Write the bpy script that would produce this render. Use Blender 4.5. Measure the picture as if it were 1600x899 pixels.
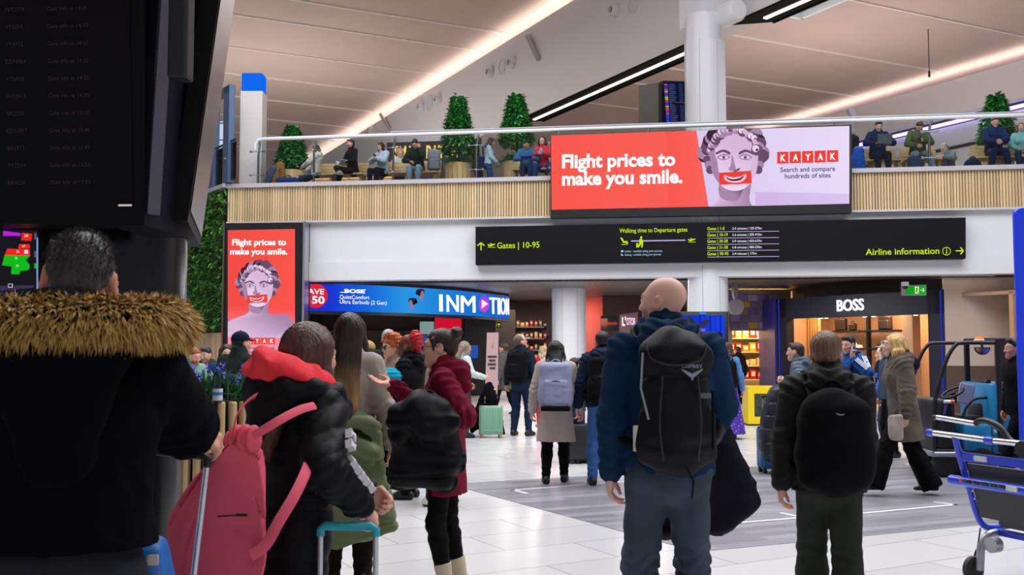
import bpy, math, random
import numpy as np
from mathutils import Matrix, Vector
for _o in list(bpy.data.objects): bpy.data.objects.remove(_o)
SC = bpy.context.scene; COL = SC.collection
# ------------------------------------------------------------------ camera
FPX = 1556.0; PITCH = math.atan(95.5/FPX); CAMZ = 1.5
cam_d = bpy.data.cameras.new('camera'); cam = bpy.data.objects.new('camera', cam_d); COL.objects.link(cam)
cam.location = (0, 0, CAMZ); cam.rotation_euler = (math.pi/2+PITCH, 0, 0)
cam_d.sensor_width = 36; cam_d.lens = FPX/1600*36; cam_d.clip_start = .05; cam_d.clip_end = 400
cam_d.dof.use_dof = True; cam_d.dof.focus_distance = 15; cam_d.dof.aperture_fstop = 10.0
SC.camera = cam
SC.view_settings.view_transform = 'Standard'; SC.view_settings.look = 'None'
SC.view_settings.gamma = 1; SC.view_settings.use_curve_mapping = False
SC.view_settings.exposure = 0.06
SC.cycles.use_denoising = True; SC.cycles.max_bounces = 6; SC.cycles.diffuse_bounces = 3
SC.cycles.glossy_bounces = 3; SC.cycles.transparent_max_bounces = 12; SC.cycles.caustics_reflective = False
SC.cycles.caustics_refractive = False; SC.cycles.sample_clamp_indirect = 4
# ------------------------------------------------------------------ light
w = bpy.data.worlds.new('world'); SC.world = w; w.use_nodes = True
w.node_tree.nodes['Background'].inputs[0].default_value = (.80, .86, 1.0, 1)
w.node_tree.nodes['Background'].inputs[1].default_value = .52
def area(name, loc, size, power, col=(1, 1, 1), rot=(0, 0, 0), sy=None):
    l = bpy.data.lights.new(name, 'AREA'); l.energy = power; l.color = col; l.size = size
    if sy: l.shape = 'RECTANGLE'; l.size_y = sy
    o = bpy.data.objects.new(name, l); COL.objects.link(o); o.location = loc; o.rotation_euler = rot; o['kind'] = 'structure'
    return o
DA = math.radians(26.6)      # the hall's own axis: along the roof beams
area('skylight', (-4, 14, 14.2), 8, 2350, (.93, .96, 1), (0, 0, DA), 16)
area('skylight', (8, 10, 14.2), 8, 2500, (.93, .96, 1), (0, 0, DA), 16)
area('skylight', (10, 32, 14.2), 6, 1500, (.95, .96, 1), (0, 0, DA), 14)
area('skylight', (-10, 40, 14.2), 6, 1100, (1, .95, .9), (0, 0, DA), 14)
area('skylight', (2, -9, 12), 10, 950, (.95, .97, 1), (math.radians(-25), 0, 0), 10)
area('far_fill', (-22, 68, 12), 8, 1200, (1, .92, .86)); area('far_fill', (8, 72, 12), 8, 1100, (1, .92, .86))  # unseen fill lights, added to brighten the far walls
for n_, l_, s_, p_ in (('ceiling_fill', (-12, 46, 7), 6, 620), ('ceiling_fill', (14, 42, 7), 6, 560), ('ceiling_fill', (-2, 17, 7), 6, 500)): area(n_, l_, s_, p_, (1, .93, .88), (math.pi, 0, 0), s_)  # added lights with no fitting, facing up to lift the ceiling
# ------------------------------------------------------------------ pixel helpers (photo is 1600x899)
cp, sp = math.cos(PITCH), math.sin(PITCH)
def ray(x, y):
    u = 449.5-y
    return np.array([x-800., FPX*cp-u*sp, FPX*sp+u*cp])
def at(x, y, D):
    r = ray(x, y); t = D/r[1]
    return np.array([r[0]*t, D, CAMZ+r[2]*t])
def ground(x, y, z=0.):
    r = ray(x, y); t = (z-CAMZ)/r[2]
    return np.array([r[0]*t, r[1]*t, z])
def gx(x, D): return (x-800.)/FPX*D
def hit(x, y, p0, n):
    r = ray(x, y); o = np.array([0, 0, CAMZ]); n = np.asarray(n, float)
    return o+r*(np.dot(np.asarray(p0, float)-o, n)/np.dot(r, n))
# ------------------------------------------------------------------ materials
def lin(c):
    if isinstance(c, str):
        c = c.lstrip('#'); c = [int(c[i:i+2], 16) for i in (0, 2, 4)]
    return tuple(((v/255)/12.92 if v/255 <= .04045 else ((v/255+.055)/1.055)**2.4) for v in c[:3])+(1.,)
_M = {}
def mat(name, col, rough=.6, metal=0., bump=0., bs=60., var=0., vs=6., stretch=(1, 1, 1), emit=0., spec=.5, coat=0., sheen=0., island=0., trans=0.):
    key = (name, str(col), rough, metal, bump, bs, var, emit, island)
    if key in _M: return _M[key]
    m = bpy.data.materials.new(name); m.use_nodes = True; nt = m.node_tree; b = nt.nodes['Principled BSDF']
    c = lin(col); b.inputs['Base Color'].default_value = c; b.inputs['Roughness'].default_value = rough
    b.inputs['Metallic'].default_value = metal; b.inputs['Specular IOR Level'].default_value = spec
    b.inputs['Coat Weight'].default_value = coat; b.inputs['Sheen Weight'].default_value = sheen
    b.inputs['Transmission Weight'].default_value = trans
    if emit: b.inputs['Emission Color'].default_value = c; b.inputs['Emission Strength'].default_value = emit
    if bump or var:
        tc = nt.nodes.new('ShaderNodeTexCoord'); mp = nt.nodes.new('ShaderNodeMapping'); mp.inputs['Scale'].default_value = stretch
        nt.links.new(tc.outputs['Object'], mp.inputs['Vector'])
        if bump:
            n = nt.nodes.new('ShaderNodeTexNoise'); n.inputs['Scale'].default_value = bs; n.inputs['Detail'].default_value = 4
            bp_ = nt.nodes.new('ShaderNodeBump'); bp_.inputs['Strength'].default_value = bump; bp_.inputs['Distance'].default_value = .01
            nt.links.new(mp.outputs[0], n.inputs['Vector']); nt.links.new(n.outputs['Fac'], bp_.inputs['Height']); nt.links.new(bp_.outputs[0], b.inputs['Normal'])
        if var:
            n = nt.nodes.new('ShaderNodeTexNoise'); n.inputs['Scale'].default_value = vs; n.inputs['Detail'].default_value = 5
            r = nt.nodes.new('ShaderNodeValToRGB'); r.color_ramp.elements[0].position = .3; r.color_ramp.elements[1].position = .7
            r.color_ramp.elements[0].color = tuple(v*(1-var) for v in c[:3])+(1,); r.color_ramp.elements[1].color = tuple(min(1, v*(1+var)) for v in c[:3])+(1,)
            nt.links.new(mp.outputs[0], n.inputs['Vector']); nt.links.new(n.outputs['Fac'], r.inputs[0]); nt.links.new(r.outputs[0], b.inputs['Base Color'])
    if island:
        g = nt.nodes.new('ShaderNodeNewGeometry'); r = nt.nodes.new('ShaderNodeValToRGB')
        r.color_ramp.elements[0].color = tuple(v*(1-island) for v in c[:3])+(1,); r.color_ramp.elements[1].color = tuple(min(1, v*(1+island)) for v in c[:3])+(1,)
        nt.links.new(g.outputs['Random Per Island'], r.inputs[0]); nt.links.new(r.outputs[0], b.inputs['Base Color'])
    _M[key] = m; return m
def glow(col, s=1.0, name='lit_face'):
    key = ('glow', str(col), s)
    if key in _M: return _M[key]
    m = bpy.data.materials.new(name); m.use_nodes = True; nt = m.node_tree; nt.nodes.clear()
    e = nt.nodes.new('ShaderNodeEmission'); e.inputs[0].default_value = lin(col); e.inputs[1].default_value = s
    o = nt.nodes.new('ShaderNodeOutputMaterial'); nt.links.new(e.outputs[0], o.inputs[0]); _M[key] = m; return m
def glass_mat(name, tint=(.93, .97, .97), refl=.10):
    m = bpy.data.materials.new(name); m.use_nodes = True; nt = m.node_tree; nt.nodes.clear()
    t = nt.nodes.new('ShaderNodeBsdfTransparent'); t.inputs[0].default_value = tint+(1,)
    g = nt.nodes.new('ShaderNodeBsdfGlossy'); g.inputs['Roughness'].default_value = .02
    f = nt.nodes.new('ShaderNodeFresnel'); f.inputs[0].default_value = 1.45
    mx = nt.nodes.new('ShaderNodeMixShader'); o = nt.nodes.new('ShaderNodeOutputMaterial')
    nt.links.new(f.outputs[0], mx.inputs[0]); nt.links.new(t.outputs[0], mx.inputs[1]); nt.links.new(g.outputs[0], mx.inputs[2]); nt.links.new(mx.outputs[0], o.inputs[0])
    return m
def fab(col, rough=.85, bump=.25, bs=180., var=.12, name='fabric'): return mat(name, col, rough, 0, bump, bs, var, 14., sheen=.0, spec=.12)
# ------------------------------------------------------------------ object helpers
def tag(o, label=None, cat=None, group=None, kind=None):
    if label: o['label'] = label
    if cat: o['category'] = cat
    if group: o['group'] = group
    if kind: o['kind'] = kind
    return o
def thing(name, label, cat, loc=(0, 0, 0), rz=0., group=None):
    o = bpy.data.objects.new(name, None); COL.objects.link(o); o.empty_display_size = .1
    o.location = tuple(float(v) for v in loc); o.rotation_euler = (0, 0, rz)
    return tag(o, label, cat, group)
def add_mesh(name, V, F, mats, parent=None, smooth=False, mi=None, label=None):
    """V (n,3), F list of tuples or int array of quads; material index list mi"""
    me = bpy.data.meshes.new(name); V = np.asarray(V, np.float32)
    if isinstance(F, np.ndarray):
        n = len(F); k = F.shape[1]
        me.vertices.add(len(V)); me.vertices.foreach_set('co', V.ravel())
        me.loops.add(n*k); me.loops.foreach_set('vertex_index', F.astype(np.int32).ravel())
        me.polygons.add(n); me.polygons.foreach_set('loop_start', np.arange(0, n*k, k, dtype=np.int32)); me.polygons.foreach_set('loop_total', np.full(n, k, np.int32))
        me.update(calc_edges=True)
    else:
        me.from_pydata([tuple(map(float, v)) for v in V], [], [tuple(f) for f in F]); me.update()
    for m in (mats if isinstance(mats, (list, tuple)) else [mats]): me.materials.append(m)
    if mi is not None: me.polygons.foreach_set('material_index', np.asarray(mi, np.int32))
    if smooth: me.polygons.foreach_set('use_smooth', np.ones(len(me.polygons), bool))
    o = bpy.data.objects.new(name, me); COL.objects.link(o)
    if parent is not None: o.parent = parent
    if label: o['label'] = label
    return o
def struct(o): o['kind'] = 'structure'; return o
class MB:
    """collects shapes into ONE mesh"""
    def __init__(s): s.V = []; s.F = []; s.M = []; s.cur = 0
    def m(s, i): s.cur = i; return s
    def raw(s, V, F):
        b = len(s.V); s.V += [tuple(map(float, v)) for v in V]
        for f in F: s.F.append(tuple(b+i for i in f)); s.M.append(s.cur)
        return s
    def box(s, c, d, R=None):
        c = np.asarray(c, float); h = np.asarray(d, float)/2
        P = np.array([[x, y, z] for x in (-1, 1) for y in (-1, 1) for z in (-1, 1)])*h
        if R is not None: P = P@np.asarray(R).T
        return s.raw(P+c, [(0, 1, 3, 2), (4, 6, 7, 5), (0, 4, 5, 1), (2, 3, 7, 6), (0, 2, 6, 4), (1, 5, 7, 3)])
    def rbox(s, c, d, r=.02, R=None, n=3):
        """box with rounded vertical edges"""
        c = np.asarray(c, float); hx, hy, hz = np.asarray(d, float)/2; ring = []
        for sx, sy, a0 in ((1, 1, 0), (-1, 1, 90), (-1, -1, 180), (1, -1, 270)):
            for i in range(n+1):
                a = math.radians(a0+90*i/n); ring.append((sx*(hx-r)+r*math.cos(a), sy*(hy-r)+r*math.sin(a)))
        N = len(ring); e = min(r*.5, hz*.5)
        P = [(x*(1-e/hx*.6), y*(1-e/hy*.6), -hz) for x, y in ring]+[(x, y, -hz+e) for x, y in ring]+[(x, y, hz-e) for x, y in ring]+[(x*(1-e/hx*.6), y*(1-e/hy*.6), hz) for x, y in ring]
        P = np.array(P)
        if R is not None: P = P@np.asarray(R).T
        F = [tuple(range(N))[::-1], tuple(range(3*N, 4*N))]
        for k in range(3):
            for i in range(N): F.append((k*N+i, k*N+(i+1) % N, (k+1)*N+(i+1) % N, (k+1)*N+i))
        return s.raw(P+c, F)
    def tube(s, pts, r, n=8, cap=True, flat=None):
        pts = [np.asarray(p, float) for p in pts]; N = len(pts); rs = r if isinstance(r, (list, tuple)) else [r]*N
        V = []; up = None
        for i, p in enumerate(pts):
            t = (pts[min(i+1, N-1)]-pts[max(i-1, 0)]); t = t/(np.linalg.norm(t)+1e-9)
            if up is None: up = np.array([0, 0, 1.]) if abs(t[2]) < .9 else np.array([0, 1., 0])
            a = np.cross(t, up); a /= np.linalg.norm(a)+1e-9; b = np.cross(a, t); up = b
            fx, fy = flat if flat else (1, 1)
            for k in range(n):
                q = 2*math.pi*k/n; V.append(p+rs[i]*(a*math.cos(q)*fx+b*math.sin(q)*fy))
        F = [(i*n+k, i*n+(k+1) % n, (i+1)*n+(k+1) % n, (i+1)*n+k) for i in range(N-1) for k in range(n)]
        if cap: F += [tuple(range(n))[::-1], tuple(range((N-1)*n, N*n))]
        return s.raw(V, F)
    def lathe(s, prof, c=(0, 0, 0), n=24, R=None):
        V = []; 
        for r, z in prof:
            for k in range(n): q = 2*math.pi*k/n; V.append((r*math.cos(q), r*math.sin(q), z))
        V = np.array(V)
        if R is not None: V = V@np.asarray(R).T
        F = [(i*n+k, i*n+(k+1) % n, (i+1)*n+(k+1) % n, (i+1)*n+k) for i in range(len(prof)-1) for k in range(n)]
        if prof[0][0] > 1e-5: F.append(tuple(range(n))[::-1])
        if prof[-1][0] > 1e-5: F.append(tuple(range((len(prof)-1)*n, len(prof)*n)))
        return s.raw(V+np.asarray(c, float), F)
    def prism(s, poly, o, U, Vv, N, t):
        o, U, Vv, N = (np.asarray(q, float) for q in (o, U, Vv, N)); n = len(poly)
        A = [o+U*a+Vv*b for a, b in poly]; B = [p+N*t for p in A]
        return s.raw(A+B, [tuple(range(n))[::-1], tuple(range(n, 2*n))]+[(i, (i+1) % n, n+(i+1) % n, n+i) for i in range(n)])
    def quad(s, *p): return s.raw(p, [tuple(range(len(p)))])
    def build(s, name, mats, parent=None, smooth=False, label=None):
        o = add_mesh(name, s.V, s.F, mats, parent, False, s.M, label)
        if smooth:
            o.data.polygons.foreach_set('use_smooth', np.ones(len(o.data.polygons), bool))
            try: o.data.set_sharp_from_angle(angle=math.radians(smooth if smooth is not True else 50))
            except Exception: pass
        return o
def rotz(a): c, s = math.cos(a), math.sin(a); return np.array([[c, -s, 0], [s, c, 0], [0, 0, 1.]])
def rotx(a): c, s = math.cos(a), math.sin(a); return np.array([[1., 0, 0], [0, c, -s], [0, s, c]])
def roty(a): c, s = math.cos(a), math.sin(a); return np.array([[c, 0, s], [0, 1., 0], [-s, 0, c]])
def unit(v): v = np.asarray(v, float); return v/(np.linalg.norm(v)+1e-12)
# ------------------------------------------------------------------ lettering
_TX = {}
def text_geo(s, bold=0.):
    k = (s, bold)
    if k not in _TX:
        cu = bpy.data.curves.new('t', 'FONT'); cu.body = s; cu.size = 1; cu.offset = bold; cu.resolution_u = 3
        o = bpy.data.objects.new('t', cu); COL.objects.link(o)
        me = o.to_mesh() if False else bpy.data.meshes.new_from_object(o)
        V = np.array([v.co[:] for v in me.vertices]); F = [tuple(p.vertices) for p in me.polygons]
        bpy.data.objects.remove(o); bpy.data.curves.remove(cu); bpy.data.meshes.remove(me)
        V[:, 0] -= V[:, 0].min(); _TX[k] = (V, F)
    return _TX[k]
def lettering(mb, s, o, U, Vv, N, width=None, cap=None, bold=.0, depth=0., lift=.004):
    """flat letters on a face: o baseline left, U right, Vv up, N towards the reader; width and cap height in metres"""
    V, F = text_geo(s, bold); o, U, Vv, N = (np.asarray(q, float) for q in (o, U, Vv, N))
    w0 = V[:, 0].max(); ch = .69
    sx = width/w0 if width else cap/ch; sy = cap/ch if cap else sx
    P = o+np.outer(V[:, 0]*sx, U)+np.outer(V[:, 1]*sy, Vv)+N*(lift+depth)
    mb.raw(P, F)
    if depth > 0:       # side walls of standing letters
        from collections import Counter
        ed = {}
        for f in F:
            for a, b in zip(f, f[1:]+f[:1]): ed[(a, b)] = 1
        Q = P-N*depth; base = len(mb.V); mb.V += [tuple(map(float, v)) for v in np.vstack([P, Q])]; n = len(P)
        for (a, b) in ed:
            if (b, a) not in ed: mb.F.append((base+a, base+n+a, base+n+b, base+b)); mb.M.append(mb.cur)
    return mb
class Face:
    """a flat sign face given by photo corner pixels on a plane; coordinates in photo pixels are mapped onto it"""
    def __init__(s, p0, n): s.p0 = np.asarray(p0, float); s.n = unit(n); s.U = unit(np.cross([0, 0, 1.], s.n)); s.V = np.cross(s.n, s.U)
    def __call__(s, x, y, lift=0.): return hit(x, y, s.p0, s.n)+s.n*lift
    def text(s, mb, t, x0, x1, ybase, ycap, bold=0., lift=.006, depth=0., y1=None):
        a = s(x0, ybase); b = s(x1, ybase if y1 is None else y1); c = s(x0, ycap); U = unit(b-a)
        return lettering(mb, t, a, U, unit(np.cross(s.n, U)), s.n, np.linalg.norm(b-a), np.linalg.norm(c-a), bold, depth, lift)
    def poly(s, mb, pts, lift): return mb.quad(*[s(x, y, lift) for x, y in pts])
def smooth_poly(pts, n=4):
    P = [np.array(p, float) for p in pts]; N = len(P); out = []
    for i in range(N):
        p0, p1, p2, p3 = P[i-1], P[i], P[(i+1) % N], P[(i+2) % N]
        for k in range(n):
            t = k/n; out.append(tuple(.5*((2*p1)+(-p0+p2)*t+(2*p0-5*p1+4*p2-p3)*t*t+(-p0+3*p1-3*p2+p3)*t**3)))
    return out
def circle(cx, cy, r, n=20, ry=None): return [(cx+r*math.cos(2*math.pi*i/n), cy+(ry or r)*math.sin(2*math.pi*i/n)) for i in range(n)]
# ------------------------------------------------------------------ signed-distance modelling
class Sdf:
    def __init__(s, lo, hi, h):
        s.h = h; s.lo = np.asarray(lo, float)-4*h; n = np.ceil((np.asarray(hi, float)-s.lo)/h).astype(int)+4
        s.G = np.full(n, 1., np.float32); s.ax = [(s.lo[i]+h*np.arange(n[i])).astype(np.float32) for i in range(3)]
    def _sub(s, lo, hi):
        sl = []; co = []
        for i in range(3):
            a = max(0, int((lo[i]-s.lo[i])/s.h)); b = min(s.G.shape[i], int((hi[i]-s.lo[i])/s.h)+2)
            sl.append(slice(a, max(a, b))); co.append(s.ax[i][sl[i]])
        return tuple(sl), co[0][:, None, None], co[1][None, :, None], co[2][None, None, :]
    def _put(s, sl, d, k, op='u'):
        g = s.G[sl]
        if g.size == 0: return s
        if op == 'u':
            if k > 0: hh = np.maximum(k-np.abs(g-d), 0)/k; s.G[sl] = np.minimum(g, d)-hh*hh*k*.25
            else: s.G[sl] = np.minimum(g, d)
        else:
            d = -d
            if k > 0: hh = np.maximum(k-np.abs(g-d), 0)/k; s.G[sl] = np.maximum(g, d)+hh*hh*k*.25
            else: s.G[sl] = np.maximum(g, d)
        return s
    def cone(s, a, b, ra, rb, k=.02, sq=None, op='u'):
        a = np.asarray(a, float); b = np.asarray(b, float); m = max(ra, rb)*(max(1, sq[1]) if sq else 1)+k+3*s.h
        sl, X, Y, Z = s._sub(np.minimum(a, b)-m, np.maximum(a, b)+m)
        e = b-a; bb = float(e@e)+1e-12
        px, py, pz = X-np.float32(a[0]), Y-np.float32(a[1]), Z-np.float32(a[2])
        t = np.clip((px*e[0]+py*e[1]+pz*e[2])/bb, 0, 1).astype(np.float32)
        qx, qy, qz = px-t*e[0], py-t*e[1], pz-t*e[2]
        d2 = qx*qx+qy*qy+qz*qz
        if sq:
            n = unit(sq[0]); dt = qx*n[0]+qy*n[1]+qz*n[2]; d2 = d2+dt*dt*(1/sq[1]**2-1)
        d = np.sqrt(np.maximum(d2, 0))-(ra+(rb-ra)*t)
        return s._put(sl, d.astype(np.float32), k, op)
    def ball(s, c, r, R=None, k=.02, op='u'):
        r = np.array([r]*3 if np.isscalar(r) else r, float); c = np.asarray(c, float); m = r.max()+k+3*s.h
        sl, X, Y, Z = s._sub(c-m, c+m); px, py, pz = X-c[0], Y-c[1], Z-c[2]
        if R is None: q = (px, py, pz)
        else: R = np.asarray(R); q = tuple(R[0, i]*px+R[1, i]*py+R[2, i]*pz for i in range(3))
        k0 = np.sqrt(sum((q[i]/r[i])**2 for i in range(3))); k1 = np.sqrt(sum((q[i]/r[i]**2)**2 for i in range(3)))+1e-9
        return s._put(sl, (k0*(k0-1)/k1).astype(np.float32), k, op)
    def box(s, c, half, rd=.02, R=None, k=.01, op='u'):
        c = np.asarray(c, float); half = np.asarray(half, float); m = np.linalg.norm(half)+k+3*s.h
        sl, X, Y, Z = s._sub(c-m, c+m); px, py, pz = X-c[0], Y-c[1], Z-c[2]
        if R is None: q = (px, py, pz)
        else: R = np.asarray(R); q = tuple(R[0, i]*px+R[1, i]*py+R[2, i]*pz for i in range(3))
        e = [np.abs(q[i])-(half[i]-rd) for i in range(3)]
        d = np.sqrt(sum(np.maximum(v, 0)**2 for v in e))+np.minimum(np.maximum(np.maximum(e[0], e[1]), e[2]), 0)-rd
        return s._put(sl, d.astype(np.float32), k, op)
    def pillow(s, poly, o, U, V, N, thick, wdt=.05, k=.01, op='u', bow=None):
        """puffed cloth slab with a polygon outline in the U,V plane"""
        o, U, V, N = (np.asarray(q, float) for q in (o, U, V, N)); P = np.array(poly, float)
        W = np.array([o+U*a+V*b for a, b in poly]); m = thick+k+3*s.h+(.1 if bow else 0)
        sl, X, Y, Z = s._sub(W.min(0)-m, W.max(0)+m); px, py, pz = X-o[0], Y-o[1], Z-o[2]
        u = px*U[0]+py*U[1]+pz*U[2]; v = px*V[0]+py*V[1]+pz*V[2]; n = px*N[0]+py*N[1]+pz*N[2]
        if bow is not None: n = n-bow(u, v)
        d = np.full(np.broadcast(u, v).shape, 1e9, np.float32); ins = np.zeros(d.shape, bool)
        for i in range(len(P)):
            a = P[i]; b = P[(i+1) % len(P)]; e = b-a; wx, wy = u-a[0], v-a[1]
            t = np.clip((wx*e[0]+wy*e[1])/(e@e+1e-12), 0, 1); d = np.minimum(d, (wx-t*e[0])**2+(wy-t*e[1])**2)
            c = (a[1] > v) != (b[1] > v); xx = a[0]+(v-a[1])*e[0]/(e[1] if abs(e[1]) > 1e-9 else 1e-9); ins ^= (c & (u < xx))
        d = np.sqrt(d); d = np.where(ins, -d, d); q = np.clip(-d/wdt, 0, 1); T = thick*np.sqrt(np.maximum(1-(1-q)**2, 0)*.85+.0001)
        return s._put(sl, np.maximum(d, np.abs(n)-T).astype(np.float32), k, op)
    def cut(s, p, n):
        p = np.asarray(p, float); n = unit(n)
        d = (s.ax[0]-p[0])[:, None, None]*n[0]+(s.ax[1]-p[1])[None, :, None]*n[1]+(s.ax[2]-p[2])[None, None, :]*n[2]
        s.G = np.maximum(s.G, d.astype(np.float32)); return s
    def disp(s, fn, band=.03):
        ix = np.nonzero(np.abs(s.G) < band)
        s.G[ix] -= fn(s.ax[0][ix[0]], s.ax[1][ix[1]], s.ax[2][ix[2]]).astype(np.float32); return s
    def mesh(s):
        G = s.G; G[0] = G[-1] = 1; G[:, 0] = G[:, -1] = 1; G[:, :, 0] = G[:, :, -1] = 1
        I = G < 0; n = np.array(G.shape)-1
        c = np.zeros(n, np.uint8); C = [(i, j, k) for i in (0, 1) for j in (0, 1) for k in (0, 1)]
        for i, j, k in C: c += I[i:n[0]+i, j:n[1]+j, k:n[2]+k]
        act = (c > 0) & (c < 8); A = np.argwhere(act); pos = np.zeros((len(A), 3)); cnt = np.zeros(len(A))
        val = {q: G[A[:, 0]+q[0], A[:, 1]+q[1], A[:, 2]+q[2]] for q in C}
        for q in C:
            for ax in range(3):
                if q[ax]: continue
                p = list(q); p[ax] = 1; g0, g1 = val[q], val[tuple(p)]; mk = (g0 < 0) != (g1 < 0)
                t = np.where(mk, g0/np.where(mk, g0-g1, 1), 0); v = np.tile(np.array(q, float), (len(A), 1)); v[:, ax] = t
                pos += v*mk[:, None]; cnt += mk
        V = s.lo+(A+pos/np.maximum(cnt, 1)[:, None])*s.h
        vid = np.full(n, -1, np.int32); vid[act] = np.arange(len(A)); F = []
        for ax in range(3):
            o1, o2 = [(1, 2), (2, 0), (0, 1)][ax]
            s0 = [slice(None)]*3; s1 = [slice(None)]*3; s0[ax] = slice(0, -1); s1[ax] = slice(1, None)
            a, b = I[tuple(s0)], I[tuple(s1)]; E = np.argwhere(a != b); sg = a[E[:, 0], E[:, 1], E[:, 2]]
            ok = (E[:, o1] > 0) & (E[:, o2] > 0) & (E[:, o1] < n[o1]) & (E[:, o2] < n[o2]); E = E[ok]; sg = sg[ok]
            def g(d1, d2):
                q = E.copy(); q[:, o1] -= d1; q[:, o2] -= d2; return vid[q[:, 0], q[:, 1], q[:, 2]]
            q = np.stack([g(1, 1), g(0, 1), g(0, 0), g(1, 0)], 1); q[~sg] = q[~sg][:, ::-1]; F.append(q)
        return V, np.vstack(F)
    def build(s, name, m, parent=None, label=None):
        V, F = s.mesh(); return add_mesh(name, V, F, m, parent, True, None, label)
def wrinkle(amp, f, seed=0, aniso=(1, 1, 1)):
    rg = np.random.RandomState(seed); K = rg.normal(size=(6, 3))*f*np.array(aniso); ph = rg.uniform(0, 6.3, 6)
    def fn(x, y, z):
        o = 0
        for i in range(0, 6, 2):
            w1 = np.sin(K[i+1, 0]*x*.6+K[i+1, 1]*y*.6+K[i+1, 2]*z*.6+ph[i+1])
            o = o+np.sin(K[i, 0]*x+K[i, 1]*y+K[i, 2]*z+ph[i]+1.8*w1)
        return amp*o/2.0
    return fn
# ------------------------------------------------------------------ people
SKIN = {'fair': '#d9a48c', 'pale': '#e2b9a6', 'tan': '#b98468', 'dark': '#5c3a2e'}
def skin_mat(c):
    key = ('skin', c)
    if key in _M: return _M[key]
    m = mat('skin_'+str(len(_M)), c, .55, bump=.08, bs=120, spec=.35); nt = m.node_tree; b = nt.nodes['Principled BSDF']
    a = nt.nodes.new('ShaderNodeVertexColor'); a.layer_name = 'col'; nt.links.new(a.outputs[0], b.inputs['Base Color'])
    b.inputs['Subsurface Weight'].default_value = .0
    m.name = 'skin'; _M[key] = m; return m
def hair_mat(c, c2=None):
    key = ('hair', c, c2)
    if key in _M: return _M[key]
    m = mat('hair_'+str(len(_M)), c, .42, bump=.6, bs=90, var=.45, vs=70, stretch=(1, 1, .06), spec=.4); _M[key] = m
    if c2:      # lighter ends
        nt = m.node_tree; b = nt.nodes['Principled BSDF']; src = b.inputs['Base Color'].links[0].from_socket
        tc = nt.nodes.new('ShaderNodeTexCoord'); sx = nt.nodes.new('ShaderNodeSeparateXYZ'); nt.links.new(tc.outputs['Object'], sx.inputs[0])
        mr = nt.nodes.new('ShaderNodeMapRange'); mr.inputs[1].default_value = 1.42; mr.inputs[2].default_value = 1.16
        mx = nt.nodes.new('ShaderNodeMix'); mx.data_type = 'RGBA'; mx.inputs[7].default_value = lin(c2)
        nt.links.new(sx.outputs[2], mr.inputs[0]); nt.links.new(mr.outputs[0], mx.inputs[0]); nt.links.new(src, mx.inputs[6]); nt.links.new(mx.outputs[2], b.inputs['Base Color'])
    m.name = 'hair'; return m
def px(x, y, dD=0.): return ('px', x, y, dD)
def ik(a, c, l1, l2, pole):
    d = c-a; L = np.linalg.norm(d); mx = (l1+l2)*.995
    if L > mx: c = a+d*(mx/L); d = c-a; L = mx
    L = max(L, abs(l1-l2)+.01); u = unit(d); p = np.asarray(pole, float); p = unit(p-u*(p@u))
    x = (l1*l1-l2*l2+L*L)/(2*L); return a+u*x+p*math.sqrt(max(l1*l1-x*x, 0)), c
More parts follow.
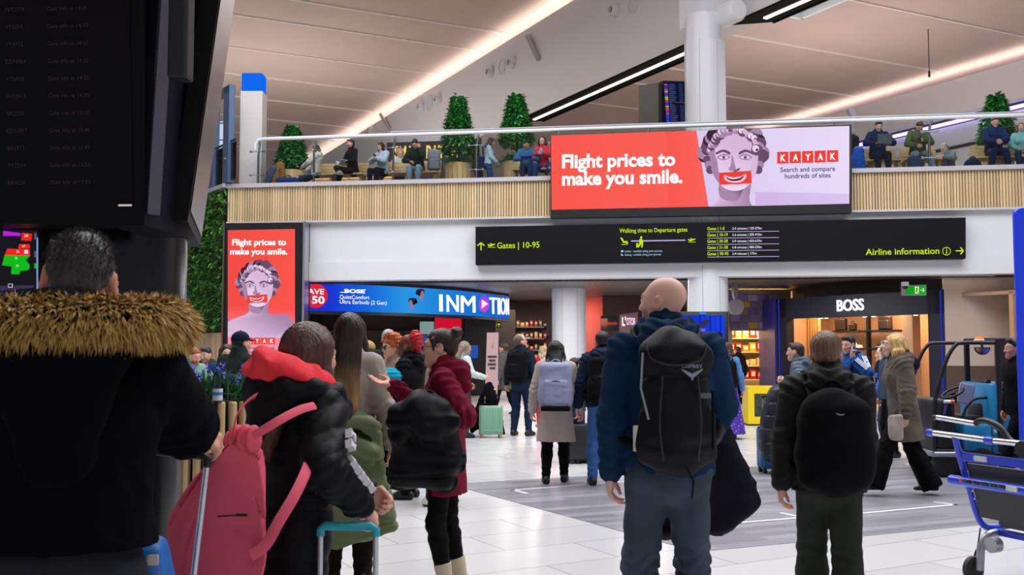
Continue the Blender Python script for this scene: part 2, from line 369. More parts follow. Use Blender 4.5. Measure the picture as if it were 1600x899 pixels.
class Person:
    def __init__(s, label, x, D, H=1.72, rz=0., z0=0., sex='m', w=None, skin='fair', h=.009, group=None, pel=(0, 0, .93), lean=2., side=0., twist=0.,
                 lw=(-.30, .03, .80), rw=(.30, .03, .80), lp=(-.4, -1, 0), rp=(.4, -1, 0), lf=(-.1, .0, .085), rf=(.1, .0, .085), lk=(-.1, 1, 0), rk=(.1, 1, 0),
                 lt=8., rt=-8., hy=0., hp=0., hr=0., lcurl=.45, rcurl=.45, lthumb=None, rthumb=None, lhd=None, rhd=None, name='person', belly=0., beard=None, brow='#3a2a20', lips='#b5675c', head=1.0):
        s.H = H; k = s.k = H/1.75; s.rz = math.radians(rz); s.h = h; s.female = sex == 'f'; s.D = D; s.belly = belly
        s.w = (w if w else (.90 if s.female else 1.0))*k
        s.loc = np.array([gx(x, D), D, z0]); s.root = thing(name, label, 'person', s.loc, s.rz, group)
        s.k_head = (.55+.45*k)*head; s.skin = SKIN.get(skin, skin); s.brow = brow; s.lips = lips; s.beard = beard
        V = lambda *a: np.array(a, float)*k
        s.pel = V(*pel); s.R = rotz(math.radians(twist))@rotx(-math.radians(lean))@roty(math.radians(side)); R = s.R
        s.sp = lambda x, y, z: s.pel+R@(np.array([x*s.w/k*k, y*k, z*k]))       # torso frame
        s.nb = s.sp(0, -.012, .545); sw = .166
        s.sh = [s.sp(-sw, -.015, .472), s.sp(sw, -.015, .472)]
        Rp = rotz(math.radians(twist*.3)); s.hip = [s.pel+Rp@V(-.078, 0, -.03), s.pel+Rp@V(.078, 0, -.03)]
        s.el = []; s.wr = []; s.kn = []; s.an = []; s.hd = []; s.th = []
        for i, (t, p) in enumerate(((lw, lp), (rw, rp))):
            e, c = ik(s.sh[i], s.local(t), .285*k, .255*k, p); s.el.append(e); s.wr.append(c)
        for i, (t, p) in enumerate(((lf, lk), (rf, rk))):
            e, c = ik(s.hip[i], s.local(t), .415*k, .41*k, p); s.kn.append(e); s.an.append(c)
        s.toe = [np.array([-math.sin(math.radians(a)), math.cos(math.radians(a)), 0.]) for a in (lt, rt)]
        for i, (hd, th) in enumerate(((lhd, lthumb), (rhd, rthumb))):
            d = unit(s.wr[i]-s.el[i]); d = unit(hd) if hd is not None else d; s.hd.append(d)
            if th is None: th = (0, 1, .2) if abs(d[2]) > .7 else (0, 0, 1)
            t = np.asarray(th, float); t = unit(t-d*(t@d)); s.th.append(t)
        s.curl = [lcurl, rcurl]; s.hr = [math.radians(v) for v in (hy, hp, hr)]
        s.Rh = rotz(s.hr[0])@rotx(-s.hr[1])@roty(s.hr[2])
        s.hc = s.nb+R@V(0, .012, .02)+s.Rh@np.array([0, .018, .112])*s.k_head
        s.fwd = R@np.array([0, 1., 0]); s.up = R@np.array([0, 0, 1.]); s.rt = R@np.array([1., 0, 0])
        s.hands = []
        s._body()
    def local(s, t):
        if len(t) == 4: return rotz(-s.rz)@(at(t[1], t[2], s.D+t[3])-s.loc)
        return np.array(t, float)*s.k
    def hx(s, x, y, z): return s.hc+s.Rh@(np.array([x, y, z])*s.k_head)
    def _hand(s, S, i):
        k = .5+.5*s.k; wv, d, t = s.wr[i], s.hd[i], s.th[i]; n = np.cross(t, d) if i else np.cross(d, t); c = s.curl[i]   # n: palm side
        n = unit(n); q = lambda a, b, e: wv+(d*a+t*b+n*e)*k
        S.cone(q(-.02, 0, 0), q(.035, 0, 0), .026*k, .030*k, .02, (n, .72)); S.cone(q(.03, .012, 0), q(.085, .018, 0), .026*k, .020*k, .02, (n, .6)); S.cone(q(.03, -.012, 0), q(.08, -.022, 0), .026*k, .018*k, .02, (n, .6))
        for j, (b, L, r) in enumerate(((.030, .074, .0095), (.010, .084, .0098), (-.011, .078, .0094), (-.030, .060, .0085))):
            p = q(.086-.004*abs(j-1), b, .002); a = .15; fr = [p]
            for m, f in enumerate((.44, .32, .26)):
                a += c*(1.0, 1.25, .8)[m]*1.15; p = p+(d*math.cos(a)+n*math.sin(a)+t*b*.5*(1-c))*L*f*k; fr.append(p)
            for m in range(3): S.cone(fr[m], fr[m+1], r*k*(1-.08*m), r*k*(.92-.08*m), .004)
        p = q(.025, .022, .006); p1 = p+(d*.55+t*.75+n*.35)*.040*k; p2 = p1+unit(d*.9+t*(.35-.5*c)+n*(.2+.8*c))*.032*k; p3 = p2+unit(d*1.-t*.5*c+n*(.1+.9*c))*.026*k
        S.cone(p, p1, .016*k, .0125*k, .012); S.cone(p1, p2, .012*k, .0105*k, .006); S.cone(p2, p3, .0105*k, .0085*k, .004)
        s.grip = getattr(s, 'grip', {}); s.grip[i] = q(.085, 0, .022)
    def _head(s, S):
        k = s.k_head; X = s.hx; R = s.Rh
        S.ball(X(0, -.014, .032), np.array([.073, .095, .083])*k, R, .02)
        S.cone(X(0, .030, .0), X(0, .045, -.06), .062*k, .046*k, .03); S.cone(X(0, .02, -.055), X(0, .062, -.093), .046*k, .024*k, .03)
        for e in (-1, 1):
            S.cone(X(.055*e, .01, -.02), X(.045*e, .02, -.07), .018*k, .02*k, .03)
            S.ball(X(.037*e, .066, -.022), .023*k, None, .025)
            S.ball(X(.033*e, .103, .006), np.array([.017, .016, .012])*k, R, .012, 's')
        S.cone(X(-.038, .078, .026), X(.038, .078, .026), .011*k, .011*k, .018)
        S.cone(X(0, .088, .018), X(0, .110, -.028), .008*k, .0115*k, .012)
        for e in (-1, 1): S.ball(X(.011*e, .099, -.032), .0085*k, None, .008)
        S.cone(X(-.017, .087, -.056), X(.017, .087, -.056), .0062*k, .0062*k, .008); S.cone(X(-.014, .087, -.067), X(.014, .087, -.067), .007*k, .007*k, .008)
        S.cone(X(-.016, .099, -.0615), X(.016, .099, -.0615), .002*k, .002*k, .006, None, 's')
        S.ball(X(0, .078, -.095), .018*k, None, .02)
        for e in (-1, 1):
            Re = R@rotz(-e*.45)@rotx(.2)
            S.ball(X(.079*e, -.012, -.004), np.array([.010, .021, .034])*k, Re, .008); S.ball(X(.074*e, -.004, -.018), .012*k, None, .012)
            S.ball(X(.089*e, -.006, .0), np.array([.006, .011, .018])*k, Re, .006, 's')
        S.cone(s.nb-s.up*.05, X(0, -.022, -.04), .058*k, .054*k, .025)
    def _body(s):
        k, w, h = s.k, s.w, s.h; pts = [s.pel, s.nb, *s.sh, *s.el, *s.wr, *s.kn, *s.an, *[a+t*.2 for a, t in zip(s.an, s.toe)], *[a+d*.16 for a, d in zip(s.wr, s.hd)], s.hc+np.array([.13]*3), s.hc-np.array([.13]*3)]
        P = np.array(pts); lo, hi = P.min(0)-.13, P.max(0)+.13; lo[2] = max(lo[2], -.02); S = Sdf(lo, hi, h); f = s.fwd
        S.cone(s.sp(0, 0, -.02), s.sp(0, 0, .14), .145*w, .130*w, .03, (f, .66)); S.cone(s.sp(0, 0, .14), s.sp(0, .0, .36), .130*w, .150*w, .03, (f, .68))
        S.cone(s.sp(0, 0, .36), s.sp(0, -.01, .50), .150*w, .075*w, .03, (f, .7)); S.cone(s.sh[0], s.sh[1], .042*k, .042*k, .03)
        for i in (0, 1):
            S.cone(s.sh[i], s.el[i], .050*k, .038*k, .03); S.cone(s.el[i], s.el[i]+(s.wr[i]-s.el[i])*.3, .039*k, .040*k, .02); S.cone(s.el[i]+(s.wr[i]-s.el[i])*.3, s.wr[i], .040*k, .026*k, .02)
            S.cone(s.hip[i], s.kn[i], .072*k, .048*k, .03); S.cone(s.kn[i], s.kn[i]+(s.an[i]-s.kn[i])*.35, .048*k, .052*k, .02); S.cone(s.kn[i]+(s.an[i]-s.kn[i])*.35, s.an[i], .052*k, .033*k, .02)
            a = s.an[i]; S.cone(a-np.array([0, 0, .045*k]), a+s.toe[i]*.13*k-np.array([0, 0, .055*k]), .032*k, .026*k, .02)
            s._hand(S, i)
        s._head(S); V, F = S.mesh(); o = add_mesh('body', V, F, skin_mat(s.skin), s.root, True)
        # natural colouring of the skin: lips, brows, ears, stubble
        q = ((V-s.hc)@s.Rh)/s.k_head; c = np.tile(np.array(lin(s.skin)), (len(V), 1))
        def mix(col, wt): c[:] = c*(1-wt[:, None])+np.array(lin(col))*wt[:, None]
        ell = lambda cx, cy, cz, rx, ry, rz: np.clip(1.6-1.6*(((q[:, 0]-cx)/rx)**2+((q[:, 1]-cy)/ry)**2+((q[:, 2]-cz)/rz)**2), 0, 1)
        if s.beard: mix(s.beard[0], np.clip(ell(0, .06, -.075, .085, .085, .062), 0, s.beard[1]))
        mix(s.lips, ell(0, .095, -.0615, .026, .022, .0125)*.8)
        for e in (-1, 1): mix(s.brow, ell(.034*e, .088, .031, .024, .03, .0075)*.85); mix('#c87a66', ell(.085*e, -.01, -.005, .03, .03, .04)*.35)
        at_ = o.data.color_attributes.new('col', 'FLOAT_COLOR', 'POINT'); at_.data.foreach_set('color', np.clip(c, 0, 1).astype(np.float32).ravel())
        s.body = o
    def eyes(s, iris='#3a2618'):
        for e in (-1, 1):
            mb = MB(); r = .0125*s.k_head; Rr = s.Rh@rotx(-math.pi/2)
            prof = [(r*math.sin(a), -r*math.cos(a)) for a in np.linspace(.01, math.pi-.6, 9)]; mb.lathe(prof, s.hx(.033*e, .081, .006), 12, Rr); 
            mb.m(1).lathe([(r*math.sin(a)*1.01, -r*math.cos(a)*1.01) for a in np.linspace(math.pi-.62, math.pi-.02, 4)], s.hx(.033*e, .081, .006), 12, Rr)
            mb.build('eye', [mat('eye_white', '#d8d2cc', .25), mat('iris'+iris, iris, .15)], s.root, 60)
        return s
    def _grid(s, pts, pad, h=None):
        P = np.array(pts); return Sdf(P.min(0)-pad, P.max(0)+pad, h or max(s.h, .009))
    # ---- clothing -----------------------------------------------------------------
    def top(s, m, t=.02, hem=-.06, sleeve=1., flare=0., quilt=0., fold=.006, hood=None, collar=True, name='jacket', cuff=None, vneck=False, gap=None, h=None, hoodm=None, lead=(1, 1)):
        k, w = s.k, s.w; f = s.fwd; pts = [s.sp(0, 0, hem), s.nb+s.up*.1, *s.sh, *s.el, *s.wr]
        S = s._grid(pts, .22+flare, h); q = .70; b = s.belly
        S.cone(s.sp(0, b*.3, min(hem-.08, -.08)), s.sp(0, b*.3, .02), (.160+(.012 if hem < -.1 else 0))*w+flare+t, .158*w+t, .03, (f, q+.03))
        S.cone(s.sp(0, b*.4, .02), s.sp(0, b*.4, .16), .158*w+t+b*.5, .146*w+t+b*.5, .04, (f, q+b)); S.cone(s.sp(0, b*.3, .16), s.sp(0, 0, .37), .146*w+t+b*.3, .162*w+t, .04, (f, q))
        S.cone(s.sp(0, 0, .37), s.sp(0, -.012, .51), .162*w+t, .075*w+t, .04, (f, .72)); S.cone(s.sh[0], s.sh[1], .044*k+t*.9, .044*k+t*.9, .04)
        if s.female:
            for e in (-1, 1): S.ball(s.sp(.075*e, .075, .33), .062*k+t*.6, None, .05)
        S.cut(s.sp(0, 0, hem), -s.up)
        S.cone(s.nb-s.up*.05, s.nb+s.up*(.035 if collar else .0), .072*k+t*.9, .060*k+t*(.9 if collar else .2), .02)
        if quilt:
            Rt = s.R.T; p0 = s.pel
            S.disp(lambda x, y, z: -quilt*(1-np.abs(np.sin(((np.stack([x, y, z], -1)-p0)@s.up)*math.pi/.085))**.5))
        A = S.G.copy()
        for i in (0, 1):
            if sleeve <= 0: continue
            wv = s.el[i]+(s.wr[i]-s.el[i])*min(1, sleeve)*.93 if sleeve > .5 else None
            if wv is not None:
                r1 = .048*k+t*1.0; S.cone(s.sh[i], s.el[i], .054*k+t, .047*k+t, .025); S.cone(s.el[i], wv, .047*k+t, .034*k+t*.7, .02)
                if cuff: S.cone(wv-unit(s.wr[i]-s.el[i])*.02, wv+unit(s.wr[i]-s.el[i])*.012, .036*k+t*.5, .036*k+t*.5, .006)
            else: S.cone(s.sh[i], s.sh[i]+(s.el[i]-s.sh[i])*.75, .062*k+t, .056*k+t, .03)
        if quilt:
            for i in (0, 1):
                a, bb = s.sh[i], s.wr[i]; u = unit(bb-a)
                new = S.G < A-1e-4; ix = np.nonzero(new & (np.abs(S.G) < .03)); 
                S.G[ix] += quilt*(1-np.abs(np.sin((np.stack([S.ax[j][ix[j]] for j in range(3)], -1)-a)@u*math.pi/.085))**.5)
        if fold:
            S.disp(wrinkle(fold*.55, 34, 3, (1, 1, 1.2)))
            for i in (0, 1):    # bunching above the elbow and cuff
                a, u = s.el[i], unit(s.wr[i]-s.el[i])
                def fn(x, y, z, a=a, u=u):
                    d = np.stack([x, y, z], -1)-a; t_ = d@u; rr = np.linalg.norm(d-t_[..., None]*u, axis=-1)
                    return np.where(rr < .12, fold*.8*np.sin(t_*110+rr*30+3*np.sin(x*30))*np.exp(-(np.minimum(np.abs(t_), np.abs(t_-.2))/.09)**2), 0)
                S.disp(fn)
        if hood: s._hood(S, t, hood)
        o = S.build(name, m, s.root); s.t = t; s.topo = o
        return s
    def _hood(s, S, t, sc=1.):
        c = lambda x, y, z: s.nb+s.R@(np.array([x, y, z])*s.k*sc)
        ring = [c(-.06, .075, -.04), c(-.086, .02, .012), c(-.084, -.05, .018), c(-.05, -.095, .005), c(0, -.11, -.01), c(.05, -.095, .005), c(.084, -.05, .018), c(.086, .02, .012), c(.06, .075, -.04)]
        rs = [.028, .032, .036, .044, .052, .044, .036, .032, .028]
        for i in range(8): S.cone(ring[i], ring[i+1], rs[i]*s.k*sc, rs[i+1]*s.k*sc, .02)
        S.cone(c(-.04, -.12, -.02), c(0, -.155, -.13), .055*s.k*sc, .03*s.k*sc, .05, (s.fwd, .7)); S.cone(c(.04, -.12, -.02), c(0, -.155, -.13), .055*s.k*sc, .03*s.k*sc, .05, (s.fwd, .7))
        S.cone(c(-.06, -.11, -.03), c(.06, -.11, -.03), .05*s.k*sc, .05*s.k*sc, .03)
        S.disp(lambda x, y, z: np.where(z > s.nb[2]-.12*s.k, .005*np.sin(z*95-np.abs(x-s.nb[0])*70+y*30), 0))
    def bottom(s, m, t=.012, flare=0., name='trousers', fold=.005, rise=.1, end=0.):
        k, w = s.k, s.w; S = s._grid([s.sp(0, 0, rise+.02), *s.hip, *s.kn, *s.an], .2)
        S.cone(s.sp(0, 0, .0), s.sp(0, 0, rise), .148*w+t, .135*w+t, .03, (s.fwd, .70)); S.ball(s.sp(0, -.03, -.05), np.array([.15*w, .10*k, .10*k])+t, s.R, .03)
        S.cut(s.sp(0, 0, rise), s.up)
        for i in (0, 1):
            S.cone(s.hip[i], s.kn[i], .078*k+t, .056*k+t, .035); a = s.an[i]+(s.kn[i]-s.an[i])*end
            m1 = s.kn[i]+(a-s.kn[i])*.35; S.cone(s.kn[i], m1, .056*k+t, .058*k+t+flare*.3, .02); S.cone(m1, a+np.array([0, 0, -.015*k]), .058*k+t+flare*.3, .038*k+t+flare, .02)
            d_ = unit(a-s.kn[i]); rr = (.038*k+t+flare)*1.3; S.cone(a+d_*(rr+.012), a+d_*(rr+.2), rr, rr, 0, None, 's')
        if fold:
            S.disp(wrinkle(fold*.6, 30, 7, (1, 1, 1)))
            for i in (0, 1):
                for c, wd in ((s.kn[i], .1), (s.an[i]+np.array([0, 0, .06]), .08)):
                    S.disp(lambda x, y, z, c=c, wd=wd: fold*1.2*np.sin((z-c[2])*95+4*np.sin(x*25+y*20))*np.exp(-((x-c[0])**2+(y-c[1])**2+(z-c[2])**2)/wd**2))
        S.build(name, m, s.root); return s
    def skirt(s, m, hem=.45, t=.02, flare=.08, name='skirt', top_=.1, fold=.01):
        k, w = s.k, s.w; p = s.sp(0, 0, top_); b = np.array([s.pel[0], s.pel[1], hem*k]); S = s._grid([p, b, *s.hip], .3)
        S.cone(p, s.sp(0, -.01, -.05), .14*w+t, .165*w+t, .03, (s.fwd, .75)); S.cone(s.sp(0, -.01, -.05), b-np.array([0, 0, .08]), .165*w+t+.01, .165*w+t+flare+.02, .03, (s.fwd, .85))
        S.cut(b, (0, 0, -1)); S.cut(p, s.up)
        S.disp(lambda x, y, z: fold*np.sin(np.arctan2(y-b[1], x-b[0])*11)*np.clip((p[2]-z)/.5, 0, 1)); S.build(name, m, s.root); return s
    def shoes(s, m, boot=0., sole='#1c1a1a', heel=0., name='shoe'):
        k = s.k*(1.0 if not s.female else .93)
        for i in (0, 1):
            a, t = s.an[i], s.toe[i]; z0 = a[2]-.085*s.k
            # sole plane follows the foot
            b = a-np.array([0, 0, .05*k]); S = Sdf(np.minimum(a, a+t*.25)-.13-np.array([0, 0, .0]), np.maximum(a, a+t*.25)+.13+np.array([0, 0, boot]), .007)
            g = np.array([0, 0, z0]); hl = np.array([a[0], a[1], z0+.036*k])-t*.045*k; to = np.array([a[0], a[1], z0+.030*k])+t*.155*k
            S.cone(hl, to, .040*k, .037*k, .02, ((0, 0, 1), .95)); S.cone(hl+np.array([0, 0, .02]), a+t*.03*k, .04*k, .042*k, .03); S.cone(a+t*.02*k, to, .045*k, .034*k, .03, ((0, 0, 1), .9))
            top = a+(s.kn[i]-a)*(.06 if not boot else boot/np.linalg.norm(s.kn[i]-a)); S.cone(a, top, .046*k, (.05 if not boot else .062)*k, .02)
            S.cut(top, unit(s.kn[i]-a)); S.cut((0, 0, z0+.018), (0, 0, -1)); o = S.build(name, m, s.root)
            S2 = Sdf(np.minimum(hl, to)-.08, np.maximum(hl, to)+.08, .007); S2.cone(hl, to, .044*k, .041*k, .01, ((0, 0, 1), 1.)); S2.cut((0, 0, z0+.024), (0, 0, 1)); S2.cut((0, 0, z0), (0, 0, -1))
            S2.build('sole', mat('sole', sole, .7), o)
        return s
    # ---- hair and headgear ----------------------------------------------------------
    def hair(s, style, m, L=.3, vol=1., curl=0., name='hair', part=0.):
        k = s.k_head; X = s.hx; R = s.Rh; ext = [s.hx(*v) for v in ((.14, .14, .16), (-.14, -.16, -.14), (.0, -.22, 0))]
        if style == 'long': ext += [s.hc-np.array([0, 0, L+.06])+s.R@np.array([e*.16, -.1, 0]) for e in (-1, 1)]
        S = s._grid(ext, .06, .006 if s.D < 8 else .008)
        if style == 'curly':
            for q in range(46):
                rg = random.Random(q*7+3); th = rg.uniform(0, 6.28); ph = rg.uniform(-.55, 1.5)
                if math.cos(ph)*math.sin(th) > .45 and ph < .75: continue
                S.ball(X(.094*math.cos(ph)*math.cos(th)*vol, -.022+.105*math.cos(ph)*math.sin(th)*vol, .03+.10*math.sin(ph)*vol), rg.uniform(.028, .040)*k, None, .01)
            S.ball(X(0, -.022, .034), np.array([.092, .108, .098])*k, R, .02)
            S.ball(X(0, .11, -.03), np.array([.07, .07, .085])*k, R, .02, 's')
            S.disp(wrinkle(.007, 120, 5)); return S.build(name, m, s.root)
        S.ball(X(0, -.018, .036), np.array([.082*vol, .1*vol, .089*vol])*k, R, .01)
        nrm = R@unit([0, .165, -.160]); S.cut(X(0, .086, .084), nrm) if style != 'long' else S.cut(X(0, .084, .07), R@unit([0, .9, -.6]))
        if style in ('short', 'crop', 'bun'):
            for e in (-1, 1): S.ball(X(.084*e, -.004, -.012), np.array([.03, .030, .044])*k, R, .01, 's')
            S.cone(X(-.03, -.078, -.02), X(-.028, -.060, -.055), .028*k, .02*k, .02); S.cone(X(.03, -.078, -.02), X(.028, -.060, -.055), .028*k, .02*k, .02); S.cone(X(0, -.082, -.01), X(0, -.064, -.06), .03*k, .022*k, .03)
            if style == 'short': S.cone(X(-.035, .062, .098), X(.035, .066, .100), .018*k, .018*k, .03)
        if style == 'bun':
            S.ball(X(part, -.105, .085), np.array([.050, .042, .045])*k, R, .012); S.ball(X(part+.02, -.12, .10), .028*k, None, .012)
            for e in (-1, 1): S.cone(X(.07*e, .035, .05), X(.075*e, .03, -.015), .012*k, .006*k, .02)
        if style == 'long':
            bk = .11+(.045+getattr(s, 't', 0))*min(1, max(0, L-.08)/.12)
            d = lambda x, y, z: s.hc+s.R@(np.array([x, y, z])*k)
            for e in (-1, 1):
                S.cone(X(.055*e, -.01, .03), X(.072*e, .0, -.08), .046*k, .042*k, .03); S.cone(X(.072*e, .0, -.08), d(.088*e, -.04-(bk-.11)*.6*min(1, L/.2), -L*.92), .042*k, .034*k, .03, (s.fwd, .7))
                S.cone(X(.04*e, -.07, .0), d(.045*e, -bk, -L), .05*k, .030*k, .03, (s.fwd, .7))
            S.cone(X(0, -.07, .0), d(0, -bk-.01, -L*1.05), .06*k, .034*k, .04, (s.fwd, .7)); S.ball(X(0, .098, -.045), np.array([.058, .085, .12])*k, R, .015, 's')
            S.disp(lambda x, y, z: .02*np.clip(((s.hc[2]-z)/L-.55)/.45, 0, 1)*np.sin((x-s.hc[0])*55+1.3*np.sin(z*9)))
        hx_, hy_ = s.hc[0], s.hc[1]; a = 7 if style in ('short', 'crop') else 1
        S.disp(lambda x, y, z: (.0016 if s.D < 8 else .0015)*np.sin(np.arctan2(y-hy_, x-hx_)*(64 if style == 'long' else 40)+(3 if style == 'long' else 5)*np.sin(z*(14 if style == 'long' else 60))+a*np.sin(x*40)))
        return S.build(name, m, s.root)
    def cap(s, m, name='cap', bill=True):
        k = s.k_head; X = s.hx; R = s.Rh; S = s._grid([X(.13, .22, .16), X(-.13, -.14, -.05)], .05, .006)
        S.ball(X(0, -.016, .045), np.array([.088, .106, .092])*k, R, .01); S.cut(X(0, 0, .035), R@unit([0, .12, -1]))
        if bill: S.cone(X(0, .07, .042), X(0, .135, .034), .070*k, .055*k, .012, (R@np.array([0, -.1, 1.]), .13))
        o = S.build(name, m, s.root); mb = MB(); mb.lathe([(.009, 0), (.007, .006), (.001, .009)], X(0, -.016, .137), 10); mb.build('button', m, o); return s
    def glasses(s, m):
        X = s.hx; mb = MB()
        for e in (-1, 1):
            c = [X(.034*e+.024*math.cos(a), .104, .004+.020*math.sin(a)) for a in np.linspace(0, 6.283, 17)]; mb.tube(c, .0022, 6)
            mb.tube([X(.058*e, .10, .01), X(.074*e, .05, .01), X(.083*e, -.015, .012)], .002, 6)
        mb.tube([X(-.011, .105, .008), X(.011, .105, .008)], .002, 6); mb.build('glasses', m, s.root, True); return s
    # ---- things worn or held: separate objects in the same frame ------------------------
    def prop(s, name, label, cat, group=None): return thing(name, label, cat, s.loc, s.rz, group)
    def backpack(s, label, m, sw=.30, sh=.46, dp=.16, top=.47, off=(0, 0), tilt=6., group=None, trim=None, pocket=True, straps=(1, 1), h=None, style='box'):
        k = s.k; t = s.prop('backpack', label, 'backpack', group); R = s.R@rotx(math.radians(-tilt)); th = s.t
        yb = -(.162*s.w*.70+th)*1.0-.004
        c = s.pel+s.R@np.array([off[0]*k, (-.01+off[1])*k+yb-dp*.45, top*k-sh*.5])
        h = h or max(s.h, .008); g = Sdf(c-max(sw, sh)*.7-.05, c+max(sw, sh)*.7+.05, h); B = lambda x, y, z: c+R@np.array([x, y, z])
        if style == 'box': g.box(c, (sw/2, dp/2, sh/2), min(sw, dp, sh)*.40, R, .01); g.ball(B(0, -.01, -sh*.17), (sw*.53, dp*.58, sh*.36), R, .05)
        elif style == 'round': g.box(B(0, 0, -sh*.04), (sw*.47, dp*.45, sh*.42), dp*.44, R, .02); g.ball(B(0, 0, -sh*.14), (sw*.53, dp*.60, sh*.40), R, .06); g.ball(B(0, 0, sh*.20), (sw*.42, dp*.5, sh*.30), R, .06)
        else:
            g.cone(B(0, 0, sh*.22), B(0, 0, -sh*.30), sw*.46, sw*.455, .04, (R@np.array([0, 1., 0]), .62)); g.ball(B(0, -.015, -sh*.36), (sw*.46, dp*.5, sh*.14), R, .05)
            g.ball(B(0, -.02, sh*.33), (sw*.51, dp*.58, sh*.20), R, .02); g.cone(B(-sw*.36, -.03, sh*.30), B(sw*.36, -.03, sh*.30), .045, .045, .03)
            for e in (-1, 1): g.cone(B(e*sw*.43, -.01, -sh*.10), B(e*sw*.43, -.01, -sh*.36), .03, .036, .03)
            g.disp(lambda x, y, z: -.010*np.exp(-(((np.stack([x-c[0], y-c[1], z-c[2]], -1)@R[:, 2])-sh*.17)/.010)**2)); g.disp(wrinkle(.006, 26, 9))
        g.disp(wrinkle(.005, 22, 4)); g.build('main_compartment', m, t)
        if pocket and style == 'box':
            g = Sdf(c-max(sw, sh)*.7-.08, c+max(sw, sh)*.7+.08, h); g.box(B(0, -dp*.47, -sh*.16), (sw*.38, dp*.17, sh*.27), .035, R, .01); g.disp(wrinkle(.003, 30, 5)); g.build('front_pocket', m, t)
            mb = MB(); mb.tube([B(sw*.30*math.cos(a), -dp*.635+.028*abs(math.cos(a))**2, -sh*.06+sh*.14*math.sin(a)) for a in np.linspace(.15, math.pi-.15, 12)], .004, 6); mb.build('zip', trim or mat('zip', '#15161a', .4), t)
            mb = MB(); mb.tube([B(sw*.44*math.cos(a), -dp*.30, sh*.24+sh*.22*math.sin(a)) for a in np.linspace(.0, math.pi, 14)], .005, 6); mb.build('top_zip', trim or mat('zip', '#15161a', .4), t)
        mb = MB(); mb.tube([B(.05*math.cos(a), -.01+dp*.3, sh*.47+.05*math.sin(a)) for a in np.linspace(0, math.pi, 10)], .009, 6, flat=(1, .6)); mb.build('handle', m, t)
        for e, on in zip((-1, 1), straps):
            if not on: continue
            r = .046*k+th; r2 = .165*s.w*.71+th
            P = [B(e*sw*.26, dp*.4, sh*.42), s.sp(e*.105, -.05, .47)+s.up*(r-.01), s.sp(e*.115, .0, .49)+s.up*(r+.004), s.sp(e*.115, .055, .455)+s.up*(r*.55)+s.fwd*(r*.5), s.sp(e*.115, .0, .36)+s.fwd*(r2+.004), s.sp(e*.125, .0, .26)+s.fwd*(r2-.014), s.sp(e*.15, .0, .19)+s.fwd*(r2*.62)+s.rt*e*.015, s.sp(e*.172, -.03, .13)+s.rt*e*(th+.008), B(e*sw*.42, dp*.4, -sh*.38)]
            mb = MB(); mb.tube(catmull(P, 4), .026*k, 8, flat=(1, .32)); mb.build('strap', m, t, True)
        return t, B
def catmull(P, n=4):
    P = [np.asarray(p, float) for p in P]; out = []
    for i in range(len(P)-1):
        p0, p1, p2, p3 = P[max(i-1, 0)], P[i], P[i+1], P[min(i+2, len(P)-1)]
        for j in range(n):
            t = j/n; out.append(.5*((2*p1)+(-p0+p2)*t+(2*p0-5*p1+4*p2-p3)*t*t+(-p0+3*p1-3*p2+p3)*t**3))
    return out+[P[-1]]
SEAT = dict(pel=(0, 0, .50), lf=(-.11, .42, .085), rf=(.11, .42, .085), lean=6., lw=(-.12, .30, .62), rw=(.12, .30, .62), lp=(-1, -.6, -.2), rp=(1, -.6, -.2), lcurl=.6, rcurl=.6)
# ================================================================== THE PLACE
def screen_mat(s=1.0):
    key = ('scr', s)
    if key in _M: return _M[key]
    m = glow('#ffffff', s+.0001, 'screen_picture'); nt = m.node_tree; e = [n for n in nt.nodes if n.type == 'EMISSION'][0]
    a = nt.nodes.new('ShaderNodeVertexColor'); a.layer_name = 'col'; nt.links.new(a.outputs[0], e.inputs[0]); _M[key] = m; return m
class Pic:
    """a lit picture: flat coloured shapes with their own depth order, one mesh"""
    def __init__(s, f): s.f = f; s.V = []; s.F = []; s.C = []; s.z = .004
    def poly(s, pts, col, col2=None):
        """colour runs from col (first half of points) to col2"""
        pts = s.clipped(pts)
        if len(pts) < 3: return s
        b = len(s.V); n = len(pts); s.z += .0012
        for i, (x, y) in enumerate(pts): s.V.append(s.f(x, y, s.z)); s.C.append(lin(col2 if (col2 and i >= n//2) else col))
        s.F.append(tuple(range(b, b+n))); return s
    clip = None
    def clipped(s, pts):
        """keep only what lies on the screen (convex corner list s.clip)"""
        if not s.clip: return pts
        C = s.clip; n = len(C); ar = sum(C[i][0]*C[(i+1) % n][1]-C[(i+1) % n][0]*C[i][1] for i in range(n)); sg = 1 if ar > 0 else -1
        for i in range(n):
            a, b = C[i], C[(i+1) % n]; f = lambda p: sg*((b[0]-a[0])*(p[1]-a[1])-(b[1]-a[1])*(p[0]-a[0])); out = []
            for j in range(len(pts)):
                p, q = pts[j-1], pts[j]; fp, fq = f(p), f(q)
                if (fp >= 0) != (fq >= 0): t = fp/(fp-fq); out.append((p[0]+(q[0]-p[0])*t, p[1]+(q[1]-p[1])*t))
                if fq >= 0: out.append(q)
            pts = out
            if not pts: return []
        return pts
    def text(s, t, x0, x1, yb, yc, col, bold=0., y1=None):
        mb = MB(); s.z += .0012; s.f.text(mb, t, x0, x1, yb, yc, bold, s.z, 0, y1); b = len(s.V); s.V += mb.V; s.C += [lin(col)]*len(mb.V); s.F += [tuple(b+i for i in f) for f in mb.F]; return s
    def build(s, name, parent, strength=1.0):
        o = add_mesh(name, s.V, s.F, screen_mat(strength), parent); a = o.data.color_attributes.new('col', 'FLOAT_COLOR', 'POINT')
        a.data.foreach_set('color', np.array(s.C, np.float32).ravel()); return o
WHITE = mat('white_paint', '#e6e7ea', .5); BLACK = mat('black_metal', '#0d0c0f', .45); STEEL = mat('brushed_steel', '#b9bcc2', .3, 1.)
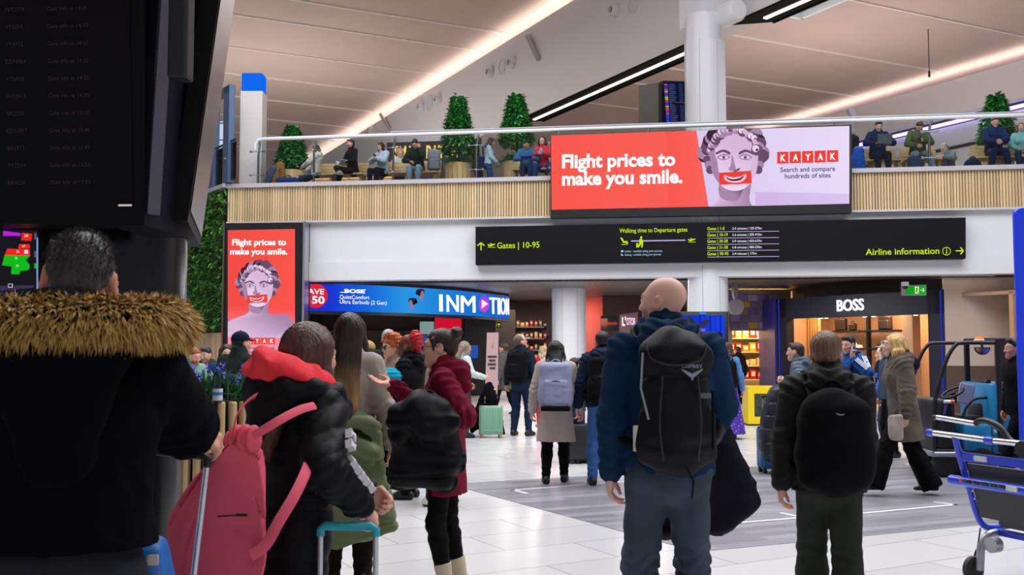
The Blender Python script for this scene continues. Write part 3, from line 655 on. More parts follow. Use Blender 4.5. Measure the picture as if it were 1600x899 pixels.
CHROME = mat('chrome', '#d5d8dc', .15, 1.); DGREY = mat('dark_grey', '#2a292c', .6)
# ---- floor: long pale tiles, thin grey joints, running with the hall's axis
def floor_mat():
    m = mat('pale_tile', '#cfc8c0', .24, bump=.02, bs=9, spec=.5); nt = m.node_tree; b = nt.nodes['Principled BSDF']
    tc = nt.nodes.new('ShaderNodeTexCoord'); mp = nt.nodes.new('ShaderNodeMapping'); mp.inputs['Rotation'].default_value = (0, 0, math.radians(-29))
    br = nt.nodes.new('ShaderNodeTexBrick'); br.inputs['Scale'].default_value = 1; br.inputs['Mortar Size'].default_value = .004; br.inputs['Brick Width'].default_value = 1.2; br.inputs['Row Height'].default_value = .6
    br.inputs['Color1'].default_value = lin('#d2d1d2'); br.inputs['Color2'].default_value = lin('#c9c7c8'); br.inputs['Mortar'].default_value = lin('#85807c')
    nt.links.new(tc.outputs['Object'], mp.inputs[0]); nt.links.new(mp.outputs[0], br.inputs[0]); nt.links.new(br.outputs[0], b.inputs['Base Color']); return m
struct(MB().box((0, 30, -.1), (140, 140, .2)).build('floor', floor_mat()))
def plank_mat():
    m = mat('grey_plank', '#77767c', .38, bump=.05, bs=30); nt = m.node_tree; b = nt.nodes['Principled BSDF']
    tc = nt.nodes.new('ShaderNodeTexCoord'); mp = nt.nodes.new('ShaderNodeMapping'); mp.inputs['Rotation'].default_value = (0, 0, math.radians(-23)); mp.inputs['Scale'].default_value = (1, 1, 1)
    br = nt.nodes.new('ShaderNodeTexBrick'); br.inputs['Brick Width'].default_value = 1.1; br.inputs['Row Height'].default_value = .13; br.inputs['Mortar Size'].default_value = .0015
    br.inputs['Color1'].default_value = lin('#94949b'); br.inputs['Color2'].default_value = lin('#72727a'); br.inputs['Mortar'].default_value = lin('#56565c'); br.inputs['Scale'].default_value = 1
    n = nt.nodes.new('ShaderNodeTexNoise'); mp2 = nt.nodes.new('ShaderNodeMapping'); mp2.inputs['Rotation'].default_value = (0, 0, math.radians(-23)); mp2.inputs['Scale'].default_value = (1.2, 26, 1); n.inputs['Scale'].default_value = 2; n.inputs['Detail'].default_value = 6
    mx = nt.nodes.new('ShaderNodeMix'); mx.data_type = 'RGBA'; mx.blend_type = 'OVERLAY'; mx.inputs[0].default_value = .7
    nt.links.new(tc.outputs['Object'], mp.inputs[0]); nt.links.new(mp.outputs[0], br.inputs[0]); nt.links.new(tc.outputs['Object'], mp2.inputs[0]); nt.links.new(mp2.outputs[0], n.inputs[0])
    nt.links.new(br.outputs[0], mx.inputs[6]); nt.links.new(n.outputs['Fac'], mx.inputs[7]); nt.links.new(mx.outputs[2], b.inputs['Base Color']); return m
cA, cB = ground(700, 757), ground(1090, 863); cu = unit(ground(1512, 823)-cB)
mb = MB(); q = [cA, cB, cB+cu*16, cA+cu*16]; mb.raw([p+np.array([0, 0, z]) for z in (0, .004) for p in q], [(3, 2, 1, 0), (4, 5, 6, 7), (0, 1, 5, 4), (1, 2, 6, 5), (2, 3, 7, 6), (3, 0, 4, 7)])
struct(mb.build('floor_plank_zone', plank_mat()))
def tape(name, pts, wd=.05):
    mb = MB()
    for a, b in zip(pts, pts[1:]):
        A, B = ground(*a), ground(*b); d = unit(B-A); n = np.array([-d[1], d[0], 0])*wd/2; z = np.array([0, 0, .0065])
        mb.raw([A-n-d*wd/2+z, B-n+d*wd/2+z, B+n+d*wd/2+z, A+n-d*wd/2+z], [(0, 1, 2, 3)])
    struct(mb.build(name, mat('white_tape', '#dcdde2', .5)))
tape('floor_marking', [(822, 772), (802, 767), (1010, 751)]); tape('floor_marking', [(1222, 803), (1254, 810), (1156, 818)])
tape('floor_marking', [(1262, 811), (1492, 790), (1462, 786)]); tape('floor_marking', [(1500, 723), (1412, 726), (1440, 729)])
tape('floor_marking', [(1045, 744), (1098, 749)])
# ---- roof: level ceiling panels, deep white beams along the hall's axis with a cove lamp on top
ed = np.array([-math.sin(DA), math.cos(DA), 0]); ep = np.array([math.cos(DA), math.sin(DA), 0]); CZ = 15.2
CEIL = mat('ceiling_panel', '#c3aea6', .75, var=.04, vs=.4)
struct(MB().box(ep*6+ed*40+np.array([0, 0, CZ+.1]), (150, 190, .2), rotz(DA)).build('ceiling', CEIL))
RS = rotz(DA); seam = mat('ceiling_seam', '#efe6e2', .5)
def ceiling_seam(a, q0, q1): struct(MB().box(ep*(q0+q1)/2+ed*a+np.array([0, 0, CZ-.03]), (q1-q0, .07, .06), RS).build('ceiling_seam', seam))
for a in (38.1, 40.9, 45.4, 49.9, 54.4, 59., 63.5, 68, 33.5, 29): ceiling_seam(a, -60, 19.)
for a in (33.85, 39.35, 42.4, 28.3, 47, 22.8): ceiling_seam(a, 19.5, 41.)
def beam(p, L0, L1, zb, zt, th, name):
    p = np.array([p[0], p[1], 0.])
    mb = MB(); mb.box(p+ed*(L0+L1)/2+ep*th/2+np.array([0, 0, (zb+zt)/2]), (th, L1-L0, zt-zb), RS)
    struct(mb.build(name, mat('beam_white', '#d8d8dc', .5)))
    struct(MB().box(p+ed*(L0+L1)/2+ep*.30+np.array([0, 0, zt+.06]), (.14, L1-L0, .10), RS).build('cove_lamp', glow('#ffeee2', 15, 'cove_lamp')))
    struct(MB().box(p+ed*(L0+L1)/2+ep*.06+np.array([0, 0, zt+.08]), (.10, L1-L0, .16), RS).build('cove_lip', mat('cove_lip', '#d8d8dc', .5)))
b1 = (5.78, 30.); beam(b1, -24, 62, 11.05, 14.5, .8, 'ceiling_beam')
B1 = Face((b1[0], b1[1], 12), -ep)
def slot(L0, L1, tip):      # black channel under the beam with a line lamp
    p = np.array([b1[0], b1[1], 11.0]); t = thing('lamp_channel', 'black channel with white line lamp under the roof beam, '+tip, 'ceiling light', p+ed*(L0+L1)/2)
    w_ = .95; a, b = (L0-L1)/2, (L1-L0)/2
    mb = MB(); O = np.zeros(3)
    mb.raw([O+ed*a+ep*0, O+ed*(b+.8)+ep*0, O+ed*b+ep*w_, O+ed*(a)+ep*w_]+[O+ed*a+np.array([0, 0, .06]), O+ed*(b+.8)+np.array([0, 0, .06]), O+ed*b+ep*w_+np.array([0, 0, .06]), O+ed*a+ep*w_+np.array([0, 0, .06])], [(0, 1, 2, 3), (7, 6, 5, 4), (0, 4, 5, 1), (1, 5, 6, 2), (2, 6, 7, 3), (3, 7, 4, 0)])
    mb.box(O+ep*(w_+.03)+np.array([0, 0, .12]), (.06, b-a, .30), RS); mb.build('channel', mat('black_channel', '#0b0a0c', .8, spec=.1), t)
    MB().box(O+ep*.46+np.array([0, 0, -.03])-ed*.1, (.13, (b-a)*.985, .05), RS).build('line_lamp', glow('#fff3ea', 1.6, 'line_lamp'), t)
def along(x, y): return (hit(x, y, (0, 0, 11.), (0, 0, 1))[:2]-np.array(b1))@ed[:2]
slot(along(1062, 62), along(775, 181), 'behind the topiary trees'); slot(-20, along(1140, 22), 'running from the column head upwards')
sk = hit(1215, 8, (0, 0, CZ-.05), (0, 0, 1)); mb = MB()
for dx, dy, sx, sy in ((-1.5, 0, .15, 5), (1.5, 0, .15, 5), (0, 2.5, 3.15, .15)): mb.box(sk+ep*dx+ed*(dy-2.2), (sx, sy, .5), RS)
mb.box(sk+ed*-2.2+np.array([0, 0, .0]), (2.9, 4.9, .02), RS); struct(mb.build('ceiling_rooflight', mat('rooflight', '#dfe6ea', .4)))
b2 = (16.3, 58.7); p2 = np.array([b2[0], b2[1], 0]); beam(b2, -50, 30, 12.95, 14.5, .6, 'ceiling_beam')
struct(MB().box(p2-ed*10+ep*.95+np.array([0, 0, 12.82]), (.10, 80, .16), RS).build('violet_lamp', glow('#b7a2ff', 3, 'violet_lamp')))
struct(MB().box(p2-ed*10+ep*1.5+np.array([0, 0, 9.2]), (.8, 80, 7.0), RS).build('wall_right', mat('wall_white', '#dcdce2', .6)))
struct(MB().box(p2-ed*10+ep*1.02+np.array([0, 0, 11.55]), (.16, 80, .12), RS).build('trim_1', DGREY))
struct(MB().box((0, 96, 8), (190, .4, 16)).build('wall_back', mat('wall_taupe', '#b39f97', .8)))
struct(MB().box((-46, 70, 9), (.4, 60, 13), rotz(.5)).build('wall_left', mat('wall_taupe2', '#b8a69e', .8)))
mb = MB(); mb.box(at(336, 232, 58), (2.2, .1, 3.2)); 
for k in range(4): mb.m(1).box(at(336, 232, 57.9)+np.array([0, 0, -1.5+k*1.0]), (2.2, .1, .06))
struct(mb.build('window_1', [glow('#b9cde4', 1.0, 'sky_pane'), mat('mullion', '#8f9298', .5)]))
# ---- round air nozzles on the beam's side
def nozzle(x, y, r=.26):
    c = hit(x, y, (b1[0], b1[1], 0), -ep); t = thing('air_nozzle', NZ.pop(0), 'air nozzle', c, DA, 'air nozzles on the roof beam')
    R = roty(-math.pi/2); MB().lathe([(.95*r, 0), (1.0*r, .05), (.75*r, .35*r+.05), (.62*r, .9*r), (.5*r, .9*r), (.42*r, .5*r)], (0, 0, 0), 24, R).build('cone', mat('nozzle', '#d0d0d4', .4), t, 60)
    MB().lathe([(0.001, .5*r), (.45*r, .5*r)], (0, 0, 0), 20, R).build('throat', BLACK, t)
NZ = ['white air nozzle on the beam, left of the pair nearest the line lamp', 'white air nozzle on the beam, right of the pair nearest the line lamp', 'white air nozzle lower left of the pair above the first topiary tree', 'white air nozzle upper right of the pair above the first topiary tree', 'small white air nozzle farthest along the beam, just over the handrail', 'white air nozzle at the top edge, left of its ring']
for x, y, r in ((768, 113, .27), (802, 98, .27), (660, 167, .3), (687, 155, .3), (582, 205, .33), (962, 16, .25)): nozzle(x, y, r)
for x, y, r, l in ((785, 105, .33, 'round white hatch ring on the beam between the nearest nozzle pair'), (672, 161, .38, 'round white hatch ring between the nozzles over the topiary'), (990, 8, .30, 'round white hatch ring at the top edge of the picture')):
    c = hit(x, y, (b1[0], b1[1], 0), -ep); t = MB().lathe([(r, 0), (r, .04), (r*.93, .045), (r*.92, .012), (.001, .012)], (0, 0, 0), 32, roty(-math.pi/2)).build('hatch_ring', mat('nozzle', '#d0d0d4', .4), None, 40); t.location = c; t.rotation_euler = (0, 0, DA); tag(t, l, 'hatch')
for (x0, y0, x1, y1), l in zip(((827, 57, 844, 93), (597, 179, 611, 202)), ('slim tilted light bar on the beam, nearer and larger of two', 'slim tilted light bar on the beam, farther of two over the handrail')):
    a, b = hit(x0, y0, (b1[0], b1[1], 0), -ep), hit(x1, y1, (b1[0], b1[1], 0), -ep); t = thing('light_bar', l, 'light bar', b)
    MB().tube([a-b-ep*.09, -ep*.09], .10, 10).build('housing', mat('nozzle_grey', '#a9a6a8', .35), t, 60); MB().box((a-b)*.5-ep*.02, (.08, .1, .5)).build('bracket', STEEL, t)
# ---- columns
def column(x, D, r, z1, label=None):
    mb = MB(); mb.lathe([(r, 0), (r, z1)], (gx(x, D), D, 0), 48)
    for k in range(4):
        a = -1.57+(k-1.5)*.9; mb.m(1).box((gx(x, D)+r*math.cos(a), D+r*math.sin(a), z1/2), (.012, .012, z1))
    return struct(mb.build('column', [mat('column_white', '#dfe2e8', .35), mat('column_joint', '#a8abb2', .5)], None, 40))
column(889, 29.4, .50, 3.26); column(1106.5, 23.75, .465, 4.64); column(1106, 28, .575, 10.2)
mb = MB(); c = np.array([gx(1104, 28), 28, 0]); mb.lathe([(.50, 10.2), (.50, 11.0)], c, 40); Rc = rotz(DA)@rotx(-math.pi/2); mb.lathe([(.0, -.35), (.26, -.35), (.33, -.25), (.33, 1.5), (.26, 1.6), (0.001, 1.6)], c+ep*.40+np.array([0, 0, 10.95])-ed*.75, 32, Rc); mb.box(c+np.array([.1, .4, 11.3]), (1.0, 1.0, 1.0), rotz(DA))
struct(mb.build('column_head', mat('column_white', '#dfe2e8', .35), None, 40))
# ---- gallery: its front runs along one plane
Q0 = np.array([gx(352, 25), 25., 0]); Q1 = np.array([gx(1600, 22.3), 22.3, 0]); gu = unit(Q1-Q0); gn = np.array([gu[1], -gu[0], 0.])   # gn towards the hall
GL = 24.5; G = Face(Q0, gn); RG = np.array([gu, -gn, [0, 0, 1]]).T; FZ = 5.58
def gp(u, out, z): return Q0+gu*u+gn*out+np.array([0, 0, z])
struct(MB().box(gp(GL/2, -20.2, FZ-.15), (GL, 40, .3), RG).build('floor_gallery', mat('gallery_floor', '#b9aa9c', .4)))
mb = MB(); mb.box(gp(GL/2, -.12, 5.12), (GL, .10, .90), RG); mb.m(1); n = int(GL/.066); rg = random.Random(4)
for i in range(n): mb.box(gp((i+.5)*GL/n, -.035, 5.11), (.048, .06, .88), RG)
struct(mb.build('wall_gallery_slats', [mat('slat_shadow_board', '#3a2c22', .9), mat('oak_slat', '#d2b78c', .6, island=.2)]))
struct(MB().box(gp(GL/2, -.06, 5.60), (GL, .26, .10), RG).build('trim_2', mat('gallery_cap', '#b9b6ba', .4)))
struct(MB().box(gp(GL/2, -.05, 4.66), (GL, .2, .05), RG).build('trim_3', mat('gallery_edge', '#c9c6c8', .4)))
mb = MB(); mb.box(gp(GL/2+1.0, -.35, 3.93), (GL-1.9, .5, 1.48), RG)
struct(mb.build('wall_fascia', mat('fascia_white', '#dfe0e4', .4)))
mb = MB()
mb.box(gp(GL/2+1, -.08, 3.42), (GL-1.9, .06, .46), RG)
for u in (1.97, 9.,  16): mb.box(gp(u, -.10, 3.93), (.012, .01, 1.46), RG)
struct(mb.build('trim_4', mat('fascia_white', '#dfe0e4', .4)))
for x, y in ((1544, 413), (502, 423)):
    c = G(x, y); mb = MB(); mb.rbox((0, 0, 0), (.40, .37, .03), .08, rotx(math.pi/2)); o = mb.build('access_hatch', mat('hatch_white', '#d2d3d8', .4), None, 40); o.location = c-gn*.085; o.rotation_euler = (0, 0, math.atan2(gu[1], gu[0])); tag(o, 'rounded white access panel on the fascia at the '+('right of the long black sign' if x > 1000 else 'left over the blue shop sign'), 'access panel')
def soffit_mat():
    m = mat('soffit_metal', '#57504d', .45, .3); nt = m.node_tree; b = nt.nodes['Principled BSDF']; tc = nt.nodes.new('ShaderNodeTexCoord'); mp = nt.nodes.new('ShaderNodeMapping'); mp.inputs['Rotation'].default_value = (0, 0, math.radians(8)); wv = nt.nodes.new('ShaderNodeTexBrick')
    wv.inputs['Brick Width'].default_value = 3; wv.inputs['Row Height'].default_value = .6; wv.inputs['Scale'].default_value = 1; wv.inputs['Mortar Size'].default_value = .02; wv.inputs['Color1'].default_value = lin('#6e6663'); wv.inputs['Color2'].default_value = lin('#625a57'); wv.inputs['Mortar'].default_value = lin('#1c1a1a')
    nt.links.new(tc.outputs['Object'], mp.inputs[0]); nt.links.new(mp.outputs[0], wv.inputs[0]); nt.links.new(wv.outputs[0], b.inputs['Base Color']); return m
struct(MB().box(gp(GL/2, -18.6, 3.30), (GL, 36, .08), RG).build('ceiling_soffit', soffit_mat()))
mb = MB(); mb.box(gp(GL/2+1, -.72, 3.20), (GL-1.9, .16, .10), RG)  # black strip put in as the shade of the gap behind the fascia
for i in range(150): mb.m(1).box(gp(2+i*.15, -.63, 3.2), (.06, .02, .08), RG)
struct(mb.build('shadow_gap_strip', [BLACK, DGREY]))
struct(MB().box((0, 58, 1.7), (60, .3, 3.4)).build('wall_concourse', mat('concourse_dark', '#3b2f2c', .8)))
for x, D, pw, c in ((850, 33, 160, (1, .92, .88)), (960, 40, 160, (1, .8, .7)), (1000, 25.6, 160, (1, .95, .95)), (820, 26.5, 110, (1, .95, .95)), (1500, 22.3+1.2, 45, (1, .85, .72))):
    area('downlight', (gx(x, D), D, 3.2), 1.2, pw, c)
# green wall and slatted foot at the gallery's left return
S0 = Q0.copy(); sd = unit(np.array([-1.28, 1.8, 0])); sn = np.array([-sd[1], sd[0], 0]); sn = sn if sn[1] < 0 else -sn; RSd = np.array([sd, -sn, [0, 0, 1]]).T
SL = 9.
struct(MB().box(S0+sd*SL/2-sn*.2+np.array([0, 0, 2.85]), (SL, .3, 5.6), RSd).build('wall_return', mat('return_board', '#3b4a38', .9)))
mb = MB(); rg = np.random.RandomState(11)
def leaf(mb, p, d, up, L, W):
    d = unit(d); s_ = unit(np.cross(d, up)); u_ = np.cross(s_, d); mb.raw([p, p+d*L*.5+s_*W/2+u_*L*.06, p+d*L, p+d*L*.5-s_*W/2+u_*L*.06], [(0, 1, 2, 3)])
for i in range(5200):
    u, z = rg.uniform(0, 6), rg.uniform(2.0, 5.52); z = max(z, 2.0+.25*math.sin(u*5)); p = S0+sd*u+sn*rg.uniform(-.04, .12)+np.array([0, 0, z]); d = sn*rg.uniform(.4, 1)+sd*rg.normal()*.6+np.array([0, 0, rg.normal()*.6-.4]); leaf(mb, p, d, (0, 0, 1), rg.uniform(.10, .24), rg.uniform(.05, .12))
o = mb.build('living_wall', mat('moss_leaf', '#558f3c', .6, island=.65)); tag(o, 'dense green living wall beside the tall red advert', 'living wall', None, 'stuff')
mb = MB()
for i in range(60): mb.box(S0+sd*(.06+i*.1)+sn*.05+np.array([0, 0, .95]), (.055, .06, 1.9), RSd)
for i in range(60): mb.m(1 if i % 3 else 0).box(S0+sd*(.11+i*.1)-sn*.0+np.array([0, 0, .95]), (.05, .02, 1.9), RSd)
struct(mb.build('trim_6', [mat('oak_slat', '#d2b78c', .6, island=.2), mat('blue_panel', '#7fb0dd', .5)]))
struct(MB().box(S0+sd*SL/2+sn*.02+np.array([0, 0, 5.62]), (SL, .2, .10), RSd).build('trim_7', mat('gallery_cap', '#b9b6ba', .4)))
# ---- balustrade
bal = thing('balustrade', 'glass gallery balustrade with white handrail and chromed posts', 'balustrade', gp(GL/2, 0, 5.65), math.atan2(gu[1], gu[0]))
bl = lambda u, out, z: (u-GL/2, -out, z-5.65)
GLASS = glass_mat('clear_glass', (.90, .95, .95))
RZ = 6.78
mb = MB(); mb.tube([bl(.72, .02, RZ-.28), bl(.74, .02, RZ-.12), bl(.80, .02, RZ-.02), bl(.95, .02, RZ), bl(GL, .02, RZ)], .048, 12); mb.build('handrail', mat('white_rail', '#dcdee2', .3), bal, True)
MB().tube([bl(4.2, -.12, RZ+.10), bl(GL, -.12, RZ+.10)], .022, 8).build('upper_rail', mat('grey_rail', '#b8bac0', .3), bal, True)
posts = [.80, 2.2, 4.25, 6.35, 8.5, 10.7, 12.9, 15.1, 17.3, 19.6, 21.9]
us = [(hit(x, 250, Q0, gn)-Q0)@gu for x in (403, 490, 614, 744, 870, 1010, 1155, 1300, 1453, 1610)]; posts = us+[us[-1]+2.3]
for i, u in enumerate(posts):
    mb = MB(); mb.tube([bl(u, -.02, 5.62), bl(u, -.03, 6.4), bl(u+.03, -.02, 6.62), bl(u+.06, .01, RZ-.03)], .030, 8, flat=(1, .6)); p = mb.build('post', CHROME, bal, True)
    for z in (5.86, 6.46):
        mb = MB(); mb.tube([bl(u-.17, .03, z), bl(u+.17, .03, z)], .014, 8)
        for e in (-.17, .17): mb.lathe([(.001, -.015), (.034, -.015), (.034, .015), (.001, .015)], bl(u+e, .04, z), 14, rotx(math.pi/2))
        mb.build('clamp', STEEL, bal, 50)
    if i+1 < len(posts): MB().box(bl((u+posts[i+1])/2, .05, 6.18), (posts[i+1]-u-.06, .012, 1.02)).build('glass_pane', GLASS, bal)
# ---- adverts
RED = '#f5534b'
def bust(pc, cx, cy, s, full=False):
    """a plain carved stone head with curls (generic), patch with a printed smile; s = half width of the face in photo pixels"""
    P = lambda pts: smooth_poly([(cx+x*s, cy+y*s) for x, y in pts], 4)
    hi, lt, md, dk, vd = '#ecd3ee', '#d7b6d8', '#a685a8', '#6a4c68', '#3a2638'
    pc.poly(P([(-.55, .9), (-.62, 1.7), (-1.1, 2.05) if not full else (-1.9, 2.3), (-1.1, 2.4) if not full else (-2.1, 3.2), (.9, 2.4) if not full else (2.0, 3.2), (.95, 2.2) if not full else (1.9, 1.95), (.62, 1.75), (.6, .9)]), lt, md)
    pc.poly(P([(-.5, .95), (-.55, 1.6), (.1, 1.75), (.35, 1.3), (.5, 1.0)]), md, dk)
    for q in range(30):
        rg = random.Random(q+5); a = math.pi*(.98+q/29*1.04); r = rg.uniform(.97, 1.2); x, y = 1.05*r*math.cos(a), 1.05*r*math.sin(a)-.12; k = rg.uniform(.20, .30)
        pc.poly(circle(cx+x*s, cy+y*s, k*s, 12), rg.choice([dk, md, vd]))
    for sx in (-1, 1): 
        for j in range(3): pc.poly(circle(cx+sx*(1.08-.06*j)*s, cy+(.12+.2*j)*s, .17*s, 12), [dk, md, dk][j])
    pc.poly(P([(-.92, -.5), (-.95, .2), (-.82, .75), (-.45, 1.22), (.05, 1.36), (.5, 1.2), (.84, .72), (.94, .2), (.92, -.5), (.5, -.95), (0, -1.02), (-.5, -.95)]), hi, lt)
    pc.poly(P([(-.92, -.3), (-.95, .2), (-.82, .75), (-.5, 1.15), (-.62, .6), (-.7, .1)]), md)
    pc.poly(P([(.92, -.3), (.94, .2), (.83, .72), (.45, 1.2), (.62, .6), (.72, .1)]), lt)
    for q in range(20):
        rg = random.Random(q+77); a = math.pi*(1.02+q/19*.96); r = rg.uniform(.86, .98); x, y = .98*r*math.cos(a), .98*r*math.sin(a)-.2; k = rg.uniform(.15, .24)
        pc.poly(circle(cx+x*s, cy+y*s, k*s, 12), rg.choice([md, dk])); pc.poly(circle(cx+x*s-.04*s, cy+y*s-.05*s, k*s*.62, 10), rg.choice([hi, lt])); pc.poly(circle(cx+x*s+.01*s, cy+y*s+.0*s, k*s*.28, 8), dk)
    for e in (-1, 1):
        pc.poly(P([(e*.18, -.16), (e*.45, -.27), (e*.75, -.14), (e*.72, -.07), (e*.45, -.17), (e*.2, -.06)]), dk)
        pc.poly(P([(e*.17, .04), (e*.42, -.1), (e*.7, .04), (e*.45, .16)]), md); pc.poly(P([(e*.24, .05), (e*.42, -.03), (e*.62, .05), (e*.44, .11)]), hi); pc.poly(circle(cx+e*.43*s, cy+.045*s, .065*s, 10), dk)
    pc.poly(P([(-.10, -.05), (-.15, .35), (-.24, .52), (-.1, .60), (.05, .55), (.0, .3)]), md); pc.poly(P([(.12, .5), (.22, .48), (.16, .58), (-.05, .62)]), dk)
    pc.poly(P([(-.3, 1.05), (0, .98), (.32, 1.05), (.1, 1.14)]), md)
    pc.poly([(cx-.62*s, cy+.66*s), (cx+.66*s, cy+.58*s), (cx+.68*s, cy+1.08*s), (cx-.6*s, cy+1.14*s)], '#ee4038')
    pc.poly(P([(-.40, .76), (-.1, .84), (.25, .80), (.44, .70), (.46, .85), (.28, 1.02), (0, 1.06), (-.3, 1.0), (-.42, .88)]), '#f3b9cf'); pc.poly(P([(-.32, .84), (0, .88), (.36, .79), (.24, .94), (0, .99), (-.22, .95)]), '#3a1a20'); pc.poly(P([(-.27, .85), (0, .88), (.31, .81), (.18, .88), (0, .915), (-.18, .90)]), '#fff4fa')
# wide advert across the gallery front
bf = Face(Q0+gn*.30, gn); bb = thing('billboard', 'wide red and lilac lit advert with a stone head on the gallery front', 'billboard', bf(1095, 330), math.atan2(gu[1], gu[0]))
def wchild(o, parent): o.parent = parent; bpy.context.view_layer.update(); o.matrix_parent_inverse = parent.matrix_world.inverted(); return o
def slab(name, f, quad, th, m, parent, lift=0.):
    a = [f(x, y, lift) for x, y in quad]; b = [p-f.n*th for p in a]; mb = MB(); mb.raw(a+b, [(0, 1, 2, 3), (7, 6, 5, 4), (0, 4, 5, 1), (1, 5, 6, 2), (2, 6, 7, 3), (3, 7, 4, 0)]); o = mb.build(name, m); return wchild(o, parent) if parent else o
slab('casing', bf, [(860, 212), (860, 341), (1331, 333), (1331, 195)], .22, BLACK, bb)
pc = Pic(bf); pc.poly([(861, 212), (862, 328), (1115, 323), (1115, 203)], '#f7584e', '#f9625a'); pc.poly([(1080, 204.5), (1107, 323.2), (1327, 318.5), (1327, 197)], '#d8c6ee', '#e6daf6')
pc.poly([(1180, 300), (1180, 322), (1327, 318.5), (1327, 303)], '#cfb4e4', '#d9c4ec')
pc.poly([(1040, 206), (1045, 324), (1107, 323), (1088, 204.5)], '#f7584e', '#f9625a')
pc.clip = [(861, 212), (862, 328), (1327, 318.5), (1327, 197)]; bust(pc, 1147, 246, 39)
pc.text('Flight prices to', 879, 1055, 264, 244, '#ffffff', .035, 260); pc.text('make you smile.', 879, 1066, 291, 271, '#ffffff', .035, 287)
for i, ch in enumerate('KAYAK'):
    x = 1213+i*19.3; y = 239.5-i*.55; pc.poly([(x, y), (x, y+18.3), (x+17.6, y+17.8), (x+17.6, y-.5)], '#ef4136'); pc.text(ch, x+5, x+13.3, y+14.2, y+4.2, '#ffffff', .03)
pc.text('Search and compare', 1218, 1303, 271, 263.8, '#33265e', .012, 269); pc.text('hundreds of sites', 1225, 1296, 281, 273.8, '#33265e', .012, 279.3)
wchild(pc.build('lit_picture', None, .98), bb)
# tall advert under the gallery's left end
tf = Face(Q0+gn*.45+gu*.0, unit(gn+gu*.06)); tb = thing('advert_totem', 'tall red lit advert in a black case beside the living wall', 'advert totem', (tf(415, 760)[0], tf(415, 760)[1], 0), 0)
a, b = tf(350, 349), tf(477, 347); mb = MB(); zt = a[2]
mb.raw([np.array([p[0], p[1], z])-tf.n*o_ for z in (0, zt) for p, o_ in ((a, 0), (b, 0), (b, .5), (a, .5))], [(3, 2, 1, 0), (4, 5, 6, 7), (0, 1, 5, 4), (1, 2, 6, 5), (2, 3, 7, 6), (3, 0, 4, 7)]); wchild(mb.build('case', BLACK), tb)
c = tf(478.5, 347); mb = MB(); mb.box((c[0], c[1], zt/2), (.05, .5, zt)); wchild(mb.build('edge_strip', STEEL), tb); c = tf(351, 349, .01); mb = MB(); mb.box((c[0], c[1], zt/2), (.035, .1, zt)); wchild(mb.build('edge_strip', mat('bronze', '#6b5a55', .4, .6)), tb)
pc = Pic(tf); pc.poly([(356, 360), (356, 480), (461, 480), (461, 358)], '#f34b43', '#f6564c'); pc.poly([(461, 480), (356, 480), (356, 620), (461, 620)], '#f6504a'); s_ = len(pc.C); pc.C[-1] = pc.C[-2] = lin('#e9c3e6'); pc.clip = [(356, 360), (356, 620), (461, 620), (461, 358)]; bust(pc, 404, 446, 25, True)
pc.text('Flight prices to', 366, 450, 384, 375, '#ffffff', .035); pc.text('make you smile.', 363, 452, 398.5, 389.5, '#ffffff', .035)
for i, ch in enumerate('KAYAK'):
    x = 377+i*11.4; y = 528; pc.poly([(x, y), (x, y+10.4), (x+10.4, y+10.4), (x+10.4, y)], '#ef4136'); pc.text(ch, x+2.7, x+7.8, y+8.2, y+2.2, '#ffffff', .03)
pc.text('Search and compare', 379, 432, 546, 541.5, '#33265e', .01); pc.text('hundreds of sites', 382, 428, 553, 548.5, '#33265e', .01)
wchild(pc.build('lit_picture', None, .98), tb)
# ---- long black wayfinding sign
hf = Face(Q0+gn*.20, gn); hs = thing('wayfinding_sign', 'long black hanging sign with lime letters under the gallery', 'sign', hf(1126, 412), math.atan2(gu[1], gu[0]))
slab('sign_board', hf, [(743, 354.5), (743, 414), (1509, 404.5), (1509, 340)], .25, mat('sign_black', '#131115', .5, spec=.15), hs)
lime, wht, lil = '#c4e31d', '#dfe6f2', '#b9a9e0'
pc = Pic(hf); bl_ = lambda x: -(x-743)*.0155
def arrow(x, y, dx, dy, L, w_=1.0):
    px_, py_ = -dy, dx; q = lambda a, b: (x+dx*a+px_*b, y+dy*a+py_*b)
    pc.poly([q(-L, -w_*.55), q(-L, w_*.55), q(L*.85, w_*.55), q(L*.85, -w_*.55)], lime)
    for e in (-1, 1): pc.poly([q(L, 0), q(L-w_*1.6, 0), q(L*.05, e*L*.75), q(L*.05+w_*.9, e*L*.75+e*w_*.8)], lime)
def plane(x, y, s):
    pc.poly([(x-5*s, y-1.2*s), (x-4*s, y-1.9*s), (x-2.2*s, y-.9*s), (x+4*s, y-2.2*s), (x+5*s, y-1.5*s), (x-1*s, y+1*s), (x-3*s, y+1.1*s)], lime); pc.poly([(x-2.2*s, y-2.6*s), (x-1.2*s, y-3*s), (x+2*s, y-1.4*s), (x+.5*s, y-.8*s)], lime); pc.poly([(x-4.5*s, y+2.4*s), (x+5*s, y+2.4*s), (x+5*s, y+1.8*s), (x-4.5*s, y+1.8*s)], lime)
arrow(751.5, 385, 0, -1, 6.5, 1.6); plane(768, 384, 1.3); pc.text('Gates | 10-95', 777, 843, 388.5, 379.5, lime, .01, 387)
pc.text('Walking time to Departure gates', 968, 1074, 364, 357.6, lime, .01, 362)
pc.poly([(986, 376), (986, 378), (1071, 376.6), (1071, 374.8)], lil); plane(1081, 376, 1.25)
pc.poly([(969, 372), (972, 371.5), (975, 377), (980, 377), (982, 381), (979, 381.5), (978, 379.5), (974, 380)], lime); pc.poly([(971, 383), (980, 382.6), (980, 381.6), (971, 382)], lime)
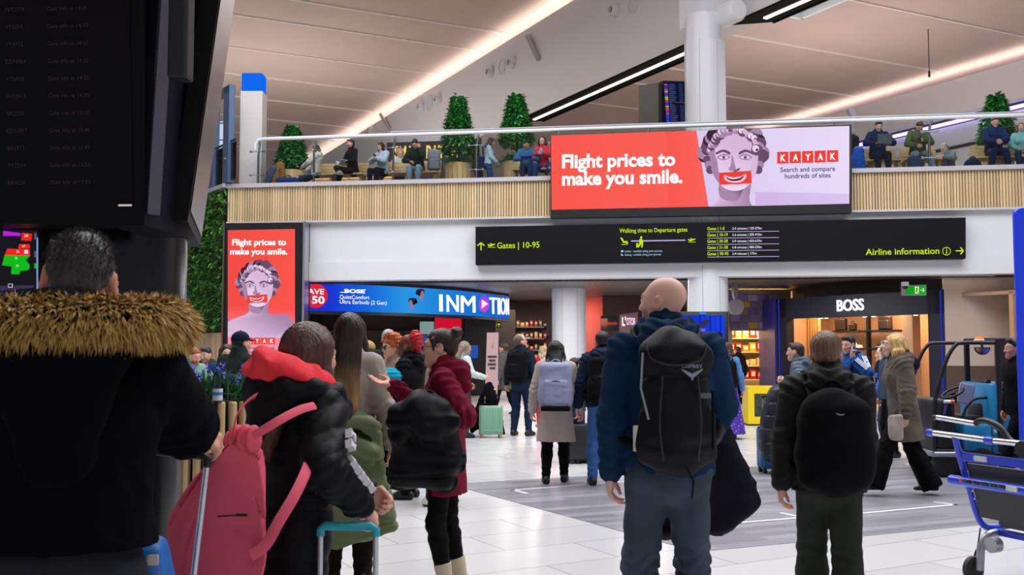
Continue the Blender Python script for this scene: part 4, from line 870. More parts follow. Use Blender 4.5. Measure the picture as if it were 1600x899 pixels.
pc.poly(circle(1002, 371.3, 1.9, 10), lime); pc.poly([(999, 374), (1003, 373.5), (1005, 378), (1004, 387), (1002, 387), (1001.5, 381), (998.5, 387), (996.8, 386.6), (999, 379)], lime); pc.poly([(994.5, 380), (997, 380), (997, 387), (994, 387)], lime)
pc.text('toilets - available along your journey', 976, 1035, 394.6, 391.4, '#9fd2f0', .0, 393.8); pc.text('Seating - available along your journey', 976, 1033, 400, 396.8, '#9fd2f0', .0, 399.2)
pc.poly([(970.5, 391.5), (970.5, 394.6), (974, 394.5), (974, 391.4)], '#9fd2f0'); pc.poly([(970.5, 397), (970.5, 400), (974, 399.9), (972, 397)], '#9fd2f0')
for i, (g1, g2) in enumerate((('Gates | 1-5', '2-5 minutes | 120-270m'), ('Gates | 10-19', '2-6 minutes | 200-410m'), ('Gates | 20-28', '5-9 minutes | 420-610m'), ('Gates | 31-38', '6-8 minutes | 480-530m'), ('Gates | 90-95', '2-4 minutes | 175m'))):
    y = 360+i*9.85; x1 = 1132 if i == 0 else 1137+(1 if i == 4 else 0); pc.text(g1, 1105, x1, y, y-4.6, lime, .015, y-.5); pc.text(g2, 1144, 1190 if i < 4 else 1182, y-.7, y-4.4, wht, .008, y-1.3)
    pc.poly([(1105, y+2.4), (1105, y+3.3), (1217, y+2.2), (1217, y+1.3)], lil)
pc.text('Airline information', 1352, 1467, 399, 389.5, lime, .012, 397)
pc.poly(circle(1478, 393, 6.6, 22), lime); pc.poly(circle(1478, 393, 5.6, 22), '#1a181b'); pc.poly([(1477.2, 391.5), (1477.2, 397), (1478.8, 397), (1478.8, 391.5)], lime); pc.poly(circle(1478, 389.6, .9, 8), lime); arrow(1498.5, 392.5, 1, 0, 6.5, 1.6)
wchild(pc.build('lettering', None, 1.0), hs)
# ================================================================== SHOPS UNDER THE GALLERY
OAK = mat('oak', '#c9a878', .55, var=.15, vs=8, stretch=(1, 1, .15), bump=.05)
def boxat(mb, c, d, R=None): return mb.box(c, d, R)
# ---- electronics shop with the curved blue lit fascia
cv = [(440, 25.2), (478, 25.3), (540, 25.8), (600, 26.5), (650, 27.3), (700, 28.3), (740, 29.4), (770, 30.8), (795, 32.2)]
CP = catmull([np.array([gx(x, D), D, 0]) for x, D in cv], 6); zb, zt = 2.46, 3.20
fs = thing('shop_fascia', 'curved blue lit shop fascia with large white standing letters', 'shop sign', (CP[20][0], CP[20][1], 0))
mb = MB()
for a, b in zip(CP, CP[1:]):
    n = unit(np.array([(b-a)[1], -(b-a)[0], 0])); mb.raw([a+np.array([0, 0, zb-.08]), b+np.array([0, 0, zb-.08]), b+np.array([0, 0, zt+.06]), a+np.array([0, 0, zt+.06])]+[p-n*.35+np.array([0, 0, z]) for p, z in ((a, zb-.08), (b, zb-.08), (b, zt+.06), (a, zt+.06))], [(0, 1, 2, 3), (7, 6, 5, 4), (0, 4, 5, 1), (3, 2, 6, 7)])
wchild(mb.build('casing', mat('fascia_black', '#121018', .4)), fs)
V, F, C = [], [], []; N = len(CP)
stops = [(0, '#1530c8'), (.12, '#1a36d8'), (.3, '#1466e0'), (.5, '#2d9bea'), (.7, '#2080dc'), (1, '#1a5fd0')]
def grad(t):
    for (a, ca), (b, cb) in zip(stops, stops[1:]):
        if t <= b: f = (t-a)/(b-a); return tuple(u+(v-u)*f for u, v in zip(lin(ca), lin(cb)))
    return lin(stops[-1][1])
for i, p in enumerate(CP):
    a, b = CP[max(i-1, 0)], CP[min(i+1, N-1)]; n = unit(np.array([(b-a)[1], -(b-a)[0], 0])); xx = p[0]/p[1]*FPX+800
    for z in (zb, zt-.03): V.append(p+n*.012+np.array([0, 0, z])); C.append(grad(min(1, max(0, (xx-478)/317))))
F = [(2*i, 2*i+2, 2*i+3, 2*i+1) for i in range(N-1)]
o = add_mesh('lit_band', V, F, screen_mat(.9)); a = o.data.color_attributes.new('col', 'FLOAT_COLOR', 'POINT'); a.data.foreach_set('color', np.array(C, np.float32).ravel()); wchild(o, fs)
def on_curve(x):
    b = min(range(N-1), key=lambda i: abs((CP[i][0]+CP[i+1][0])/(CP[i][1]+CP[i+1][1])*FPX+800-x)); a_, b_ = CP[b], CP[b+1]
    n = unit(np.array([(b_-a_)[1], -(b_-a_)[0], 0])); return Face(a_+n*.02, n)
f = on_curve(520); pc = Pic(f)
pc.clip = [(480, 430), (480, 500), (640, 500), (640, 430)]; pc.poly(circle(493, 462.5, 19), '#e0203c'); pc.clip = None
pc.text('AVE', 481, 506, 459.5, 451.5, '#ffffff', .02, 460); pc.text('50', 487, 507, 474, 463, '#ffffff', .03, 474.5); pc.poly([(480, 462), (484, 462), (484, 464), (480, 464)], '#ffffff'); pc.poly([(480, 472), (484, 472), (484, 474), (480, 474)], '#ffffff')
wchild(pc.build('offer_lettering', None, 1.), fs)
f = on_curve(570); pc = Pic(f); pc.text('BOSE', 538, 570, 457.5, 452, '#ffffff', .05, 458.5); pc.poly([(531, 457.6), (540, 457.8), (540, 456.6), (532, 456.4)], '#ffffff'); pc.poly([(568, 452.4), (572, 452.5), (571, 453.6), (568, 453.5)], '#ffffff')
pc.text('QuietComfort', 530.5, 577, 467, 461, '#ffffff', .005, 468); pc.text('Ultra Earbuds (2 Gen)', 530.5, 604, 474.5, 468.5, '#ffffff', .005, 476.5); wchild(pc.build('product_lettering', None, 1.), fs)
f = on_curve(652); pc = Pic(f)
for cx, cy, e in ((657, 458, 1), (644, 472, -1)):
    pc.poly(smooth_poly([(cx-6*e, cy-5), (cx+4*e, cy-6), (cx+6*e, cy), (cx, cy+5), (cx-6*e, cy+2)]), '#2c2433'); pc.poly(smooth_poly([(cx+1*e, cy-2), (cx+5*e, cy-1), (cx+3*e, cy+11), (cx-1*e, cy+10)]), '#8f7690'); pc.poly(circle(cx-5*e, cy, 3, 10), '#120e16')
wchild(pc.build('earbud_picture', None, 1.), fs)
for ch, x0, x1, nm in (('I', 685.5, 690, 'letter'), ('N', 697, 715, 'letter'), ('M', 719, 741, 'letter'), ('T', 763.5, 774.5, 'letter'), ('I', 776.5, 779.5, 'letter'), ('O', 780.5, 788.5, 'letter'), ('N', 789.5, 793.5, 'letter')):
    f = on_curve((x0+x1)/2); mb = MB(); c = f((x0+x1)/2, 490); yb = 487+(x0-685)*.05; f.text(mb, ch, x0, x1, yb, yb-27+(x0-685)*.01, .0, .02, .03); wchild(mb.build('letter', glow('#ffffff', 1.2, 'white_letter')), fs)
f = on_curve(753); pc = Pic(f); pc.z = .06; pc.poly(circle(753.5, 475, 8, 26, 13), '#c43ad0', '#8d3be0'); pc.poly([(749.5, 468), (760, 475), (749.5, 482.5)], '#f6d9f4'); wchild(pc.build('play_mark', None, 1.1), fs)
# its interior: side walls, lowered soffit, slatted counter wall, screens
mb = MB(); mb.box((gx(470, 33), 33.2, 1.62), (.2, 9, 3.24)); mb.box((gx(600, 36), 36, 1.62), (9.5, .2, 3.24)); mb.m(1).box((gx(645, 34.0), 33.9, 2.35), (4.8, .1, .9)); mb.m(2).box((gx(600, 33.5), 33.6, .8), (7.2, .5, 1.6))
for i in range(14): mb.m(3).box((gx(610, 33.3), 33.3, .95+i*.085), (6.5, .06, .05))
mb.m(0).box((gx(752, 33), 33, 1.62), (1.0, 2, 3.24))
struct(mb.build('wall_shop', [mat('shop_dark', '#221c1e', .6), mat('shop_bronze', '#6a5550', .5), mat('shop_counter', '#54413a', .5), mat('shop_slat', '#8b6e5f', .5)]))
for x, y, D, w_, h_, c, s_ in ((700, 506, 31.8, .85, .75, '#c8102e', 1.0), (497, 520, 32, .5, .4, '#d0163a', 1.), (668, 516, 32.5, .5, .55, '#8fa8a6', .7), (657, 536, 31.5, .4, .5, '#2b4a8f', .9), (739, 550, 30.6, .3, .4, '#2b50a8', .9)):
    t = MB().box((0, 0, 0), (w_, .05, h_)).m(1).box((0, .035, 0), (w_+.05, .03, h_+.05)).build('shop_screen', [glow(c, s_, 'shop_screen'), BLACK]); t.location = at(x, y, D); tag(t, {700: 'large red lit panel behind the woman in the maroon hoodie', 497: 'small red lit panel behind the woman in the cream jumper', 668: 'pale grey lit panel on the dark shop post', 657: 'small blue screen right of the red-lit panel on the dark shop post', 739: 'small blue screen at the shop corner near the pink banner'}[x], 'screen')
k = 0
for x, y in ((492, 482), (503, 483), (511, 484), (523, 481), (537, 483), (553, 481), (567, 481), (485, 484)):
    c = at(x, y, 29.0); t = MB().box((0, 0, 0), (.16, .16, .05)).m(1).box((0, 0, .05), (.2, .2, .06)).build('ceiling_spotlight', [glow('#ffe9bf', 3.0, 'spot_face'), BLACK]); t.location = (c[0], c[1], 2.64); tag(t, 'small warm square spotlight under the blue curved fascia', 'ceiling light', 'shop spotlights')
# green overhead sign, pink banner
f = Face(at(768, 508, 32.6), (0, -1, 0)); t = thing('gate_sign', 'small dark overhead sign with lime text beside the blue shop', 'sign', at(770, 508, 32.7)); slab('sign_board', f, [(762, 503.5), (762, 513), (783, 513), (783, 503.5)], .1, BLACK, t, -.01)
pc = Pic(f); pc.text('10-95', 765, 776, 511, 505, lime, .02); arrow(779.5, 508.3, 0, -1, 3, .8); wchild(pc.build('lettering', None, 1.), t)
bn = thing('roll_up_banner', 'pale pink roll-up banner standing by the shop corner', 'banner', ground(767, 655)); D = ground(767, 655)[1]; f = Face(at(768, 560, D), (.25, -1, 0)); 
slab('banner_sheet', f, [(761, 520), (757, 652), (777, 652), (779, 520)], .02, mat('banner_pink', '#c3a3a4', .6), bn); 
mb = MB()
f.poly(mb, [(768, 538), (770.5, 534), (771, 543), (768.5, 546)], .005)
wchild(mb.build('emblem', mat('banner_gold', '#b29a5a', .5)), bn); mb = MB()
for i, (a, b) in enumerate(((762, 776), (764, 774), (762, 775), (765, 774))): f.poly(mb, [(a, 556+i*6), (a, 559.5+i*6), (b, 559.5+i*6), (b, 556+i*6)], .005)
wchild(mb.build('printed_lines', mat('banner_ink', '#3a2f36', .6)), bn); mb = MB(); mb.rbox(tuple(at(767, 651, D)-np.array([0, 0, .02])), (.34, .2, .1), .03); wchild(mb.build('base', STEEL), bn)
# far shop front with orange goods
mb = MB(); mb.box(at(800, 530, 37), (4.2, .1, 3.0)); mb.m(1).box(at(790, 517, 36.7), (3.2, .1, .4)); struct(mb.build('wall_far_shop', [mat('far_shop', '#4a3430', .7), mat('far_head', '#2a1d20', .6)]))
rg = random.Random(9); cols = ['#b8401e', '#c8702a', '#8a5a2a', '#6a6a3a', '#8a3020', '#b89868', '#5a3a30']
for r in range(5):
    for i in range(12):
        h_ = rg.uniform(.12, .26); t = MB().rbox((0, 0, h_/2), (rg.uniform(.10, .15), .15, h_), .02).m(1).box((0, -.077, h_*.6), (.07, .004, h_*.3)).build('shop_packet', [mat('goods'+cols[(i*3+r*2) % 7], cols[(i*3+r*2) % 7], .5), mat('goods_lid', '#d8d0c0', .5)]); t.location = (gx(774, 36.4)+i*.165, 36.4, .62+r*.42); tag(t, 'bright packet on the far shelves left of the wide white column', 'packet', 'packets on the far shop shelves')
mb = MB()
for r in range(5): mb.box((gx(794, 36.4), 36.4, .60+r*.42), (2.6, .4, .04))
tag(mb.build('shop_shelving', mat('shelf_grey', '#6a5a54', .5)), 'shelving with bright packets far left of the wide white column', 'shelves'); area('shop_lamp', (gx(790, 35.4), 35.4, 2.9), 1.5, 45, (1, .72, .45))
# red-lit front and small signs right of the first column
struct(MB().box(at(940, 545, 34), (1.6, .1, 3.6)).m(1).box(at(975, 540, 33), (1.4, .1, 3.4)).build('wall_red_shop', [mat('rosy', '#b0544a', .6), mat('dark_rose', '#4b2f2e', .6)])); area('red_lamp', (gx(930, 33), 33.0, 2.6), .8, 16, (1, .35, .25), (math.radians(60), 0, 0))
f = Face(at(953, 506, 32.93), (0, -1, 0)); t = thing('shop_sign', 'small black shop sign with red letters above the red-lit doorway', 'shop sign', at(953, 506, 32.93)); slab('sign_board', f, [(939, 494), (939, 517), (967, 517), (967, 494)], .15, BLACK, t, -.01); pc = Pic(f); pc.text('MONSOON', 942, 964, 507.5, 504, '#e0482c', .02); wchild(pc.build('lettering', None, 1.), t)
f = Face(at(980, 505, 32.93), (0, -1, 0)); t = thing('shop_sign', 'pink panel with glowing white letters left of the man in the navy hoodie', 'shop sign', at(980, 505, 32.93)); slab('sign_board', f, [(968, 492), (968, 525), (997, 525), (997, 488)], .12, mat('pink_panel', '#b98c94', .5), t, -.01); pc = Pic(f); pc.text("L'", 972, 978, 509, 496, '#ffffff', .03); pc.text('OTOR', 979, 993, 508, 497, '#f3d6f4', .02); wchild(pc.build('lettering', None, 1.1), t)
# ---- toy shop with warm shelves
D = 29.5; mb = MB(); mb.box((gx(1178, 31), 31.2, 1.6), (3.2, .1, 3.2)); mb.box((gx(1132, 30), 30.2, 1.6), (.1, 2, 3.2)); mb.box((gx(1230, 30), 30.2, 1.6), (.1, 2, 3.2)); struct(mb.build('wall_toy_shop', mat('toy_wall', '#e9cfa0', .6)))
mb = MB(); mb.box((gx(1178, 29), 29.15, 2.62), (2.2, .2, 1.2)); rg = random.Random(3); bc = ['#8d77b8', '#d6b24a', '#b9a7c9', '#a89070', '#77699f']
for j in range(5):
    for i in range(7): mb.m(1+rg.randrange(5)).box((gx(1178, 29)-.92+i*.3+(.08 if j % 2 else 0), 29.04, 2.18+j*.2), (.27, .03, .17))
struct(mb.build('toy_shop_header', [mat('toy_head', '#a38a78', .6)]+[mat('brick'+c, c, .5) for c in bc]))
area('shop_lamp', (gx(1178, 29.9), 30.0, 2.95), 1.6, 130, (1, .80, .50)); 
mb = MB()
for r in range(5): mb.box((gx(1176, 30.7), 30.75, .55+r*.42), (1.55, .5, .035))
mb.box((gx(1176, 31), 31.05, 1.5), (1.6, .06, 2.6)); tag(mb.build('toy_shelving', mat('toy_shelf', '#e6d2b0', .5)), 'warm lit toy shop shelving behind the denim-shirt woman', 'shelves')
cols = ['#e0b020', '#c8261e', '#e8882c', '#d8c8a8', '#b0361e', '#f0d060', '#8a4a2a']
for r in range(5):
    for i in range(7):
        w_ = .19; h_ = rg.uniform(.16, .33); c = cols[rg.randrange(7)] if r else '#b0201c'
        t = MB().box((0, 0, h_/2), (w_, .16, h_)).m(1).box((0, -.083, h_*.55), (w_*.62, .004, h_*.5)).build('toy_box', [mat('goods'+c, c, .45), mat('toy_print', '#f4ead0', .4)]); t.location = (gx(1176, 30.5)-.64+i*.215, 30.62, .57+r*.42); tag(t, 'small bright boxed toy on the warm lit toy shop shelves', 'toy box', 'boxed toys on the shelves')
t = MB().lathe([(.001, -.02), (.30, -.02), (.30, .02), (.001, .02)], (0, 0, 0), 28, rotx(math.pi/2)).m(1).lathe([(.001, 0), (.09, 0), (.09, .02), (.001, .02)], (0, -.03, .03), 14, rotx(math.pi/2)).m(2).box((0, -.03, -.09), (.12, .02, .16)).build('round_sign', [glow('#fff2d8', .9, 'lit_disc'), mat('figure_yellow', '#e0b84a', .5), mat('figure_red', '#b8402c', .5)]); t.location = at(1197, 519, 30.2); tag(t, 'round lit white sign disc high in the toy shop', 'shop sign')
cb = thing('display_cabinet', 'bright yellow display cabinet with a window by the toy shop', 'cabinet', ground(1188, 664)); D = cb.location[1]; k = D/FPX; YL = mat('cabinet_yellow', '#f2d40a', .4)
mb = MB(); W, Hh = 46*k, 60*k
for c, d in (((-W/2+.06, .0, Hh/2), (.12, .5, Hh)), ((W/2-.06, 0, Hh/2), (.12, .5, Hh)), ((0, 0, Hh-.07), (W-.242, .49, .14)), ((0, 0, .1), (W-.242, .49, .14)), ((0, .2, Hh/2), (W-.242, .08, Hh-.3))): mb.box(c, d)
mb.build('frame', YL, cb); MB().box((0, 0, .015), (W*1.02, .52, .03)).build('plinth', BLACK, cb); MB().box((0, -.2, Hh/2), (W-.24, .01, Hh-.28)).build('window', GLASS, cb); MB().box((0, .10, Hh/2), (W-.24, .02, Hh-.28)).build('back_panel', mat('grey_print', '#8d8a80', .6, var=.5, vs=9), cb)
# two small round clocks-like blade signs hanging by the column
for x, y, ry, l in ((1150, 480, 12.5, 'round grey hanging blade sign beside the white column, lower one'), (1148.5, 455, 14, 'round grey hanging blade sign seen edge-on beside the column, upper one')):
    r = ry*27/FPX; t = MB().lathe([(.001, -.03), (r, -.03), (r, .03), (.001, .03)], (0, 0, 0), 32, rotx(math.pi/2)).m(1).box((0, 0, r+.06), (.03, .03, .14)).build('blade_sign', [mat('blade_grey', '#8f8d97', .4), STEEL], None, 40); t.location = at(x, y, 27); t.rotation_euler = (0, 0, .25 if y > 470 else 1.1); tag(t, l, 'sign')
# ---- blue video kiosk
ks = thing('video_kiosk', 'tall black kiosk with a blue screen behind the man in the navy hoodie', 'kiosk', (gx(1100, 21), 21, 0)); k = 21/FPX; zt = at(1100, 487, 21)[2]; W = 77*k
mb = MB(); mb.rbox((0, .08, zt/2), (W, .16, zt), .03); mb.build('case', BLACK, ks, 40); f = Face(at(1100, 540, 20.99), (0, -1, 0)); pc = Pic(f); pc.poly([(1066, 493), (1066, 640), (1132, 640), (1132, 493)], '#1034d8', '#1c46e6')
for i in range(8): pc.poly([(1068+i*8, 493), (1068+i*8, 640), (1072+i*8, 640), (1071+i*8, 493)], ['#1638dc', '#0d2cc4'][i % 2])
pc.poly(smooth_poly([(1092, 506), (1104, 499), (1109, 502), (1103, 508), (1096, 511)]), '#3b3348'); pc.poly(smooth_poly([(1116, 521), (1124, 519), (1129, 523), (1127, 530), (1118, 531)]), '#2a2430'); pc.poly([(1092, 514), (1092, 518), (1102, 518), (1102, 514)], '#8a68c8'); pc.poly([(1092, 523), (1092, 536), (1112, 536), (1112, 523)], '#5a3ac0')
pc.poly([(1092, 487.5), (1092, 492), (1103, 492), (1103, 487.5)], '#2f8bea'); wchild(pc.build('screen', None, .85), ks)
# ---- menswear shop: dark blue portal, warm interior
BL, BR = np.array([gx(1213, 27.7), 27.7, 0]), np.array([gx(1476, 23.2), 23.2, 0]); bu = unit(BR-BL); bnn = np.array([bu[1], -bu[0], 0]); BW = np.linalg.norm(BR-BL); Bf = Face(BL, bnn); RB = np.array([bu, -bnn, [0, 0, 1]]).T
def bpnt(u, out, z): return BL+bu*u+bnn*out+np.array([0, 0, z])
uu = lambda x: (hit(x, 545, BL, bnn)-BL)@bu
NAVY = mat('portal_navy', '#14162c', .35); ul, ur = uu(1229), uu(1451); zh = 2.32
mb = MB(); mb.box(bpnt(BW/2, -.15, (2.88+zh)/2), (BW, .3, 2.88-zh), RB); mb.box(bpnt(ul/2, -.15, 1.44), (ul, .3, 2.88), RB); mb.box(bpnt((ur+BW)/2, -.15, 1.44), (BW-ur, .3, 2.88), RB); struct(mb.build('wall_portal', NAVY))
for x, w_ in ((1218, .03), (1472, .035)): struct(MB().box(bpnt(uu(x), .005, 1.43), (w_, .012, 2.86), RB).build('trim_8', glow('#2a36c0', .8, 'blue_edge')))
mb = MB(); Bf.text(mb, 'BOSS', 1309, 1351, 486.5, 469.5, .02, .012, .03, 484.5); t = thing('shop_lettering', 'white standing letters on the dark blue shop portal', 'shop sign', bpnt(uu(1330), .05, 2.6)); wchild(mb.build('letters', glow('#ffffff', 1.1, 'white_letter')), t)
f = Face(BL+np.array([-.01, 0, 0]), unit(np.array([-1, -.35, 0.]))); pc = Pic(f); 
mb = MB(); mb.box(BL+np.array([.0, .9, 1.44]), (.1, 1.8, 2.88)); struct(mb.build('wall_portal_side', mat('portal_blue', '#1a2a8a', .4)))
dp = 1.7; ub = lambda x, d=dp*.9: (hit(x, 520, BL-bnn*d, bnn)-BL)@bu
mb = MB(); cx = (ul+ur)/2
mb.box(bpnt(cx+.7, -.3-dp, 1.4), (ur-ul+3.2, .1, 2.8), RB); mb.box(bpnt(ul-.3, -.3-dp/2, 1.4), (.1, dp, 2.8), RB); mb.box(bpnt(ur+1.9, -.3-dp/2, 1.4), (.1, dp, 2.8), RB); mb.m(1).box(bpnt(cx+.7, -.3-dp/2, 2.75), (ur-ul+3.2, dp, .08), RB)
mb.m(2).box(bpnt(ub(1352), -dp*.98, 1.4), (.07, .12, 2.7), RB).box(bpnt(ub(1414), -dp*.98, 1.4), (.07, .12, 2.7), RB)
u0_, u1_ = ub(1231, 1.1), ub(1280, 1.1)
for i in range(14): mb.m(3).box(bpnt(u0_+(u1_-u0_)*i/13, -1.1, 1.3), (.035, .09, 2.6), RB)
mb.m(4).box(bpnt(ur-.10, -.6, 1.3), (.10, .3, 2.6), RB).box(bpnt(ub(1424, .9), -.9, 1.3), (.30, .3, 2.6), RB)
struct(mb.build('wall_menswear', [mat('warm_wall', '#b58a66', .6), mat('warm_ceiling', '#a08068', .6), BLACK, mat('warm_slat', '#d9a86a', .5), mat('warm_pillar', '#d8b898', .5)]))
area('shop_lamp', tuple(bpnt(cx+.4, -.95, 2.65)), 1.3, 110, (1, .68, .40)); area('shop_lamp', tuple(bpnt(ul+.6, -.8, 2.65)), .8, 40, (1, .66, .38))
for i, x in enumerate((1270, 1278, 1338, 1352, 1418)):
    t = MB().lathe([(.001, 0), (.05, 0), (.05, .02)], (0, 0, 0), 14).m(1).lathe([(.06, .0), (.06, .05)], (0, 0, .01), 14).build('ceiling_spotlight', [glow('#fff0d8', 4, 'spot_face2'), STEEL]); t.location = bpnt(uu(x), -.34, 2.62); t.location[2] = zh-.015; tag(t, 'small round spotlight along the top of the dark blue shop opening', 'ceiling light', 'portal spotlights')
for i, (x, z, u0, u1, l) in enumerate(((1330, 1.98, 1293, 1350, 'black shelf with dark bags, upper left in the menswear shop'), (1385, 1.98, 1354, 1412, 'black shelf with a dark backpack, upper right in the menswear shop'), (1330, 1.50, 1293, 1350, 'black shelf with a pale shoe, lower left in the menswear shop'), (1385, 1.50, 1354, 1412, 'black shelf with a dark cap, lower right in the menswear shop'))):
    a, b = ub(u0), ub(u1); t = MB().box((0, 0, 0), (b-a, .4, .03)).m(1).box((0, .17, -.03), (b-a, .03, .03)).build('shop_shelf', [BLACK, STEEL]); t.location = bpnt((a+b)/2, -dp*.9, z); t.rotation_euler = (0, 0, math.atan2(bu[1], bu[0])); tag(t, l, 'shelf')
def leather_bag(u, z, s, label, back=False):
    t = thing('handbag' if not back else 'shop_backpack', label, 'bag', bpnt(u, -dp*.88, z+.015), math.atan2(bu[1], bu[0])); g = Sdf((-.3, -.2, -.05), (.3, .2, .5), .012); g.box((0, 0, .16*s), (.17*s, .07, .16*s), .04); 
    if back: g.ball((0, -.01, .28*s), (.14*s, .07, .1*s), None, .04); g.box((0, -.07, .12*s), (.12*s, .03, .1*s), .02)
    g.build('bag_body', mat('dark_leather', '#2b1d18', .4, bump=.1), t); MB().tube([(.075*s*math.cos(a), 0, .31*s+.11*s*math.sin(a)) for a in np.linspace(-.2, math.pi+.2, 12)], .012, 6).build('handle', mat('dark_leather', '#2b1d18', .4, bump=.1), t, True)
leather_bag(ub(1316), 1.98, 1.05, 'dark brown leather handbag on the upper left menswear shelf'); leather_bag(ub(1334), 1.98, .62, 'small dark brown bag beside the larger handbag on the shelf'); leather_bag(ub(1385), 1.98, 1.15, 'dark leather backpack on the upper right menswear shelf', True)
for u, z, c, l in ((ub(1343), 1.515, '#e8dccb', 'pale trainer on the lower left menswear shelf'),):
    t = thing('trainer', l, 'shoe', bpnt(u, -dp*.86, z), math.atan2(bu[1], bu[0])); g = Sdf((-.2, -.1, 0), (.2, .1, .2), .01); g.cone((-.1, 0, .05), (.1, 0, .04), .05, .045, .02); g.cone((-.1, 0, .06), (-.09, 0, .11), .045, .045, .03); g.cut((0, 0, .015), (0, 0, -1)); g.build('upper', mat('trainer', c, .6), t); MB().rbox((0, 0, .012), (.3, .10, .025), .045).build('sole', WHITE, t)
t = thing('cap_on_shelf', 'dark cap lying on the lower right menswear shelf', 'cap', bpnt(ub(1376), -dp*.86, 1.515), 0); g = Sdf((-.2, -.2, 0), (.2, .2, .2), .01); g.ball((0, 0, .0), (.1, .1, .11)); g.cut((0, 0, .002), (0, 0, -1)); g.build('crown', fab('#191a20'), t); g = Sdf((-.2, -.25, 0), (.2, .2, .2), .006); g.cone((0, -.07, .012), (0, -.14, .012), .07, .06, 0, ((0, 0, 1), .15)); g.cut((0, 0, .001), (0, 0, -1)); g.build('bill', fab('#191a20'), t)
t = thing('clothes_rail', 'slim metal rail with pink garments inside the shop opening right side', 'clothes rail', bpnt(uu(1432), -1.2, 0), math.atan2(bu[1], bu[0])); MB().tube([(-.3, 0, 0), (-.3, 0, 1.75), (.3, 0, 1.75), (.3, 0, 0)], .015, 8).build('frame', mat('brass', '#b08a58', .3, 1), t)
for i in range(5):
    g = Sdf((-.1, -.25, .8), (.1, .25, 1.8), .02); g.cone((0, -.12, 1.6), (0, .12, 1.6), .05, .05); g.cone((0, 0, 1.55), (0, 0, .95), .17, .20, .03, ((1, 0, 0), .22)); o = g.build('garment', fab(['#d99a8a', '#c98478', '#e0b8a8'][i % 3]), None); o.location = bpnt(uu(1432)-.2+i*.1, -1.2, 0); o.rotation_euler = (0, 0, math.atan2(bu[1], bu[0])); tag(o, 'pink knit garment hanging on the menswear clothes rail', 'garment', 'garments on the clothes rail')
t = thing('bollard', 'slim grey bollard before the dark blue shop portal', 'bollard', bpnt(uu(1443), 1.2, 0)); MB().lathe([(.05, 0), (.05, 1.05), (.045, 1.08), (.001, 1.085)], (0, 0, 0), 18).build('post', mat('bollard_grey', '#77777c', .4, .7), t, 40); MB().lathe([(.09, 0), (.09, .02), (.05, .025)], (0, 0, 0), 20).build('base_ring', STEEL, t, 40)
# plain wall at the right with dark dado, lamp disc
RW = Q0+gu*17.6-gn*2.2
wc = BR+gu*2.6-gn*.05; mb = MB(); mb.box(wc+np.array([0, 0, 2.2]), (5.2, .12, 2.2), RG); mb.m(1).box(wc+gn*.01+np.array([0, 0, .55]), (5.2, .13, 1.1), RG); struct(mb.build('wall_plain', [mat('beige_wall', '#b9a494', .7), mat('brown_dado', '#4f3d33', .6)]))
t = MB().lathe([(.001, 0), (.26, 0), (.28, .03)], (0, 0, 0), 24).m(1).lathe([(.30, .03), (.30, .0), (.28, 0)], (0, 0, 0), 24).build('ceiling_lamp', [glow('#fff6e8', 2.2, 'disc_lamp'), WHITE]); t.location = tuple(gp((hit(1570, 450, Q0, gn)-Q0)@gu, -1.6, 3.235)); tag(t, 'round white ceiling lamp over the plain beige wall', 'ceiling light')
# exit sign and camera dome
f = Face(Q0+gn*-.9, gn); ex = thing('exit_sign', 'green lit exit sign with running man under the gallery', 'exit sign', f(1430, 454)); slab('casing', f, [(1409, 446), (1409, 462), (1447.5, 462), (1447.5, 445)], .08, mat('casing_grey', '#a8a9ad', .5), ex, -.01)
pc = Pic(f); pc.poly([(1416, 447.5), (1416, 460.3), (1446, 460.3), (1446, 447)], '#12921f', '#18a828'); pc.poly([(1429.5, 448), (1429.5, 459), (1435.5, 459), (1435.5, 448)], '#e8f0b0'); pc.poly([(1431, 450.5), (1433, 449.5), (1434.5, 453), (1433, 454), (1434.5, 458), (1433, 458.3), (1432, 455.5), (1430, 458), (1429.8, 457), (1431.4, 453.5)], '#12921f'); pc.poly(circle(1433, 449.2, .9, 8), '#12921f'); lime_ = lime; lime = '#e8f0d0'; arrow(1441, 453.6, 1, 0, 3.6, .8); lime = lime_; wchild(pc.build('picture', None, 1.), ex)
cd = thing('dome_camera', 'white dome security camera beside the green exit sign', 'camera', f(1412, 448)); c = f(1412, 448, .12); mb = MB(); mb.lathe([(.085, .0), (.085, .10), (.001, .10)], c, 20); wchild(mb.build('housing', WHITE, None, 40), cd); mb = MB(); mb.lathe([(.001, -.075), (.05, -.055), (.075, 0)], c, 20); wchild(mb.build('dome', mat('dome_black', '#111114', .1), None, True), cd)
